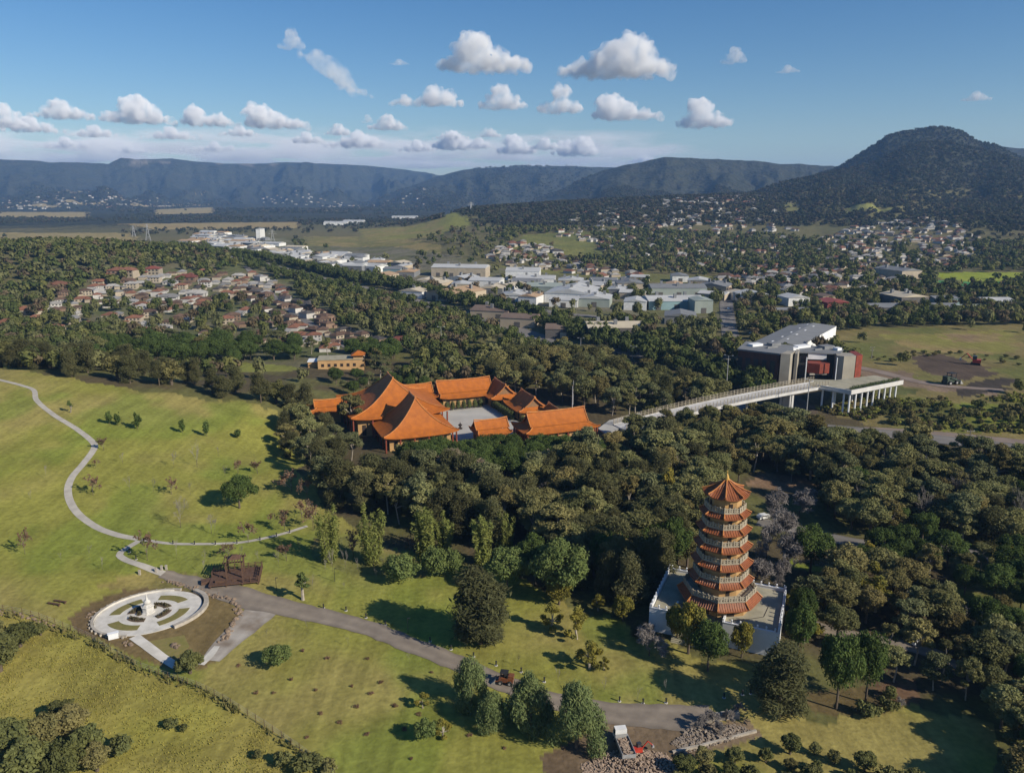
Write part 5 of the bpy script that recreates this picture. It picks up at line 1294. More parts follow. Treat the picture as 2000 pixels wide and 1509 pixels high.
T('bamboo', 838, 1085, 996, 52, "third bamboo clump in front of the dark wood"); T('bamboo', 868, 1080, 1005, 36, "slim bamboo clump right behind the round bushes"); T('bamboo', 945, 1100, 1010, 46, "fourth bamboo clump beside a bare brown slope"); T('bamboo', 985, 1080, 1000, 42, "broad pale bamboo clump furthest right at the wood edge")
T('bush', 788, 1138, 1086, 72, "round bright bush casting a dark shadow on the lawn"); T('bush', 850, 1130, 1070, 56, "left round bush of the pair beside the dark conifer"); T('bush', 884, 1126, 1074, 50, "right round bush of the pair beside the dark conifer")
T('bright', 990, 1150, 1075, 88, "broad bright green tree behind the dark conifer", var=1); T('bright', 1096, 1172, 1063, 114, "large domed bright green tree left of the pagoda wood", var=2)
T('she_oak', 938, 1256, 1120, 110, "big dark conifer standing alone on the lawn beside the driveway", var=0); T('she_oak', 955, 1250, 1150, 90, "lower dark conifer grown together with the big one by the driveway", var=1)
T('wattle', 1076, 1230, 1178, 44, "yellow green tree with a forked pale trunk on the lawn slope"); T('wattle', 1128, 1247, 1184, 50, "thin yellow green tree right of the forked one on the lawn slope")
T('wattle_round', 1092, 1180, 1126, 52, "yellowish tree in front of the large domed tree"); T('wattle', 1168, 1192, 1160, 32, "small yellowish tree at the edge of the pagoda wood"); T('wattle_round', 1216, 1212, 1165, 42, "yellow tree left of the white terrace wall")
T('wattle', 1152, 1306, 1252, 56, "sparse tree with a long shadow on the lawn above the driveway"); T('wattle', 1180, 1308, 1282, 22, "low sparse tree touching the one with the long shadow")
T('bare', 1268, 1280, 1222, 80, "wide dark bare tree on the slope below the white terrace"); T('she_oak', 1250, 1245, 1215, 40, "small dark tree at the foot of the terrace slope")
T('wattle_round', 1344, 1276, 1176, 66, "tall yellow green tree in front of the terrace stair"); T('wattle_round', 1322, 1250, 1180, 44, "green tree touching the yellow one at the terrace stair")
T('fig', 1382, 1310, 1220, 72, "dark green tree right below the terrace stair", var=0); T('wattle_round', 1448, 1284, 1215, 42, "yellowish tree against the white front terrace wall")
T('she_oak', 1520, 1400, 1268, 104, "dark grey she-oak standing alone below the terrace corner", var=2)
T('fig', 1633, 1384, 1238, 86, "tall dark fig tree, left of the pair on the brown mulch", var=1); T('fig', 1690, 1372, 1240, 72, "tall dark fig tree, right of the pair on the brown mulch", var=3)
T('fig', 1556, 1290, 1180, 58, "dark narrow tree hugging the right terrace wall", var=2); T('fig', 1566, 1230, 1150, 56, "dark tree behind the right terrace corner", var=0)
T('fig', 1582, 1117, 1032, 80, "dark round tree with a short trunk on the grass strip behind the pagoda", var=3)
T('pepper', 920, 1376, 1288, 72, "tall weeping pepper tree, left of the group below the driveway"); T('pepper', 958, 1422, 1352, 60, "small weeping pepper tree in front of the group below the driveway"); T('pepper', 1036, 1418, 1318, 96, "weeping pepper tree in the middle of the group below the driveway"); T('pepper', 1126, 1460, 1338, 108, "largest weeping pepper tree at the right of the group below the driveway")
T('bush', 540, 1300, 1264, 58, "round shrub on the lower lawn below the driveway fork"); T('scrub_tree', 372, 1314, 1276, 54, "straggly pale green bush at the lower tip of the garden path")
T('bush', 832, 1445, 1406, 46, "left half of the low shrub pair on the lower lawn"); T('wattle', 862, 1440, 1404, 40, "yellowish right half of the low shrub pair on the lower lawn"); T('wattle', 826, 1382, 1352, 30, "thin low bush near the weeping pepper trees")
for i, (px, b, tp, w) in enumerate(((1508, 1020, 952, 70), (1540, 1060, 985, 66), (1496, 1095, 1010, 70), (1535, 1125, 1040, 62), (1490, 1150, 1080, 60), (1560, 1010, 955, 62), (1520, 1150, 1085, 50))):
    T('bare', px, b, tp, w, "bare grey mauve tree in the cluster immediately behind the pagoda", "bare trees behind the pagoda")
for px, b, tp, w, l in ((893, 950, 868, 84, "bare pinkish brown tree below the front temple hall"), (1000, 1010, 950, 60, "low bare brown tree inside the central wood"), (1060, 930, 878, 62, "bare brown tree below the small temple gallery"), (1130, 905, 855, 52, "bare brown tree below the gate hall"), (930, 960, 890, 60, "second bare brown tree below the front temple hall")):
    T('bare_pale', px, b, tp, w, l)
T('golden_wattle', 1305, 1010, 915, 40, "bright golden tree in the wood left of the pagoda top"); T('golden_wattle', 1545, 1200, 1148, 30, "golden shrub tree behind the right terrace corner"); T('wattle_round', 1610, 1190, 1135, 60, "golden tree by the grey park road right of the terrace"); T('golden_wattle', 1968, 1120, 1070, 60, "golden tree at the right edge of the photo near the car park"); T('golden_wattle', 1690, 1110, 1058, 40, "golden tree among the figs right of the pagoda")
T('scrub_tree', 786, 905, 868, 36, "bright green small tree at the front corner of the front temple hall")
T('gum', 686, 845, 772, 54, "dark tree standing against the left side of the temple halls", var=4)
# bare saplings on the lawn
SAP = [(120, 1100, 1076), (175, 1092, 1060), (200, 1112, 1085), (345, 1090, 1050), (400, 1098, 1072), (398, 1120, 1090), (420, 1045, 1008), (372, 965, 940), (385, 912, 862), (300, 960, 930), (428, 895, 868), (440, 930, 905), (255, 965, 925), (240, 905, 880), (90, 935, 905), (60, 975, 955), (470, 1090, 1060), (505, 1100, 1072), (545, 1108, 1072), (650, 1115, 1070), (675, 1110, 1068), (700, 1120, 1085), (610, 1150, 1120), (735, 1135, 1105), (750, 1120, 1080), (585, 1075, 1050), (635, 1118, 1090), (672, 1150, 1135), (1010, 1300, 1275), (1090, 1330, 1300), (1180, 1350, 1320), (1245, 1372, 1335), (1300, 1350, 1325), (600, 1230, 1205), (520, 1250, 1225), (800, 1295, 1270), (680, 1262, 1240)]
for px, b, tp in SAP: T('sapling', px, b, tp, max(8, (b - tp) * .45), "thin bare sapling among the many planted across the lawn", "bare saplings on the lawn")
# scrub thickets at the lower left
for i, (px, b, tp, w) in enumerate(((-20, 1265, 1205, 80), (40, 1262, 1212, 70), (0, 1310, 1240, 90), (80, 1240, 1215, 30))): T('scrub_tree', px, b, tp + (b - tp) * .15, w * .86, "dark scrub bush in the thicket at the left edge of the yellow field", "thicket at the field edge", i)
for i, (px, b, tp, w) in enumerate(((30, 1480, 1400, 90), (90, 1460, 1388, 80), (140, 1440, 1378, 80), (170, 1480, 1415, 80), (60, 1530, 1440, 100), (130, 1525, 1440, 90), (190, 1505, 1450, 60), (0, 1540, 1470, 80), (120, 1405, 1368, 60))):
    T('scrub_tree', px, b, tp + (b - tp) * .15, w * .86, "dark scrub bush in the thicket at the bottom of the yellow field", "thicket at the bottom of the field", i)
for i, (px, b, tp, w) in enumerate(((335, 1420, 1405, 34), (240, 1470, 1440, 50), (555, 1492, 1468, 40), (600, 1500, 1475, 60), (640, 1505, 1485, 40), (360, 1425, 1412, 20), (505, 1480, 1465, 24))):
    T('shrub', px, b, tp, w, "low dark shrub on its own in the yellow field", "shrubs in the yellow field")

# ------------------------------------------------------------------ woods: tree by tree
SHADE = 0
def near_planted(x, y, r):
    for a, b, c in PLANTED:
        if (a - x) ** 2 + (b - y) ** 2 < (c * .8 + r) ** 2: return True
    return False
ROADS = [[tuple(at(*q)[:2]) for q in l] for l in ([(1570, 1215), (1720, 1252), (1800, 1268), (1880, 1300)], [(1480, 1018), (1700, 1065), (1930, 1090)], [(1780, 1150), (1930, 1208), (2050, 1228)], [(1690, 838), (1860, 850), (1990, 863)])] + [MOTORWAY]
RW_ = [3.5, 5, 4.5, 6, 15]
def wood(pp, mix, spacing, n, label, group, hs, seed, world=False, skip_lawn=True):
    """trees at irregular distances over an outline; mix: (kind, share, width/height); hs: least and greatest height"""
    P = np.array(pp if world else gpoly(pp))[:, :2]; g = np.random.default_rng(seed); lo, hi = P.min(0), P.max(0); done = []; tries = 0
    ks = [m[0] for m in mix]; pr_ = np.array([m[1] for m in mix], float); pr_ /= pr_.sum()
    while len(done) < n and tries < n * 40:
        tries += 1; x, y = g.uniform(lo[0], hi[0]), g.uniform(lo[1], hi[1]); q = np.array([x]), np.array([y])
        if not inpoly(*q, P)[0]: continue
        if any((a - x) ** 2 + (b - y) ** 2 < spacing ** 2 for a, b in done): continue
        if near_planted(x, y, 1.2): continue
        if any(polydist(*q, r)[0] < w for r, w in zip(ROADS, RW_)): continue
        i = g.choice(len(ks), p=pr_); h = g.uniform(*hs) * (1 if len(mix[i]) < 4 else mix[i][3]); random.seed(int(g.integers(1e9)))
        done.append((x, y)); lb = label[ks[i]] if isinstance(label, dict) else label
        plant(ks[i], x, y, h, h * mix[i][2] * g.uniform(.85, 1.2), lb, group + (", " + ks[i] if len(mix) > 1 else ""))
        PLANTED.pop()
    return done
def lab(where, **kw):
    base = {'tea_tree': "rounded olive tea tree", 'gum': "pale trunked gum tree", 'she_oak': "dark brownish she-oak", 'fig': "dark fig tree", 'wattle': "yellow green wattle tree", 'bare_thin': "thin leafless tree", 'bare': "bare grey tree", 'bare_pale': "bare brown tree", 'scrub_tree': "low scrubby tree", 'shrub': "low scrub bush", 'golden_wattle': "golden leaved tree"}
    return {k: v + " " + where for k, v in base.items()}
wood([(690, 990), (800, 962), (900, 965), (1010, 1015), (960, 1075), (870, 1045), (760, 1020), (640, 985), (620, 930)], [('she_oak', .75, .62), ('gum', .25, .7)], 5.2, 34, lab("in the dark tall wood between the bamboo and the temple"), "dark wood above the bamboo", (11, 15), 1)
wood([(545, 872), (560, 830), (640, 850), (700, 870), (720, 900), (640, 915), (590, 930)], [('gum', .8, .8), ('she_oak', .2, .6)], 5.2, 16, lab("at the lawn hill edge left of the temple"), "trees left of the temple", (9, 12.5), 2)
wood([(800, 922), (800, 900), (960, 892), (1150, 886), (1172, 900), (1100, 940), (960, 952)], [('fig', .95, .95)], 4.0, 44, "dense dark green fig tree in the belt directly below the temple", "fig belt below the temple", (7.6, 10), 3)
wood([(1010, 960), (1160, 905), (1230, 930), (1340, 1010), (1330, 1100), (1250, 1120), (1180, 1160), (1060, 1100), (1010, 1040)], [('gum', .4, .74), ('tea_tree', .28, .85, .85), ('she_oak', .28, .6), ('bare_thin', .04, .6)], 4.9, 76, lab("in the wood between the temple and the pagoda"), "wood left of the pagoda", (8, 15), 4)
wood([(1270, 1010), (1370, 955), (1395, 1000), (1385, 1060), (1340, 1110), (1300, 1090)], [('gum', .5, .8), ('tea_tree', .5, .85)], 4.8, 16, lab("tucked close behind the left side of the pagoda"), "trees close behind the pagoda", (9, 13), 45)
wood([(1180, 1180), (1190, 1130), (1300, 1060), (1330, 1100), (1262, 1180), (1230, 1200)], [('she_oak', .8, .5), ('fig', .2, .7)], 4.4, 18, lab("crowding the left wall of the pagoda terrace"), "trees by the left terrace wall", (12, 15), 5)
wood([(1020, 1135), (1060, 1080), (1180, 1110), (1170, 1165), (1100, 1160)], [('she_oak', .8, .55), ('fig', .2, .8)], 5, 10, lab("behind the large domed bright green tree"), "trees behind the domed tree", (9, 12), 6)
wood([(1180, 905), (1230, 850), (1300, 828), (1420, 835), (1500, 835), (1560, 856), (1640, 892), (1600, 950), (1480, 930), (1400, 960), (1350, 980), (1250, 930)], [('gum', .5, .78), ('tea_tree', .4, .85, .85), ('she_oak', .1, .6)], 5.0, 84, lab("in the wood between the footbridge and the pagoda top"), "wood below the footbridge", (7.5, 14.5), 7)
wood([(1600, 905), (1680, 896), (1760, 902), (1900, 918), (2080, 935), (2120, 1060), (1980, 1075), (1820, 1065), (1700, 1050), (1610, 1020), (1600, 950)], [('gum', .5, .75), ('tea_tree', .40, .82, .9), ('she_oak', .05, .6), ('bare_thin', .04, .6), ('fig', .04, .8, .8)], 4.9, 150, lab("in the wide gum wood at the right of the photo"), "gum wood at the right", (7.5, 14.5), 8)
wood([(1640, 1120), (1690, 1085), (1860, 1090), (1990, 1110), (2080, 1190), (1970, 1195), (1850, 1150), (1760, 1140)], [('fig', .75, .9), ('gum', .25, .7)], 5.4, 34, lab("between the car park and the lower park road"), "figs by the car park", (7, 9.5), 9)
wood([(1570, 1260), (1580, 1180), (1650, 1140), (1760, 1150), (1860, 1210), (1880, 1290), (1800, 1262), (1700, 1245)], [('gum', .35, .85), ('tea_tree', .4, .9), ('wattle', .25, .8)], 4.8, 36, lab("on both sides of the grey park road right of the terrace"), "trees by the park road", (7, 10.5), 10)
wood([(1720, 1330), (1740, 1280), (1840, 1290), (1900, 1330), (1880, 1390), (1800, 1360)], [('gum', .8, .6), ('bare', .2, .8)], 4.6, 14, lab("on the slope below the white car"), "trees below the white car", (7, 10), 11)
wood([(1915, 1320), (1910, 1225), (2080, 1215), (2120, 1400), (2100, 1640), (1960, 1600), (1965, 1500), (1930, 1400)], [('gum', .3, .75), ('tea_tree', .4, .9), ('fig', .3, .85)], 4.4, 60, lab("in the dark corner wood at the bottom right"), "corner wood", (7, 10), 12)
wood([(1300, 1560), (1340, 1500), (1450, 1468), (1560, 1455), (1640, 1485), (1760, 1530), (1900, 1540), (1900, 1660), (1300, 1640)], [('scrub_tree', .7, 1.1), ('shrub', .3, 1.3), ], 3.0, 52, lab("in the scrub along the bottom edge of the photo"), "scrub along the bottom edge", (1.6, 3.6), 13)
wood([(1350, 1436), (1400, 1402), (1460, 1390), (1440, 1432)], [('bare', 1, .9)], 2.6, 9, "small bare grey shrub around the stone rubble", "bare shrubs on the rubble", (2.2, 3.4), 14)
wood([(1590, 1390), (1700, 1388), (1740, 1360), (1760, 1385), (1700, 1400)], [('bare', .6, .9), ('shrub', .4, 1.4)], 2.6, 9, lab("on the brown mulch right of the fig pair"), "growth on the mulch", (2, 3.6), 15)
# behind the lawn hill: a row of she-oaks on the crest, figs and gums behind
wood([(-80, 716), (-80, 690), (100, 700), (300, 735), (480, 770), (620, 790), (650, 815), (560, 800), (300, 766), (60, 730)], [('she_oak', .85, .62), ('scrub_tree', .15, 1.1)], 4.6, 70, lab("in the row along the far edge of the lawn hill"), "trees on the far edge of the lawn hill", (8.5, 13), 16)
wood([(-250, 470), (-250, 400), (-150, 395), (-60, 380), (-62, 430), (-120, 470)], [('fig', .6, .95), ('gum', .4, .75)], 7, 62, lab("in the belt between the lawn hill and the brown roofed suburb"), "belt behind the lawn hill", (9, 14), 17, True)
wood([(-20, 362), (12, 352), (34, 326), (40, 316), (60, 318), (105, 345), (95, 400), (40, 440), (-10, 400)], [('gum', .45, .72), ('tea_tree', .4, .8), ('she_oak', .15, .6)], 5.6, 110, lab("in the wood between temple and motorway"), "wood behind the temple", (8, 15.5), 18, True)
wood([(-75, 345), (-95, 385), (-45, 400), (-15, 380), (-40, 360)], [('fig', .5, .9), ('gum', .5, .75)], 6, 26, lab("around the yellow building beyond the temple"), "trees round the yellow building", (5, 8), 19, True)
wood([(110, 352), (128, 352), (128, 372), (116, 388), (104, 395), (98, 372)], [('fig', 1, .9)], 4.5, 24, "dark hedge like tree in the row left of the institute", "tree row left of the institute", (5, 7.5), 20, True)
for i, (px, b, tp, w) in enumerate(((448, 706, 670, 40), (490, 703, 668, 44), (535, 703, 665, 52), (575, 702, 672, 40), (745, 700, 668, 40), (770, 700, 670, 40), (720, 690, 660, 40), (690, 690, 662, 38))):
    T('fig', px, b, tp, w, "round dark fig tree in the row beyond the small green lawn" if px < 600 else "round dark fig tree in the row behind the yellow building", "fig row beyond the small lawn" if px < 600 else "fig row behind the yellow building")
wood([(1250, 770), (1330, 790), (1420, 800), (1550, 835), (1700, 860), (1600, 880), (1450, 850), (1250, 830)], [('shrub', .6, 1.5), ('scrub_tree', .4, 1)], 4, 60, lab("on the motorway bank under the footbridge"), "scrub under the footbridge", (2, 5), 21)
wood([(1600, 800), (1700, 780), (1850, 795), (2050, 800), (2050, 850), (1850, 838), (1700, 826)], [('shrub', .8, 1.7), ('scrub_tree', .2, 1)], 4.5, 70, lab("on rough ground between the entrance terrace and service road"), "scrub by the service road", (1.6, 4), 22)
wood([(1690, 700), (1760, 690), (1900, 690), (1990, 700), (1990, 715), (1850, 692), (1750, 708)], [('shrub', 1, 1.8)], 5, 24, "low scrub bush in the strip across the right hand field", "scrub strip across the field", (1.0, 2.3), 23)
# ------------------------------------------------------------------ houses and sheds
ROOF = {'brown': (.115, .072, .05), 'terracotta': (.21, .095, .058), 'dark': (.075, .068, .065), 'grey': (.23, .225, .22), 'pale': (.35, .335, .31), 'red': (.19, .06, .045)}
RM = {k: mat(k + "_house_roof", v, tuple(c * .75 for c in v), .4, .85, rnd=.2) for k, v in ROOF.items()}
WM = {'brick': mat("brick_house_wall", (.21, .145, .105), (.17, .115, .08), .5, .9, rnd=.2), 'cream': mat("cream_house_wall", (.40, .34, .26), (.33, .28, .21), .3, .9, rnd=.15), 'white': mat("white_house_wall", (.50, .48, .45), None, .3, .9, rnd=.1)}
def house_meshes(shape, roof, wall):
    L, D, H = {'hip': (14, 9, 2.9), 'ell': (15, 8, 2.9), 'two': (13, 10, 5.4)}[shape]
    w, r, n = MB(), MB(), MB()
    def hip(cx, cy, l, d, z, rz, up):
        o = .6; a, b = l / 2 + o, d / 2 + o; k = a - b if a > b else 0; k2 = b - a if b > a else 0
        P = [(cx - a, cy - b, z), (cx + a, cy - b, z), (cx + a, cy + b, z), (cx - a, cy + b, z), (cx - k, cy - k2, z + up), (cx + k, cy + k2, z + up)]
        if a > b: fs = [(0, 1, 5, 4), (1, 2, 5), (2, 3, 4, 5), (3, 0, 4)]
        else: fs = [(0, 1, 4), (1, 2, 5, 4), (2, 3, 5), (3, 0, 4, 5)]
        r.add(P, fs + [(3, 2, 1, 0)])
    w.box(0, 0, -2.5, L, D, H + 2.5); hip(0, 0, L, D, H, 0, 2.3)
    if shape == 'ell': w.box(L * .3, -D * .75, -2.5, 6, 6.5, H + 2.495); hip(L * .3, -D * .75, 6, 7.5, H + .02, 0, 1.9)
    if shape == 'two': w.box(-L * .42, -D * .5, -2.5, 5, 4, 5.2); hip(-L * .42, -D * .52, 5, 4.6, 2.72, 0, 1.2)
    for k in range(4):
        x = -L / 2 + (k + .6) * L / 4.2
        n.box(x, -D / 2 - .03, .9, 1.6, .1, 1.2)
        if shape == 'two': n.box(x, -D / 2 - .03, 3.5, 1.6, .1, 1.2)
    return w.mesh("wall", WM[wall]), r.mesh("roof", RM[roof]), n.mesh("window", M['glass'])
HM = {}
def house(x, y, rz, shape, roof, wall, label, group, sc=1.0, parts=True):
    k = (shape, roof, wall)
    if k not in HM:
        HM[k] = house_meshes(*k)
        a, b, c = HM[k]; n = len(a.vertices)
        V = np.array([tuple(v.co) for v in a.vertices] + [tuple(v.co) for v in b.vertices]); fs = [tuple(p.vertices) for p in a.polygons] + [tuple(n + i for i in p.vertices) for p in b.polygons]
        me = bpy.data.meshes.new("house"); me.from_pydata([tuple(v) for v in V], [], fs); me.materials.append(WM[wall]); me.materials.append(RM[roof])
        me.polygons.foreach_set("material_index", [0] * len(a.polygons) + [1] * len(b.polygons)); HM[k] = HM[k] + (me,)
    z = zat(x, y)
    if parts:
        t = thing("house", label, "house", (x, y, z), rz, group); t.scale = (sc,) * 3
        link("wall", HM[k][0], t); link("roof", HM[k][1], t); link("window", HM[k][2], t)
    else:
        t = tag(link("house", HM[k][3]), label, "house", group); t.location = (x, y, z); t.rotation_euler.z = rz; t.scale = (sc,) * 3
    return t

BUILT = []
def district(pp, n, spacing, roofs, where, group, seed, angs, parts=True, sc=(.62, .84), shapes=('hip', 'ell', 'two')):
    P = np.array(gpoly(pp))[:, :2]; g = np.random.default_rng(seed); lo, hi = P.min(0), P.max(0); done = []; tries = 0
    while len(done) < n and tries < n * 60:
        tries += 1; x, y = g.uniform(lo[0], hi[0]), g.uniform(lo[1], hi[1])
        if not inpoly(np.array([x]), np.array([y]), P)[0]: continue
        if any((a - x) ** 2 + (b - y) ** 2 < spacing ** 2 for a, b in done) or any((a - x) ** 2 + (b - y) ** 2 < (c + 6.5) ** 2 for a, b, c in BUILT): continue
        done.append((x, y)); rf = roofs[g.integers(len(roofs))]; wl = 'brick' if rf in ('brown', 'dark') and g.random() < .5 else ('cream' if g.random() < .65 else 'white')
        house(x, y, angs[g.integers(len(angs))] + g.normal() * .08, shapes[g.integers(len(shapes))], rf, wl, f"{rf}{' tiled' if rf != 'pale' else ' metal'} roofed house {where}", group, g.uniform(*sc), parts)
    for a, b in done: BUILT.append((a, b, 6)); PLANTED.append((a, b, 8))
BR = ['brown', 'brown', 'terracotta', 'terracotta', 'grey', 'pale']; MX = ['pale', 'pale', 'grey', 'grey', 'brown', 'terracotta', 'dark']
def one_house(px, py, rz, shape, roof, wall, label, sc=1.0):
    p = at(px, py); house(p.x, p.y, rz, shape, roof, wall, label, None, sc); BUILT.append((p.x, p.y, 7)); PLANTED.append((p.x, p.y, 8))
one_house(118, 569, .2, 'two', 'terracotta', 'brick', "large pink brick two storey house with an orange roof at the suburb's left edge", 1.2)
one_house(232, 541, .1, 'two', 'terracotta', 'brick', "pair of storeys with a terracotta roof at the upper left of the suburb", 1.25)
one_house(300, 536, .1, 'two', 'red', 'cream', "cream two storey house with a red roof at the top of the suburb", 1.1)
one_house(252, 540, -.1, 'two', 'terracotta', 'cream', "cream two storey house beside the terracotta roofed one", 1.2)
one_house(365, 548, .1, 'hip', 'red', 'brick', "low house with a bright red roof in the upper suburb", 1.3)
one_house(22, 640, .3, 'hip', 'terracotta', 'cream', "orange walled house at the far left edge behind the trees", 1.3)
one_house(330, 585, .2, 'ell', 'grey', 'white', "white walled house with a grey roof in the middle of the suburb", 1.05)
one_house(385, 578, .1, 'ell', 'pale', 'white', "wide white roofed house in the middle of the suburb", 1.1)
one_house(60, 612, .6, 'ell', 'terracotta', 'cream', "terracotta roofed corner house at the lower left of the suburb", 1.2)
one_house(782, 672, .2, 'hip', 'red', 'white', "white house with a dark red roof near the row of figs behind the yellow building", 1.0)
district([(40, 600), (140, 570), (230, 560), (240, 580), (110, 625), (50, 635)], 18, 14, BR, "on the slope at the left end of the suburb", "suburb, left slope", 31, (.5, 2.1))
district([(180, 552), (300, 535), (400, 532), (520, 540), (560, 575), (400, 590), (260, 600), (190, 600)], 60, 14.5, MX[1:] + ['brown', 'terracotta', 'terracotta'], "in the upper half of the suburb", "suburb, upper half", 32, (.15, 1.7))
district([(40, 622), (300, 602), (420, 592), (620, 645), (740, 690), (560, 688), (400, 668), (250, 652), (40, 652)], 48, 15, BR, "half hidden by trees in the lower suburb", "suburb, lower half", 33, (.15, 1.7))
district([(455, 545), (540, 548), (590, 590), (640, 620), (710, 655), (780, 690), (700, 690), (600, 655), (520, 610), (460, 570)], 58, 13, ['brown', 'dark', 'dark', 'brown', 'grey', 'brown'], "in the diagonal rows of the suburb beside the motorway trees", "suburb, diagonal rows", 34, (2.45, .9))
#district([(40, 655), (160, 640), (180, 655), (60, 672)], 4, 16, BR, "behind the belt of trees at the far left", "suburb, far left", 35, (.3,))

# sheds and halls of the industrial estate
SC_ = {'white': M['vwhite'], 'cream': WM['cream'], 'tan': mat("tan_shed_roof", (.42, .29, .17), (.34, .23, .14), .1, .8), 'green': mat("pale_green_wall", (.30, .335, .30), (.25, .285, .255), .1, .7), 'teal': mat("teal_wall", (.24, .36, .38), None, .1, .7), 'roofw': mat("white_shed_roof", (.50, .50, .485), (.37, .37, .36), .08, .6, stretch=(1, 8, 1)),
       'grey': M['grey'], 'dark': mat("dark_shed_wall", (.09, .085, .08), (.12, .11, .10), .1, .8), 'roofc': mat("cream_shed_roof", (.52, .45, .33), (.45, .39, .29), .1, .7), 'redw': mat("red_shed_wall", (.28, .07, .06), None, .1, .8), 'brownr': mat("brown_shed_roof", (.17, .125, .095), (.14, .1, .08), .1, .8), 'beige': mat("beige_shed_wall", (.42, .35, .25), (.36, .3, .22), .1, .85)}
def shed(px, py, wpx, D, H, rz, wall, roof, label, name="shed", flat=False, group=None):
    """px, py: middle of the foot of the front wall; wpx: its width in photo pixels"""
    p = at(px, py); dep = p.y * cos(TH) + (CAMZ - p.z) * sin(TH); Wd = wpx * dep / F
    t = thing(name, label, "shed", (p.x - D / 2 * sin(rz), p.y + D / 2 * cos(rz), p.z), rz, group)
    MB().box(0, 0, -3, Wd, D, H + 3).build("wall", SC_[wall], t)
    r = MB(); up = .35 if flat else min(Wd, D) * .10; a, b = Wd / 2 + .4, D / 2 + .4
    if Wd >= D: r.add([(-a, -b, H), (a, -b, H), (a, b, H), (-a, b, H), (-a, 0, H + up), (a, 0, H + up)], [(0, 1, 5, 4), (2, 3, 4, 5), (0, 4, 3), (1, 2, 5), (3, 2, 1, 0)])
    else: r.add([(-a, -b, H), (a, -b, H), (a, b, H), (-a, b, H), (0, -b, H + up), (0, b, H + up)], [(3, 0, 4, 5), (1, 2, 5, 4), (0, 1, 4), (2, 3, 5), (3, 2, 1, 0)])
    r.build("roof", SC_[roof], t)
    n = max(1, int(Wd / 14))
    for k in range(n): MB().box(-Wd / 2 + (k + .5) * Wd / n, -D / 2 - .04, .1, 4.2, .12, min(4.2, H * .6)).build("roller_door", SC_['dark' if wall not in ('dark',) else 'roofc'], t)
    if D > 25:
        for k in range(3): MB().box((k - 1) * Wd * .26, D * .22 * (-1) ** k, H + up * .35, 2.2, 2.2, up + .9).build("roof_vent", SC_['grey'], t)
    r_ = max(Wd, D) / 2; PLANTED.append((t.location.x, t.location.y, r_ * .9)); BUILT.append((t.location.x, t.location.y, r_))
for a in ((862, 588, 78, 42, 7, -.62, 'beige', 'tan', "long tan roofed shed with a light end wall beside the tree row"), (895, 541, 108, 28, 10, -.15, 'cream', 'roofw', "long cream and white shed with tall grey bays"), (1020, 548, 66, 30, 10, -.1, 'white', 'roofw', "white two step factory, its upper block"), (1045, 556, 76, 26, 6, -.1, 'white', 'roofw', "white two step factory, its lower front block"),
          (945, 562, 62, 24, 7, -.2, 'white', 'roofw', "white hall with two dark doors in the middle of the estate"), (1110, 592, 96, 52, 8, -.25, 'white', 'roofw', "largest pale factory in the middle of the estate"), (1160, 600, 60, 30, 7, -.2, 'green', 'roofw', "pale green factory end right of the largest factory"), (1060, 577, 70, 26, 8, -.2, 'green', 'green', "green grey saw roof shed behind the largest factory"),
          (1326, 580, 108, 26, 8, .0, 'green', 'grey', "long grey green shed above the straight road"), (1322, 605, 110, 30, 7, .05, 'teal', 'roofw', "pale teal shed with a white roof left of the straight road"), (1374, 612, 36, 20, 10, .05, 'green', 'green', "tall mint green block at the corner of the straight road"), (955, 622, 78, 26, 6, -.3, 'beige', 'brownr', "beige warehouse with a brown flat roof behind the tree row"), (1010, 640, 70, 22, 7, -.3, 'beige', 'brownr', "beige building with dark openings nearest the tree row"),
          (1205, 661, 112, 26, 7, .05, 'dark', 'roofc', "shed with a tan yellow roof and dark walls by the side road"), (1100, 660, 70, 22, 6, -.1, 'dark', 'brownr', "dark brown roofed shed left of the tan yellow one"), (1328, 634, 60, 24, 6, -.2, 'grey', 'grey', "grey twin roofed shed below the teal shed"), (1240, 606, 44, 24, 7, -.2, 'white', 'roofw', "white shed between the largest factory and the teal shed"),
          (1478, 592, 54, 24, 7, .1, 'white', 'roofw', "white workshop right of the straight road"), (1450, 586, 40, 18, 6, .1, 'white', 'roofc', "cream workshop at the end of the straight road"), (1560, 598, 44, 20, 7, .15, 'white', 'roofw', "small white gabled workshop in the trees"), (1637, 608, 46, 20, 7, .1, 'redw', 'redw', "dark red workshop at the edge of the scrub"), (1785, 607, 60, 28, 11, .2, 'dark', 'roofc', "big gabled hall with a cream roof and dark walls at the right"), (1730, 616, 80, 22, 6, .05, 'dark', 'grey', "long low grey shed left of the big gabled hall"),
          (1848, 612, 60, 20, 5, .05, 'white', 'grey', "low white shed right of the big gabled hall"), (1905, 614, 60, 18, 5, .1, 'white', 'green', "low green roofed shed at the right edge"), (1955, 606, 60, 22, 7, .05, 'white', 'roofw', "pale two level shed at the far right edge"), (1780, 545, 48, 42, 9, .3, 'cream', 'grey', "large grey roofed hall beside the bright green sports ground"), (1540, 618, 90, 12, 5, .05, 'dark', 'grey', "low dark carport shed right of the straight road"), (1850, 597, 50, 16, 6, .1, 'teal', 'grey', "blue grey shed behind the low white one"),
          (740, 549, 44, 24, 6, -.3, 'beige', 'tan', "tan shed at the left end of the tree row"), (765, 538, 36, 20, 7, -.2, 'teal', 'grey', "small blue grey shed above the tan one"), (1100, 600, 56, 18, 6, -.2, 'white', 'roofw', "white office front of the largest factory"), (1620, 592, 30, 14, 6, .2, 'beige', 'brownr', "small beige workshop in the trees at the right")):
    shed(*a)
g = np.random.default_rng(77); k = 0
FAR = []
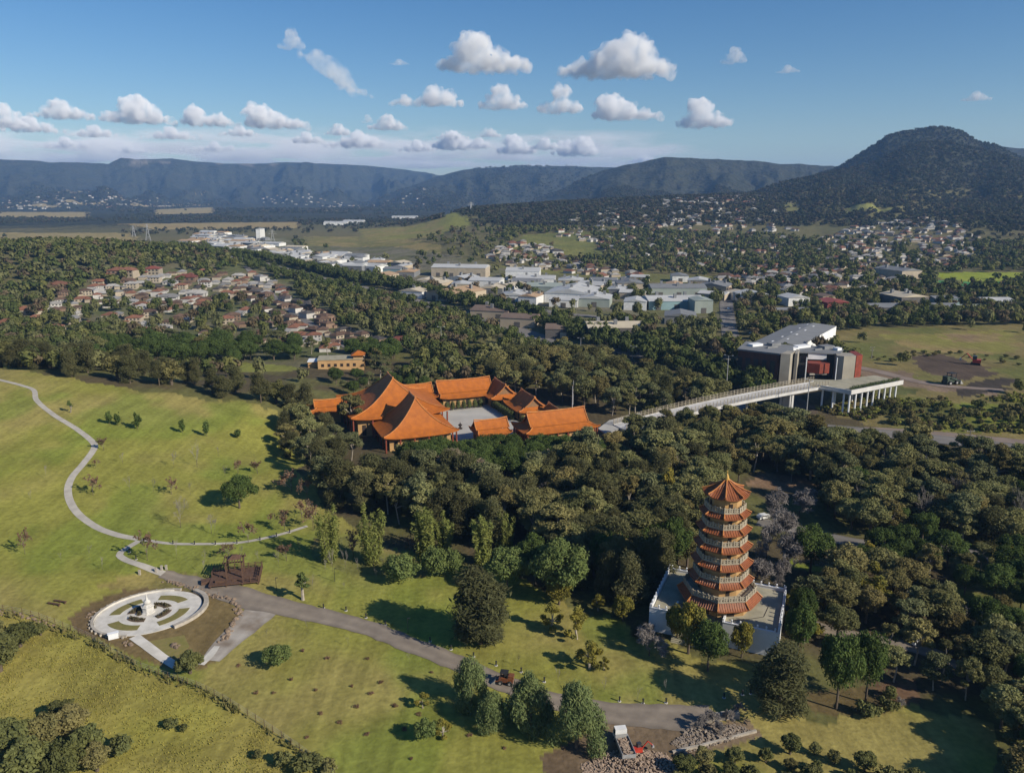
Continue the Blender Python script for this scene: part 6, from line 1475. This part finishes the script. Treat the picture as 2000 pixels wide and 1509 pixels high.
while k < 108:
    if k < 76: f = g.random(); px = 370 + 420 * f + g.normal() * 8; py = 476 + 58 * f + g.uniform(-16, 13) - (8 if f < .4 else 0); far = True
    else: f = g.random(); px = 790 + 600 * f; py = 552 + 45 * f + g.uniform(-22, 30) - 25 * f * f; far = False
    p = at(px, py)
    if any((a - p.x) ** 2 + (b - p.y) ** 2 < (c + (13 if far else 16)) ** 2 for a, b, c in BUILT): k += .12; continue
    k = int(k) + 1; w = ['white', 'white', 'cream', 'grey', 'beige', 'white'][g.integers(6)]; r = ['roofw', 'roofw', 'grey', 'roofc', 'roofw', 'tan'][g.integers(6)]
    shed(px, py, g.uniform(20, 44) * (1 if far else 1.35), g.uniform(16, 30), g.uniform(4.5, 7), -.3 + g.normal() * .15, w, r, f"{ {'white': 'white', 'cream': 'cream', 'grey': 'grey', 'beige': 'beige'}[w]} walled shed with a { {'roofw': 'white', 'grey': 'grey', 'roofc': 'cream', 'tan': 'tan'}[r]} roof in the {'far left' if far else 'middle'} part of the industrial estate", group="far industrial sheds" if far else "sheds between the big factories")
for px, py, w, l in ((655, 440, 46, "distant long white shed on the plain, left one"), (690, 437, 40, "distant long white shed on the plain, middle one"), (790, 428, 50, "distant cluster shed on the plain below the knoll"), (505, 470, 8, "white cylindrical silo block among the far sheds")):
    shed(px, py, w, 30, 8 if w > 10 else 22, 0, 'white', 'roofw', l)
# hillside suburbs on the right, seen from far
HS = dict(parts=False, sc=(.7, 1.0))
HZ = [[(1600, 470), (1680, 440), (1800, 425), (1900, 450), (1930, 500), (1850, 530), (1700, 530), (1600, 520)], [(950, 500), (1010, 470), (1060, 480), (1150, 520), (1250, 535), (1240, 552), (1080, 530), (980, 520)],
      [(1080, 460), (1120, 420), (1250, 400), (1480, 410), (1560, 450), (1500, 520), (1300, 530), (1180, 490)], [(1400, 545), (1500, 520), (1720, 535), (1760, 555), (1600, 580), (1420, 570)]]
district(HZ[0], 26, 15, MX, "on the wooded hillside below the dome mountain", "hillside houses under the mountain", 41, (.1, 1.6, .8), **HS)
district(HZ[1], 24, 15, MX, "in the village at the foot of the grassy hillside", "houses at the hillside foot", 42, (.1, 1.6), **HS)
district(HZ[2], 12, 18, MX, "among the trees on the broad central hillside", "houses on the central hillside", 43, (.1, 1.6, .8), **HS)
district(HZ[3], 12, 16, MX, "in the flat streets below the wooded hillside", "houses below the hillside", 44, (.1, 1.6), **HS)
# the many smaller-looking ones beyond those: one mass
def far_houses():
    g = np.random.default_rng(88); ks = [(s_, r_, w_) for s_ in ('hip', 'ell') for r_ in ('pale', 'grey', 'brown', 'dark', 'terracotta') for w_ in ('cream', 'white')]
    mats = []; V = []; Fs = []; MI = []; src = {}
    for k in ks:
        me = HM[k][3]; src[k] = (np.array([tuple(v.co) for v in me.vertices]), [tuple(p.vertices) for p in me.polygons], [p.material_index for p in me.polygons], len(mats)); mats += list(me.materials)
    for z, n in zip(HZ + [[(0, 395), (330, 392), (420, 400), (200, 409), (0, 410)], [(500, 385), (860, 378), (860, 398), (560, 402)], [(1290, 392), (1480, 384), (1480, 400), (1300, 405)]], (300, 150, 300, 160, 150, 80, 60)):
        P = np.array(gpoly(z))[:, :2]; lo, hi = P.min(0), P.max(0); k = 0
        while k < n:
            x, y = g.uniform(lo[0], hi[0]), g.uniform(lo[1], hi[1])
            if not inpoly(np.array([x]), np.array([y]), P)[0]: continue
            k += 1
            if any((a - x) ** 2 + (b - y) ** 2 < 150 for a, b, c in BUILT): continue
            BUILT.append((x, y, 6)); PLANTED.append((x, y, 6)); v, fs, mi, m0 = src[ks[g.integers(len(ks))]]; a = g.random() * 6; s = g.uniform(.7, 1.05) * (1.3 if z[0][1] < 400 else 1); c, n_ = cos(a) * s, sin(a) * s; b0 = len(V)
            zz = zat(x, y) + .5; V += [(x + p[0] * c - p[1] * n_, y + p[0] * n_ + p[1] * c, zz + p[2] * s) for p in v]; Fs += [tuple(b0 + i for i in f) for f in fs]; MI += [m0 + i for i in mi]
    me = bpy.data.meshes.new("distant_houses"); me.from_pydata(V, [], Fs)
    for m in mats: me.materials.append(m)
    me.polygons.foreach_set("material_index", MI); tag(link("distant_houses", me), "countless small houses far off on the hillsides and the plain", "houses", kind="stuff")
for s_ in ('hip', 'ell'):
    for r_ in ('pale', 'grey', 'brown', 'dark', 'terracotta'):
        for w_ in ('cream', 'white'):
            k = (s_, r_, w_)
            if k not in HM:
                a, b, c = house_meshes(*k); n = len(a.vertices); me = bpy.data.meshes.new("house")
                me.from_pydata([tuple(v.co) for v in a.vertices] + [tuple(v.co) for v in b.vertices], [], [tuple(p.vertices) for p in a.polygons] + [tuple(n + i for i in p.vertices) for p in b.polygons])
                me.materials.append(WM[w_]); me.materials.append(RM[r_]); me.polygons.foreach_set("material_index", [0] * len(a.polygons) + [1] * len(b.polygons)); HM[k] = (a, b, c, me)
far_houses()
# ------------------------------------------------------------------ far woodland, grass tufts
M['woodA'] = [leafmat("far_woodland", (.07, .08, .027), (.115, .115, .04), 0, .09), leafmat("far_woodland_grey", (.088, .094, .042), (.13, .128, .055), 0, .07), leafmat("far_woodland_dark", (.045, .06, .021), (.075, .088, .03), 0, .08), leafmat("far_woodland_brown", (.085, .068, .042), (.115, .09, .052), 0, .06)]
M['woodB'] = [leafmat("far_forest", (.034, .044, .026), (.060, .058, .036), 0, .035), leafmat("far_forest_brown", (.05, .044, .032), (.075, .062, .042), 0, .03)]
def blob(seed, H, Wd, n, size):
    g = np.random.default_rng(seed); C = []; Rr = []
    for i in range(7):
        a = g.random() * 2 * pi; r = Wd * .27 * g.random() ** .5; C.append((r * cos(a), r * sin(a), H * (.35 + .45 * g.random()))); q = Wd * (.2 + .08 * g.random()); Rr.append((q, q, H * .17))
    V, Fc = leaf_quads(C, Rr, n, size, 1.3, .78, .25, 0, .75, seed); return V
def scatter(name, X, Y, tmpl, hs, ws, m, label, cat, seed, dz=0.0):
    g = np.random.default_rng(seed); n = len(X); Z = hgt(X, Y) + dz; out = []; MI = []
    idx = g.integers(len(tmpl), size=n); h = g.uniform(*hs, n); w = h * g.uniform(*ws, n); a = g.random(n) * 2 * pi
    for t, V in enumerate(tmpl):
        q = np.nonzero(idx == t)[0]
        if not len(q): continue
        nf = len(q) * len(V) // 4; MI.append(np.full(nf, (0, 1, 2, 0, 3, 2, 1, 0)[t % 8] % len(m)))
        c, s = np.cos(a[q])[:, None], np.sin(a[q])[:, None]; ww = w[q][:, None]
        vx = (V[None, :, 0] * c - V[None, :, 1] * s) * ww + X[q][:, None]; vy = (V[None, :, 0] * s + V[None, :, 1] * c) * ww + Y[q][:, None]; vz = V[None, :, 2] * h[q][:, None] + Z[q][:, None]
        out.append(np.stack([vx, vy, vz], -1).reshape(-1, 3))
    A = np.concatenate(out); me = np_mesh(name, A, np.arange(len(A)).reshape(-1, 4), m, mi=np.concatenate(MI))
    return tag(link(name, me), label, cat, kind="stuff")
OPEN = [np.array(r[0])[:, :2] for r in REG[9:-12]]        # open land stays free of trees
def spots(n, R0, R1, a0, a1, seed, dens=None, keepopen=.02, road=14):
    g = np.random.default_rng(seed); R = np.sqrt(g.uniform(R0 * R0, R1 * R1, n)); a = g.uniform(a0, a1, n); x, y = R * np.sin(a), R * np.cos(a)
    k = np.ones(n, bool)
    for P in OPEN + [np.array(LAWN)[:, :2], np.array(FIELD)[:, :2]]:
        lo, hi = P.min(0), P.max(0); q = np.nonzero((x > lo[0]) & (x < hi[0]) & (y > lo[1]) & (y < hi[1]))[0]
        if len(q): k[q] &= ~(inpoly(x[q], y[q], P) & (g.random(len(q)) > keepopen))
    k &= polydist(x, y, MOTORWAY) > road
    for l in ROAD2: k &= polydist(x, y, l) > 7
    x, y = x[k], y[k]
    if dens is not None: q = g.random(len(x)) < dens(x, y); x, y = x[q], y[q]
    B = np.array([b for b in PLANTED if hypot(b[0], b[1]) > R0 - 60 and b[2] > 4])
    if len(B):
        ok = np.ones(len(x), bool)
        for i in range(0, len(x), 2000):
            d = np.hypot(x[i:i + 2000, None] - B[None, :, 0], y[i:i + 2000, None] - B[None, :, 1]); ok[i:i + 2000] = (d > B[None, :, 2] + 2.5).all(1)
        x, y = x[ok], y[ok]
    return x, y
ROAD2 = [[tuple(at(*q)[:2]) for q in l] for l in ([(560, 590), (470, 560), (380, 548), (240, 560), (150, 575)], [(480, 520), (560, 600), (620, 640), (700, 690)], [(1428, 668), (1416, 570)], [(640, 505), (900, 575), (1080, 610), (1260, 625)], [(1000, 688), (1180, 683), (1280, 700)], [(1000, 688), (1180, 683), (1280, 700)])]
DIST = [np.array(gpoly(q))[:, :2] for q in ([(60, 600), (300, 532), (540, 540), (780, 690), (600, 670), (250, 650)], [(400, 465), (780, 500), (1000, 520), (1420, 560), (1420, 640), (1000, 640), (560, 520)], [(1600, 470), (1800, 425), (1930, 500), (1700, 535)], [(1400, 545), (1720, 535), (1960, 600), (1700, 615), (1420, 600)])]
CLEAR = [np.array(gpoly(q))[:, :2] for q in ([(560, 440), (960, 425), (1010, 525), (780, 535), (600, 492)], [(-200, 440), (620, 425), (620, 468), (-200, 482)])]
def dens_mid(x, y):
    d = .55 + .9 * (fbm(x / 70, y / 70, 71, 3) - .5)
    for P, f in zip(DIST, (.52, .16, .5, .55)): d = np.where(inpoly(x, y, P), d * f, d)
    for P in CLEAR: d = np.where(inpoly(x, y, P), d * .3, d)
    d = np.where(polydist(x, y, MOTORWAY) < 44, .10, d)
    d = np.where((x < -300) & (y > 650) & (y < 1150) & (x < -y * .35), d + .6, d)
    return d
t220 = [blob(500 + i, 1, 1, 260, .072) for i in range(8)]; t60 = [blob(520 + i, 1, 1, 60, .14) for i in range(8)]; t20 = [blob(540 + i, 1, 1, 28, .18) for i in range(4)]
x, y = spots(11000, 372, 760, -.72, .72, 1, dens_mid)
q = ~inpoly(x, y, [(-20, 340), (110, 340), (100, 405), (40, 445), (-20, 405)]) & ~inpoly(x, y, [(-260, 360), (-50, 360), (-55, 440), (-120, 475), (-260, 475)])
scatter("woodland", x[q], y[q], t220, (7, 12.5), (.75, 1.0), M['woodA'], "woodland of olive trees between the temple, the suburb and the industrial estate", "woodland", 2)
x, y = spots(15000, 760, 1500, -.7, .7, 3, dens_mid)
scatter("distant_woodland", x, y, t60, (7, 12), (.8, 1.15), M['woodA'], "woodland of dark trees among the far suburbs and fields", "woodland", 4)
HZW = [np.array(gpoly(q))[:, :2] for q in HZ]
def belt():
    g = np.random.default_rng(61); pts = [(100, 360)] + MOTORWAY[5:10]; out = []
    for (ax, ay), (bx, by) in zip(pts, pts[1:]):
        L = hypot(bx - ax, by - ay); nx, ny = (by - ay) / L, -(bx - ax) / L
        if nx < 0: nx, ny = -nx, -ny
        for _ in range(int(L * .75)): f = g.random(); o = g.uniform(16, 36); out.append((ax + (bx - ax) * f + nx * o, ay + (by - ay) * f + ny * o))
        for _ in range(int(L * .28)): f = g.random(); o = -g.uniform(17, 40); out.append((ax + (bx - ax) * f + nx * o, ay + (by - ay) * f + ny * o))
    a = np.array(out); scatter("motorway_tree_belt", a[:, 0], a[:, 1], t220, (8, 12.5), (.7, .95), [M['woodA'][2]], "dark continuous belt of trees along both sides of the motorway", "tree belt", 62)
belt()
def dens_far(x, y):
    z = hgt(x, y); d = np.where(z > 25, .95, .10 + 1.6 * (fbm(x / 220, y / 330, 75, 3) - .5))
    for P in CLEAR: d = np.where(inpoly(x, y, P), d * .35, d)
    
    for P in HZW: d = np.where(inpoly(x, y, P), d * .72, d)
    return d
x, y = spots(64000, 1500, 3700, -.68, .7, 5, dens_far)
scatter("far_forest", x, y, t20, (7.5, 12), (.95, 1.4), M['woodB'], "dark forest covering the hillside and the dome mountain", "forest", 6, -1.5)
x, y = spots(16000, 3700, 6500, -.68, .1, 7, lambda x, y: np.clip(.3 + 2 * (fbm(x / 500, y / 700, 79, 3) - .5), 0, 1))
scatter("plain_woodland", x, y, t20, (10, 16), (1.2, 2.0), M['woodB'], "dark wooded strips far out on the plain", "woodland", 8, -1)
P_ = np.array(gpoly([(1590, 800), (1700, 770), (1860, 775), (2100, 770), (2100, 850), (1850, 842), (1690, 825)]))[:, :2]; g = np.random.default_rng(66)
x, y = g.uniform(P_[:, 0].min(), P_[:, 0].max(), 5200), g.uniform(P_[:, 1].min(), P_[:, 1].max(), 5200)
k = inpoly(x, y, P_) & (g.random(5200) < np.clip(2.4 * (fbm(x / 16, y / 9, 91, 3) - .43), 0, 1)) & (polydist(x, y, ROADS[3]) > 5)
M['rough'] = [leafmat("paddock_scrub", (.125, .15, .032), (.18, .175, .045), 0, .12), leafmat("paddock_scrub_brown", (.13, .105, .05), (.10, .09, .04), 0, .12)]
scatter("paddock_scrub", x[k], y[k], t60, (.7, 2.4), (1.0, 1.9), M['rough'], "rough green and brown scrub on the bank above the dirt service road", "scrub", 67, -.2)
# grass tufts in the yellow field and on the lawn
g = np.random.default_rng(9)
def tufts(P, n, h, sp, m, name, label, seed, excl=None):
    g = np.random.default_rng(seed); P = np.array(P)[:, :2]; lo, hi = np.maximum(P.min(0), (-150, 60)), np.minimum(P.max(0), (110, 300)); x, y = g.uniform(lo[0], hi[0], n), g.uniform(lo[1], hi[1], n)
    k = inpoly(x, y, P)
    if excl is not None: k &= ~inpoly(x, y, np.array(excl)[:, :2])
    k &= g.random(n) < np.clip(.2 + 2.2 * (fbm(x / 4, y / 4, seed, 3) - .35), 0, 1); x, y = x[k], y[k]; z = hgt(x, y); n = len(x)
    d = unit(np.c_[g.normal(size=(n, 2)), np.zeros(n)]); s = sp * (.5 + g.random(n))[:, None]; hh = h * (.4 + g.random(n) ** 1.5)[:, None]
    b = np.stack([x, y, z - .03], 1); up = np.c_[g.normal(size=(n, 2)) * .3, np.ones(n)] * hh
    V = np.stack([b - d * s, b + d * s, b + d * s * .7 + up, b - d * s * .7 + up * .9], 1).reshape(-1, 3)
    tag(link(name, np_mesh(name, V, np.arange(4 * n).reshape(-1, 4), m)), label, "grass", kind="stuff")
M['tuft'] = leafmat("dry_grass", (.235, .205, .05), (.18, .172, .042), 0, .4)
tufts(FIELD, 80000, .25, .09, M['tuft'], "field_grass", "tall yellow grass of the rough field at the bottom left", 11)
M['tuft2'] = leafmat("fence_weeds", (.10, .10, .035), (.14, .12, .05), 0, .6)
for nm, pp, n in (("fence_weeds", [(0, 1190), (160, 1236), (300, 1308), (400, 1344), (500, 1402), (600, 1470), (660, 1520), (655, 1540), (590, 1484), (480, 1404), (390, 1358), (290, 1322), (150, 1250), (0, 1204)], 26000),):
    tufts(gpoly(pp), n, .8, .2, M['tuft2'], nm, "dark weeds growing along the wire fence", 12)

# ------------------------------------------------------------------ clouds
M['cloud'] = bpy.data.materials.new("cloud_vapour"); M['cloud'].use_nodes = True
t = M['cloud'].node_tree; t.nodes.clear(); o_ = nd(t, "ShaderNodeOutputMaterial"); v_ = nd(t, "ShaderNodeVolumePrincipled")
v_.inputs["Color"].default_value = (.985, .985, .99, 1); v_.inputs["Anisotropy"].default_value = -.25
tc = nd(t, "ShaderNodeTexCoord"); nz = nd(t, "ShaderNodeTexNoise"); nz.inputs["Scale"].default_value = 1 / 150; nz.inputs["Detail"].default_value = 5
t.links.new(tc.outputs["Object"], nz.inputs["Vector"])
mr = nd(t, "ShaderNodeMapRange"); mr.inputs[1].default_value = .38; mr.inputs[2].default_value = .66; mr.inputs[3].default_value = .0; mr.inputs[4].default_value = .013
t.links.new(nz.outputs[0], mr.inputs[0]); t.links.new(mr.outputs[0], v_.inputs["Density"])
t.links.new(v_.outputs[0], o_.inputs["Volume"])
M['bank'] = M['cloud'].copy(); M['bank'].name = "thin_cloud_vapour"
for n_ in M['bank'].node_tree.nodes:
    if n_.type == 'MAP_RANGE': n_.inputs[3].default_value = .00008; n_.inputs[4].default_value = .0036
    if n_.type == 'TEX_NOISE': n_.inputs["Scale"].default_value = 1 / 420
M['wisp'] = M['cloud'].copy(); M['wisp'].name = "wispy_cloud_vapour"
for n_ in M['wisp'].node_tree.nodes:
    if n_.type == 'MAP_RANGE': n_.inputs[4].default_value = .0045
def cloud(px, py, wpx, hpx, label, seed, dist=None, lobes=None, flat=False, tilt=0.0):
    """px, py: middle of the flat underside in the photo"""
    a, e = azel(px, py); D = dist or min(24000, 1250 / max(.05, e)); x, y, z = D * sin(a), D * cos(a), CAMZ + D * e
    sc = D / cos(a) / F; Wd, H = wpx * sc, hpx * sc; g = np.random.default_rng(seed)
    bm = MB(); L = lobes or [(-.22, .6), (0, 1.0), (.25, .65)]; S = []
    def ball(sx, sy, sz, r):
        bm.lathe([(.01, sz - r * .8), (r * .6, sz - r * .64), (r, sz), (r * .82, sz + r * .55), (r * .45, sz + r * .88), (.01, sz + r)], 12, sx, sy)
    for c, hh in L:
        rl = min(hh * H * .56, Wd * .24); zc = max(hh * H - rl, rl * .55)
        for dy in (-.1, .12): ball(c * Wd * .85, dy * Wd, zc * (.92 if dy > 0 else .8), rl * .92)
        for k in range(9):
            d = unit(g.normal(size=3)); d[2] = abs(d[2]) * .9 - .15; ball(c * Wd * .85 + d[0] * rl * .78, d[1] * rl * .9 - .05 * Wd, zc + d[2] * rl * .72, rl * g.uniform(.3, .48))
    n = 9
    for i in range(n):
        f = -.46 + .92 * i / (n - 1); r = H * (.27 if not flat else .42) * (1 - 1.1 * abs(f)) * g.uniform(.8, 1.25)
        for dy in (-.12, .05, .18): ball(f * Wd + g.normal() * .02 * Wd, dy * Wd * (1 - abs(f)), r * .75, r)
    o = bm.build("cloud", M['bank' if flat else 'wisp' if tilt else 'cloud']); o.location = (x, y, z); o.rotation_euler = (0, radians(tilt), -a)
    rm = o.modifiers.new("join", 'REMESH'); rm.mode = 'VOXEL'; rm.voxel_size = max(H / 24, 14)
    tex = bpy.data.textures.new("cloud_puffs", 'CLOUDS'); tex.noise_scale = H * .26; tex.noise_depth = 5
    ds = o.modifiers.new("puff", 'DISPLACE'); ds.texture = tex; ds.strength = H * .4; ds.mid_level = .5; ds.texture_coords = 'LOCAL'
    return tag(o, label, "cloud")
CL = [(945, 140, 170, 84, "large white cloud high in the middle of the sky", [(-.3, .5), (-.12, 1), (.2, .6), (.4, .3)]), (1208, 150, 215, 86, "largest white cloud high right of the middle", [(-.35, .45), (-.1, .8), (.12, 1), (.3, .5)]),
      (570, 96, 42, 40, "small white cloud at the upper left tip of the slanting cloud", None),
      (835, 207, 145, 44, "flat white cloud left of the pair below the large middle cloud", [(-.35, .5), (.1, 1), (.3, .8)]), (980, 213, 88, 52, "round white cloud below the large middle cloud", None), (1096, 220, 78, 60, "tall white cloud in the middle of the second row", [(0, 1)]),
      (1225, 233, 135, 56, "white cloud under the largest cloud", [(-.3, 1), (0, .7), (.3, .4)]), (1375, 248, 95, 60, "peaked white cloud furthest right in the second row", [(-.1, 1), (.25, .5)]), (1434, 124, 42, 34, "wispy little cloud right of the largest cloud", None), (1538, 143, 44, 16, "faint flat wisp of cloud high at the right", None), (1905, 197, 42, 16, "faint little cloud near the right edge of the sky", None),
      (265, 240, 110, 50, "puffy white cloud at the left above the cloud bank", [(-.3, .4), (.05, 1), (.3, .6)]), (405, 246, 110, 38, "white cloud second from the left above the cloud bank", [(-.2, 1), (.2, .7)]), (542, 250, 112, 48, "white cloud with a high left end above the cloud bank", [(-.35, 1), (0, .7), (.35, .4)]),
      (120, 232, 90, 32, "grey flat cloud at the far left of the sky", None), (758, 254, 72, 34, "small white cloud above the middle of the cloud bank", None), (718, 240, 20, 18, "tiny scrap of cloud left of the small white one", None), (955, 268, 46, 22, "small cloud under the round white cloud", None),
      (780, 128, 44, 14, "faint grey scrap left of the large middle cloud", None), (885, 292, 95, 40, "white cloud in the bank below the flat cloud", None), (1010, 300, 80, 42, "bright white cloud at the middle of the horizon bank", [(-.1, 1), (.2, .6)]), (1128, 304, 105, 42, "bright white cloud at the right end of the horizon bank", [(-.3, .8), (.15, 1)]), (700, 288, 130, 36, "white cloud left of the middle in the horizon bank", None), (1255, 318, 70, 20, "low white cloud above the dark range", None), (5, 250, 60, 40, "white cloud cut by the left edge of the photo", None)]
for i, c in enumerate(CL): cloud(c[0], c[1], c[2] * .95, c[3] * .9, c[4], 900 + i, lobes=c[5])
cloud(640, 152, 125, 40, "long slanting wispy cloud left of the large middle cloud", 990, lobes=[(-.3, .8), (-.05, 1), (.2, .9)], tilt=36)
cloud(696, 184, 75, 22, "thin flat tail at the lower right end of the slanting cloud", 991, lobes=[(-.2, 1), (.2, .6)], tilt=12)
for i, (px, py, w_, h_) in enumerate(((60, 258, 90, 24), (185, 268, 80, 20), (335, 272, 95, 22), (470, 266, 70, 20), (600, 280, 85, 22), (662, 264, 50, 22), (815, 296, 90, 24), (935, 290, 60, 22), (1065, 292, 60, 24), (880, 272, 70, 18), (130, 290, 110, 18), (420, 296, 120, 18), (250, 300, 90, 16))):
    cloud(px, py, w_, h_, "small white cloud riding on top of the horizon bank", 1000 + i, dist=21000 + 300 * i)["group"] = "small clouds on the horizon bank"
# the stratus bank along the horizon: one long low sheet of vapour in broken layers
bk = bpy.data.materials.new("cloud_bank_vapour"); bk.use_nodes = True; t = bk.node_tree; t.nodes.clear()
o_ = nd(t, "ShaderNodeOutputMaterial"); v_ = nd(t, "ShaderNodeVolumePrincipled"); v_.inputs["Color"].default_value = (.985, .985, .99, 1); v_.inputs["Anisotropy"].default_value = -.25
tc = nd(t, "ShaderNodeTexCoord"); mp = nd(t, "ShaderNodeMapping"); mp.inputs["Scale"].default_value = (1 / 2100, 1 / 3400, 1 / 300); t.links.new(tc.outputs["Object"], mp.inputs[0])
nz = nd(t, "ShaderNodeTexNoise"); nz.inputs["Scale"].default_value = 1; nz.inputs["Detail"].default_value = 5; nz.inputs["Roughness"].default_value = .55; t.links.new(mp.outputs[0], nz.inputs["Vector"])
mr = nd(t, "ShaderNodeMapRange"); mr.inputs[1].default_value = .46; mr.inputs[2].default_value = .68; mr.inputs[3].default_value = 0; mr.inputs[4].default_value = .0016; t.links.new(nz.outputs[0], mr.inputs[0])
sx = nd(t, "ShaderNodeSeparateXYZ"); t.links.new(tc.outputs["Object"], sx.inputs[0])
def fade(o, a, b):
    m = nd(t, "ShaderNodeMapRange", interpolation_type='SMOOTHSTEP'); m.inputs[1].default_value = a; m.inputs[2].default_value = b; t.links.new(o, m.inputs[0]); return m.outputs[0]
out = mr.outputs[0]
for q in (fade(sx.outputs[2], 2150, 1500), fade(sx.outputs[0], 7200, 800)):
    mm = nd(t, "ShaderNodeMath", operation='MULTIPLY'); t.links.new(out, mm.inputs[0]); t.links.new(q, mm.inputs[1]); out = mm.outputs[0]
t.links.new(out, v_.inputs["Density"]); t.links.new(v_.outputs[0], o_.inputs["Volume"])
try: bk.cycles.volume_step_rate = .22
except Exception: pass
tag(MB().box(-6500, 27500, 860, 27500, 5200, 1300).build("cloud_bank", bk), "long low broken cloud bank above the far escarpment", "cloud", kind="stuff")

# ------------------------------------------------------------------ haze
hz = MB().box(0, 6400, -14, 30000, 17000, 620).build("haze", bpy.data.materials.new("haze_air")); hm = hz.data.materials[0]; hm.use_nodes = True
t = hm.node_tree; t.nodes.clear(); o_ = nd(t, "ShaderNodeOutputMaterial"); v_ = nd(t, "ShaderNodeVolumePrincipled")
v_.inputs["Color"].default_value = (.30, .55, 1.0, 1); v_.inputs["Density"].default_value = 6.2e-5; v_.inputs["Anisotropy"].default_value = 0.0
t.links.new(v_.outputs[0], o_.inputs["Volume"]); tag(hz, "thin bluish air over the whole valley", "haze", kind="stuff")
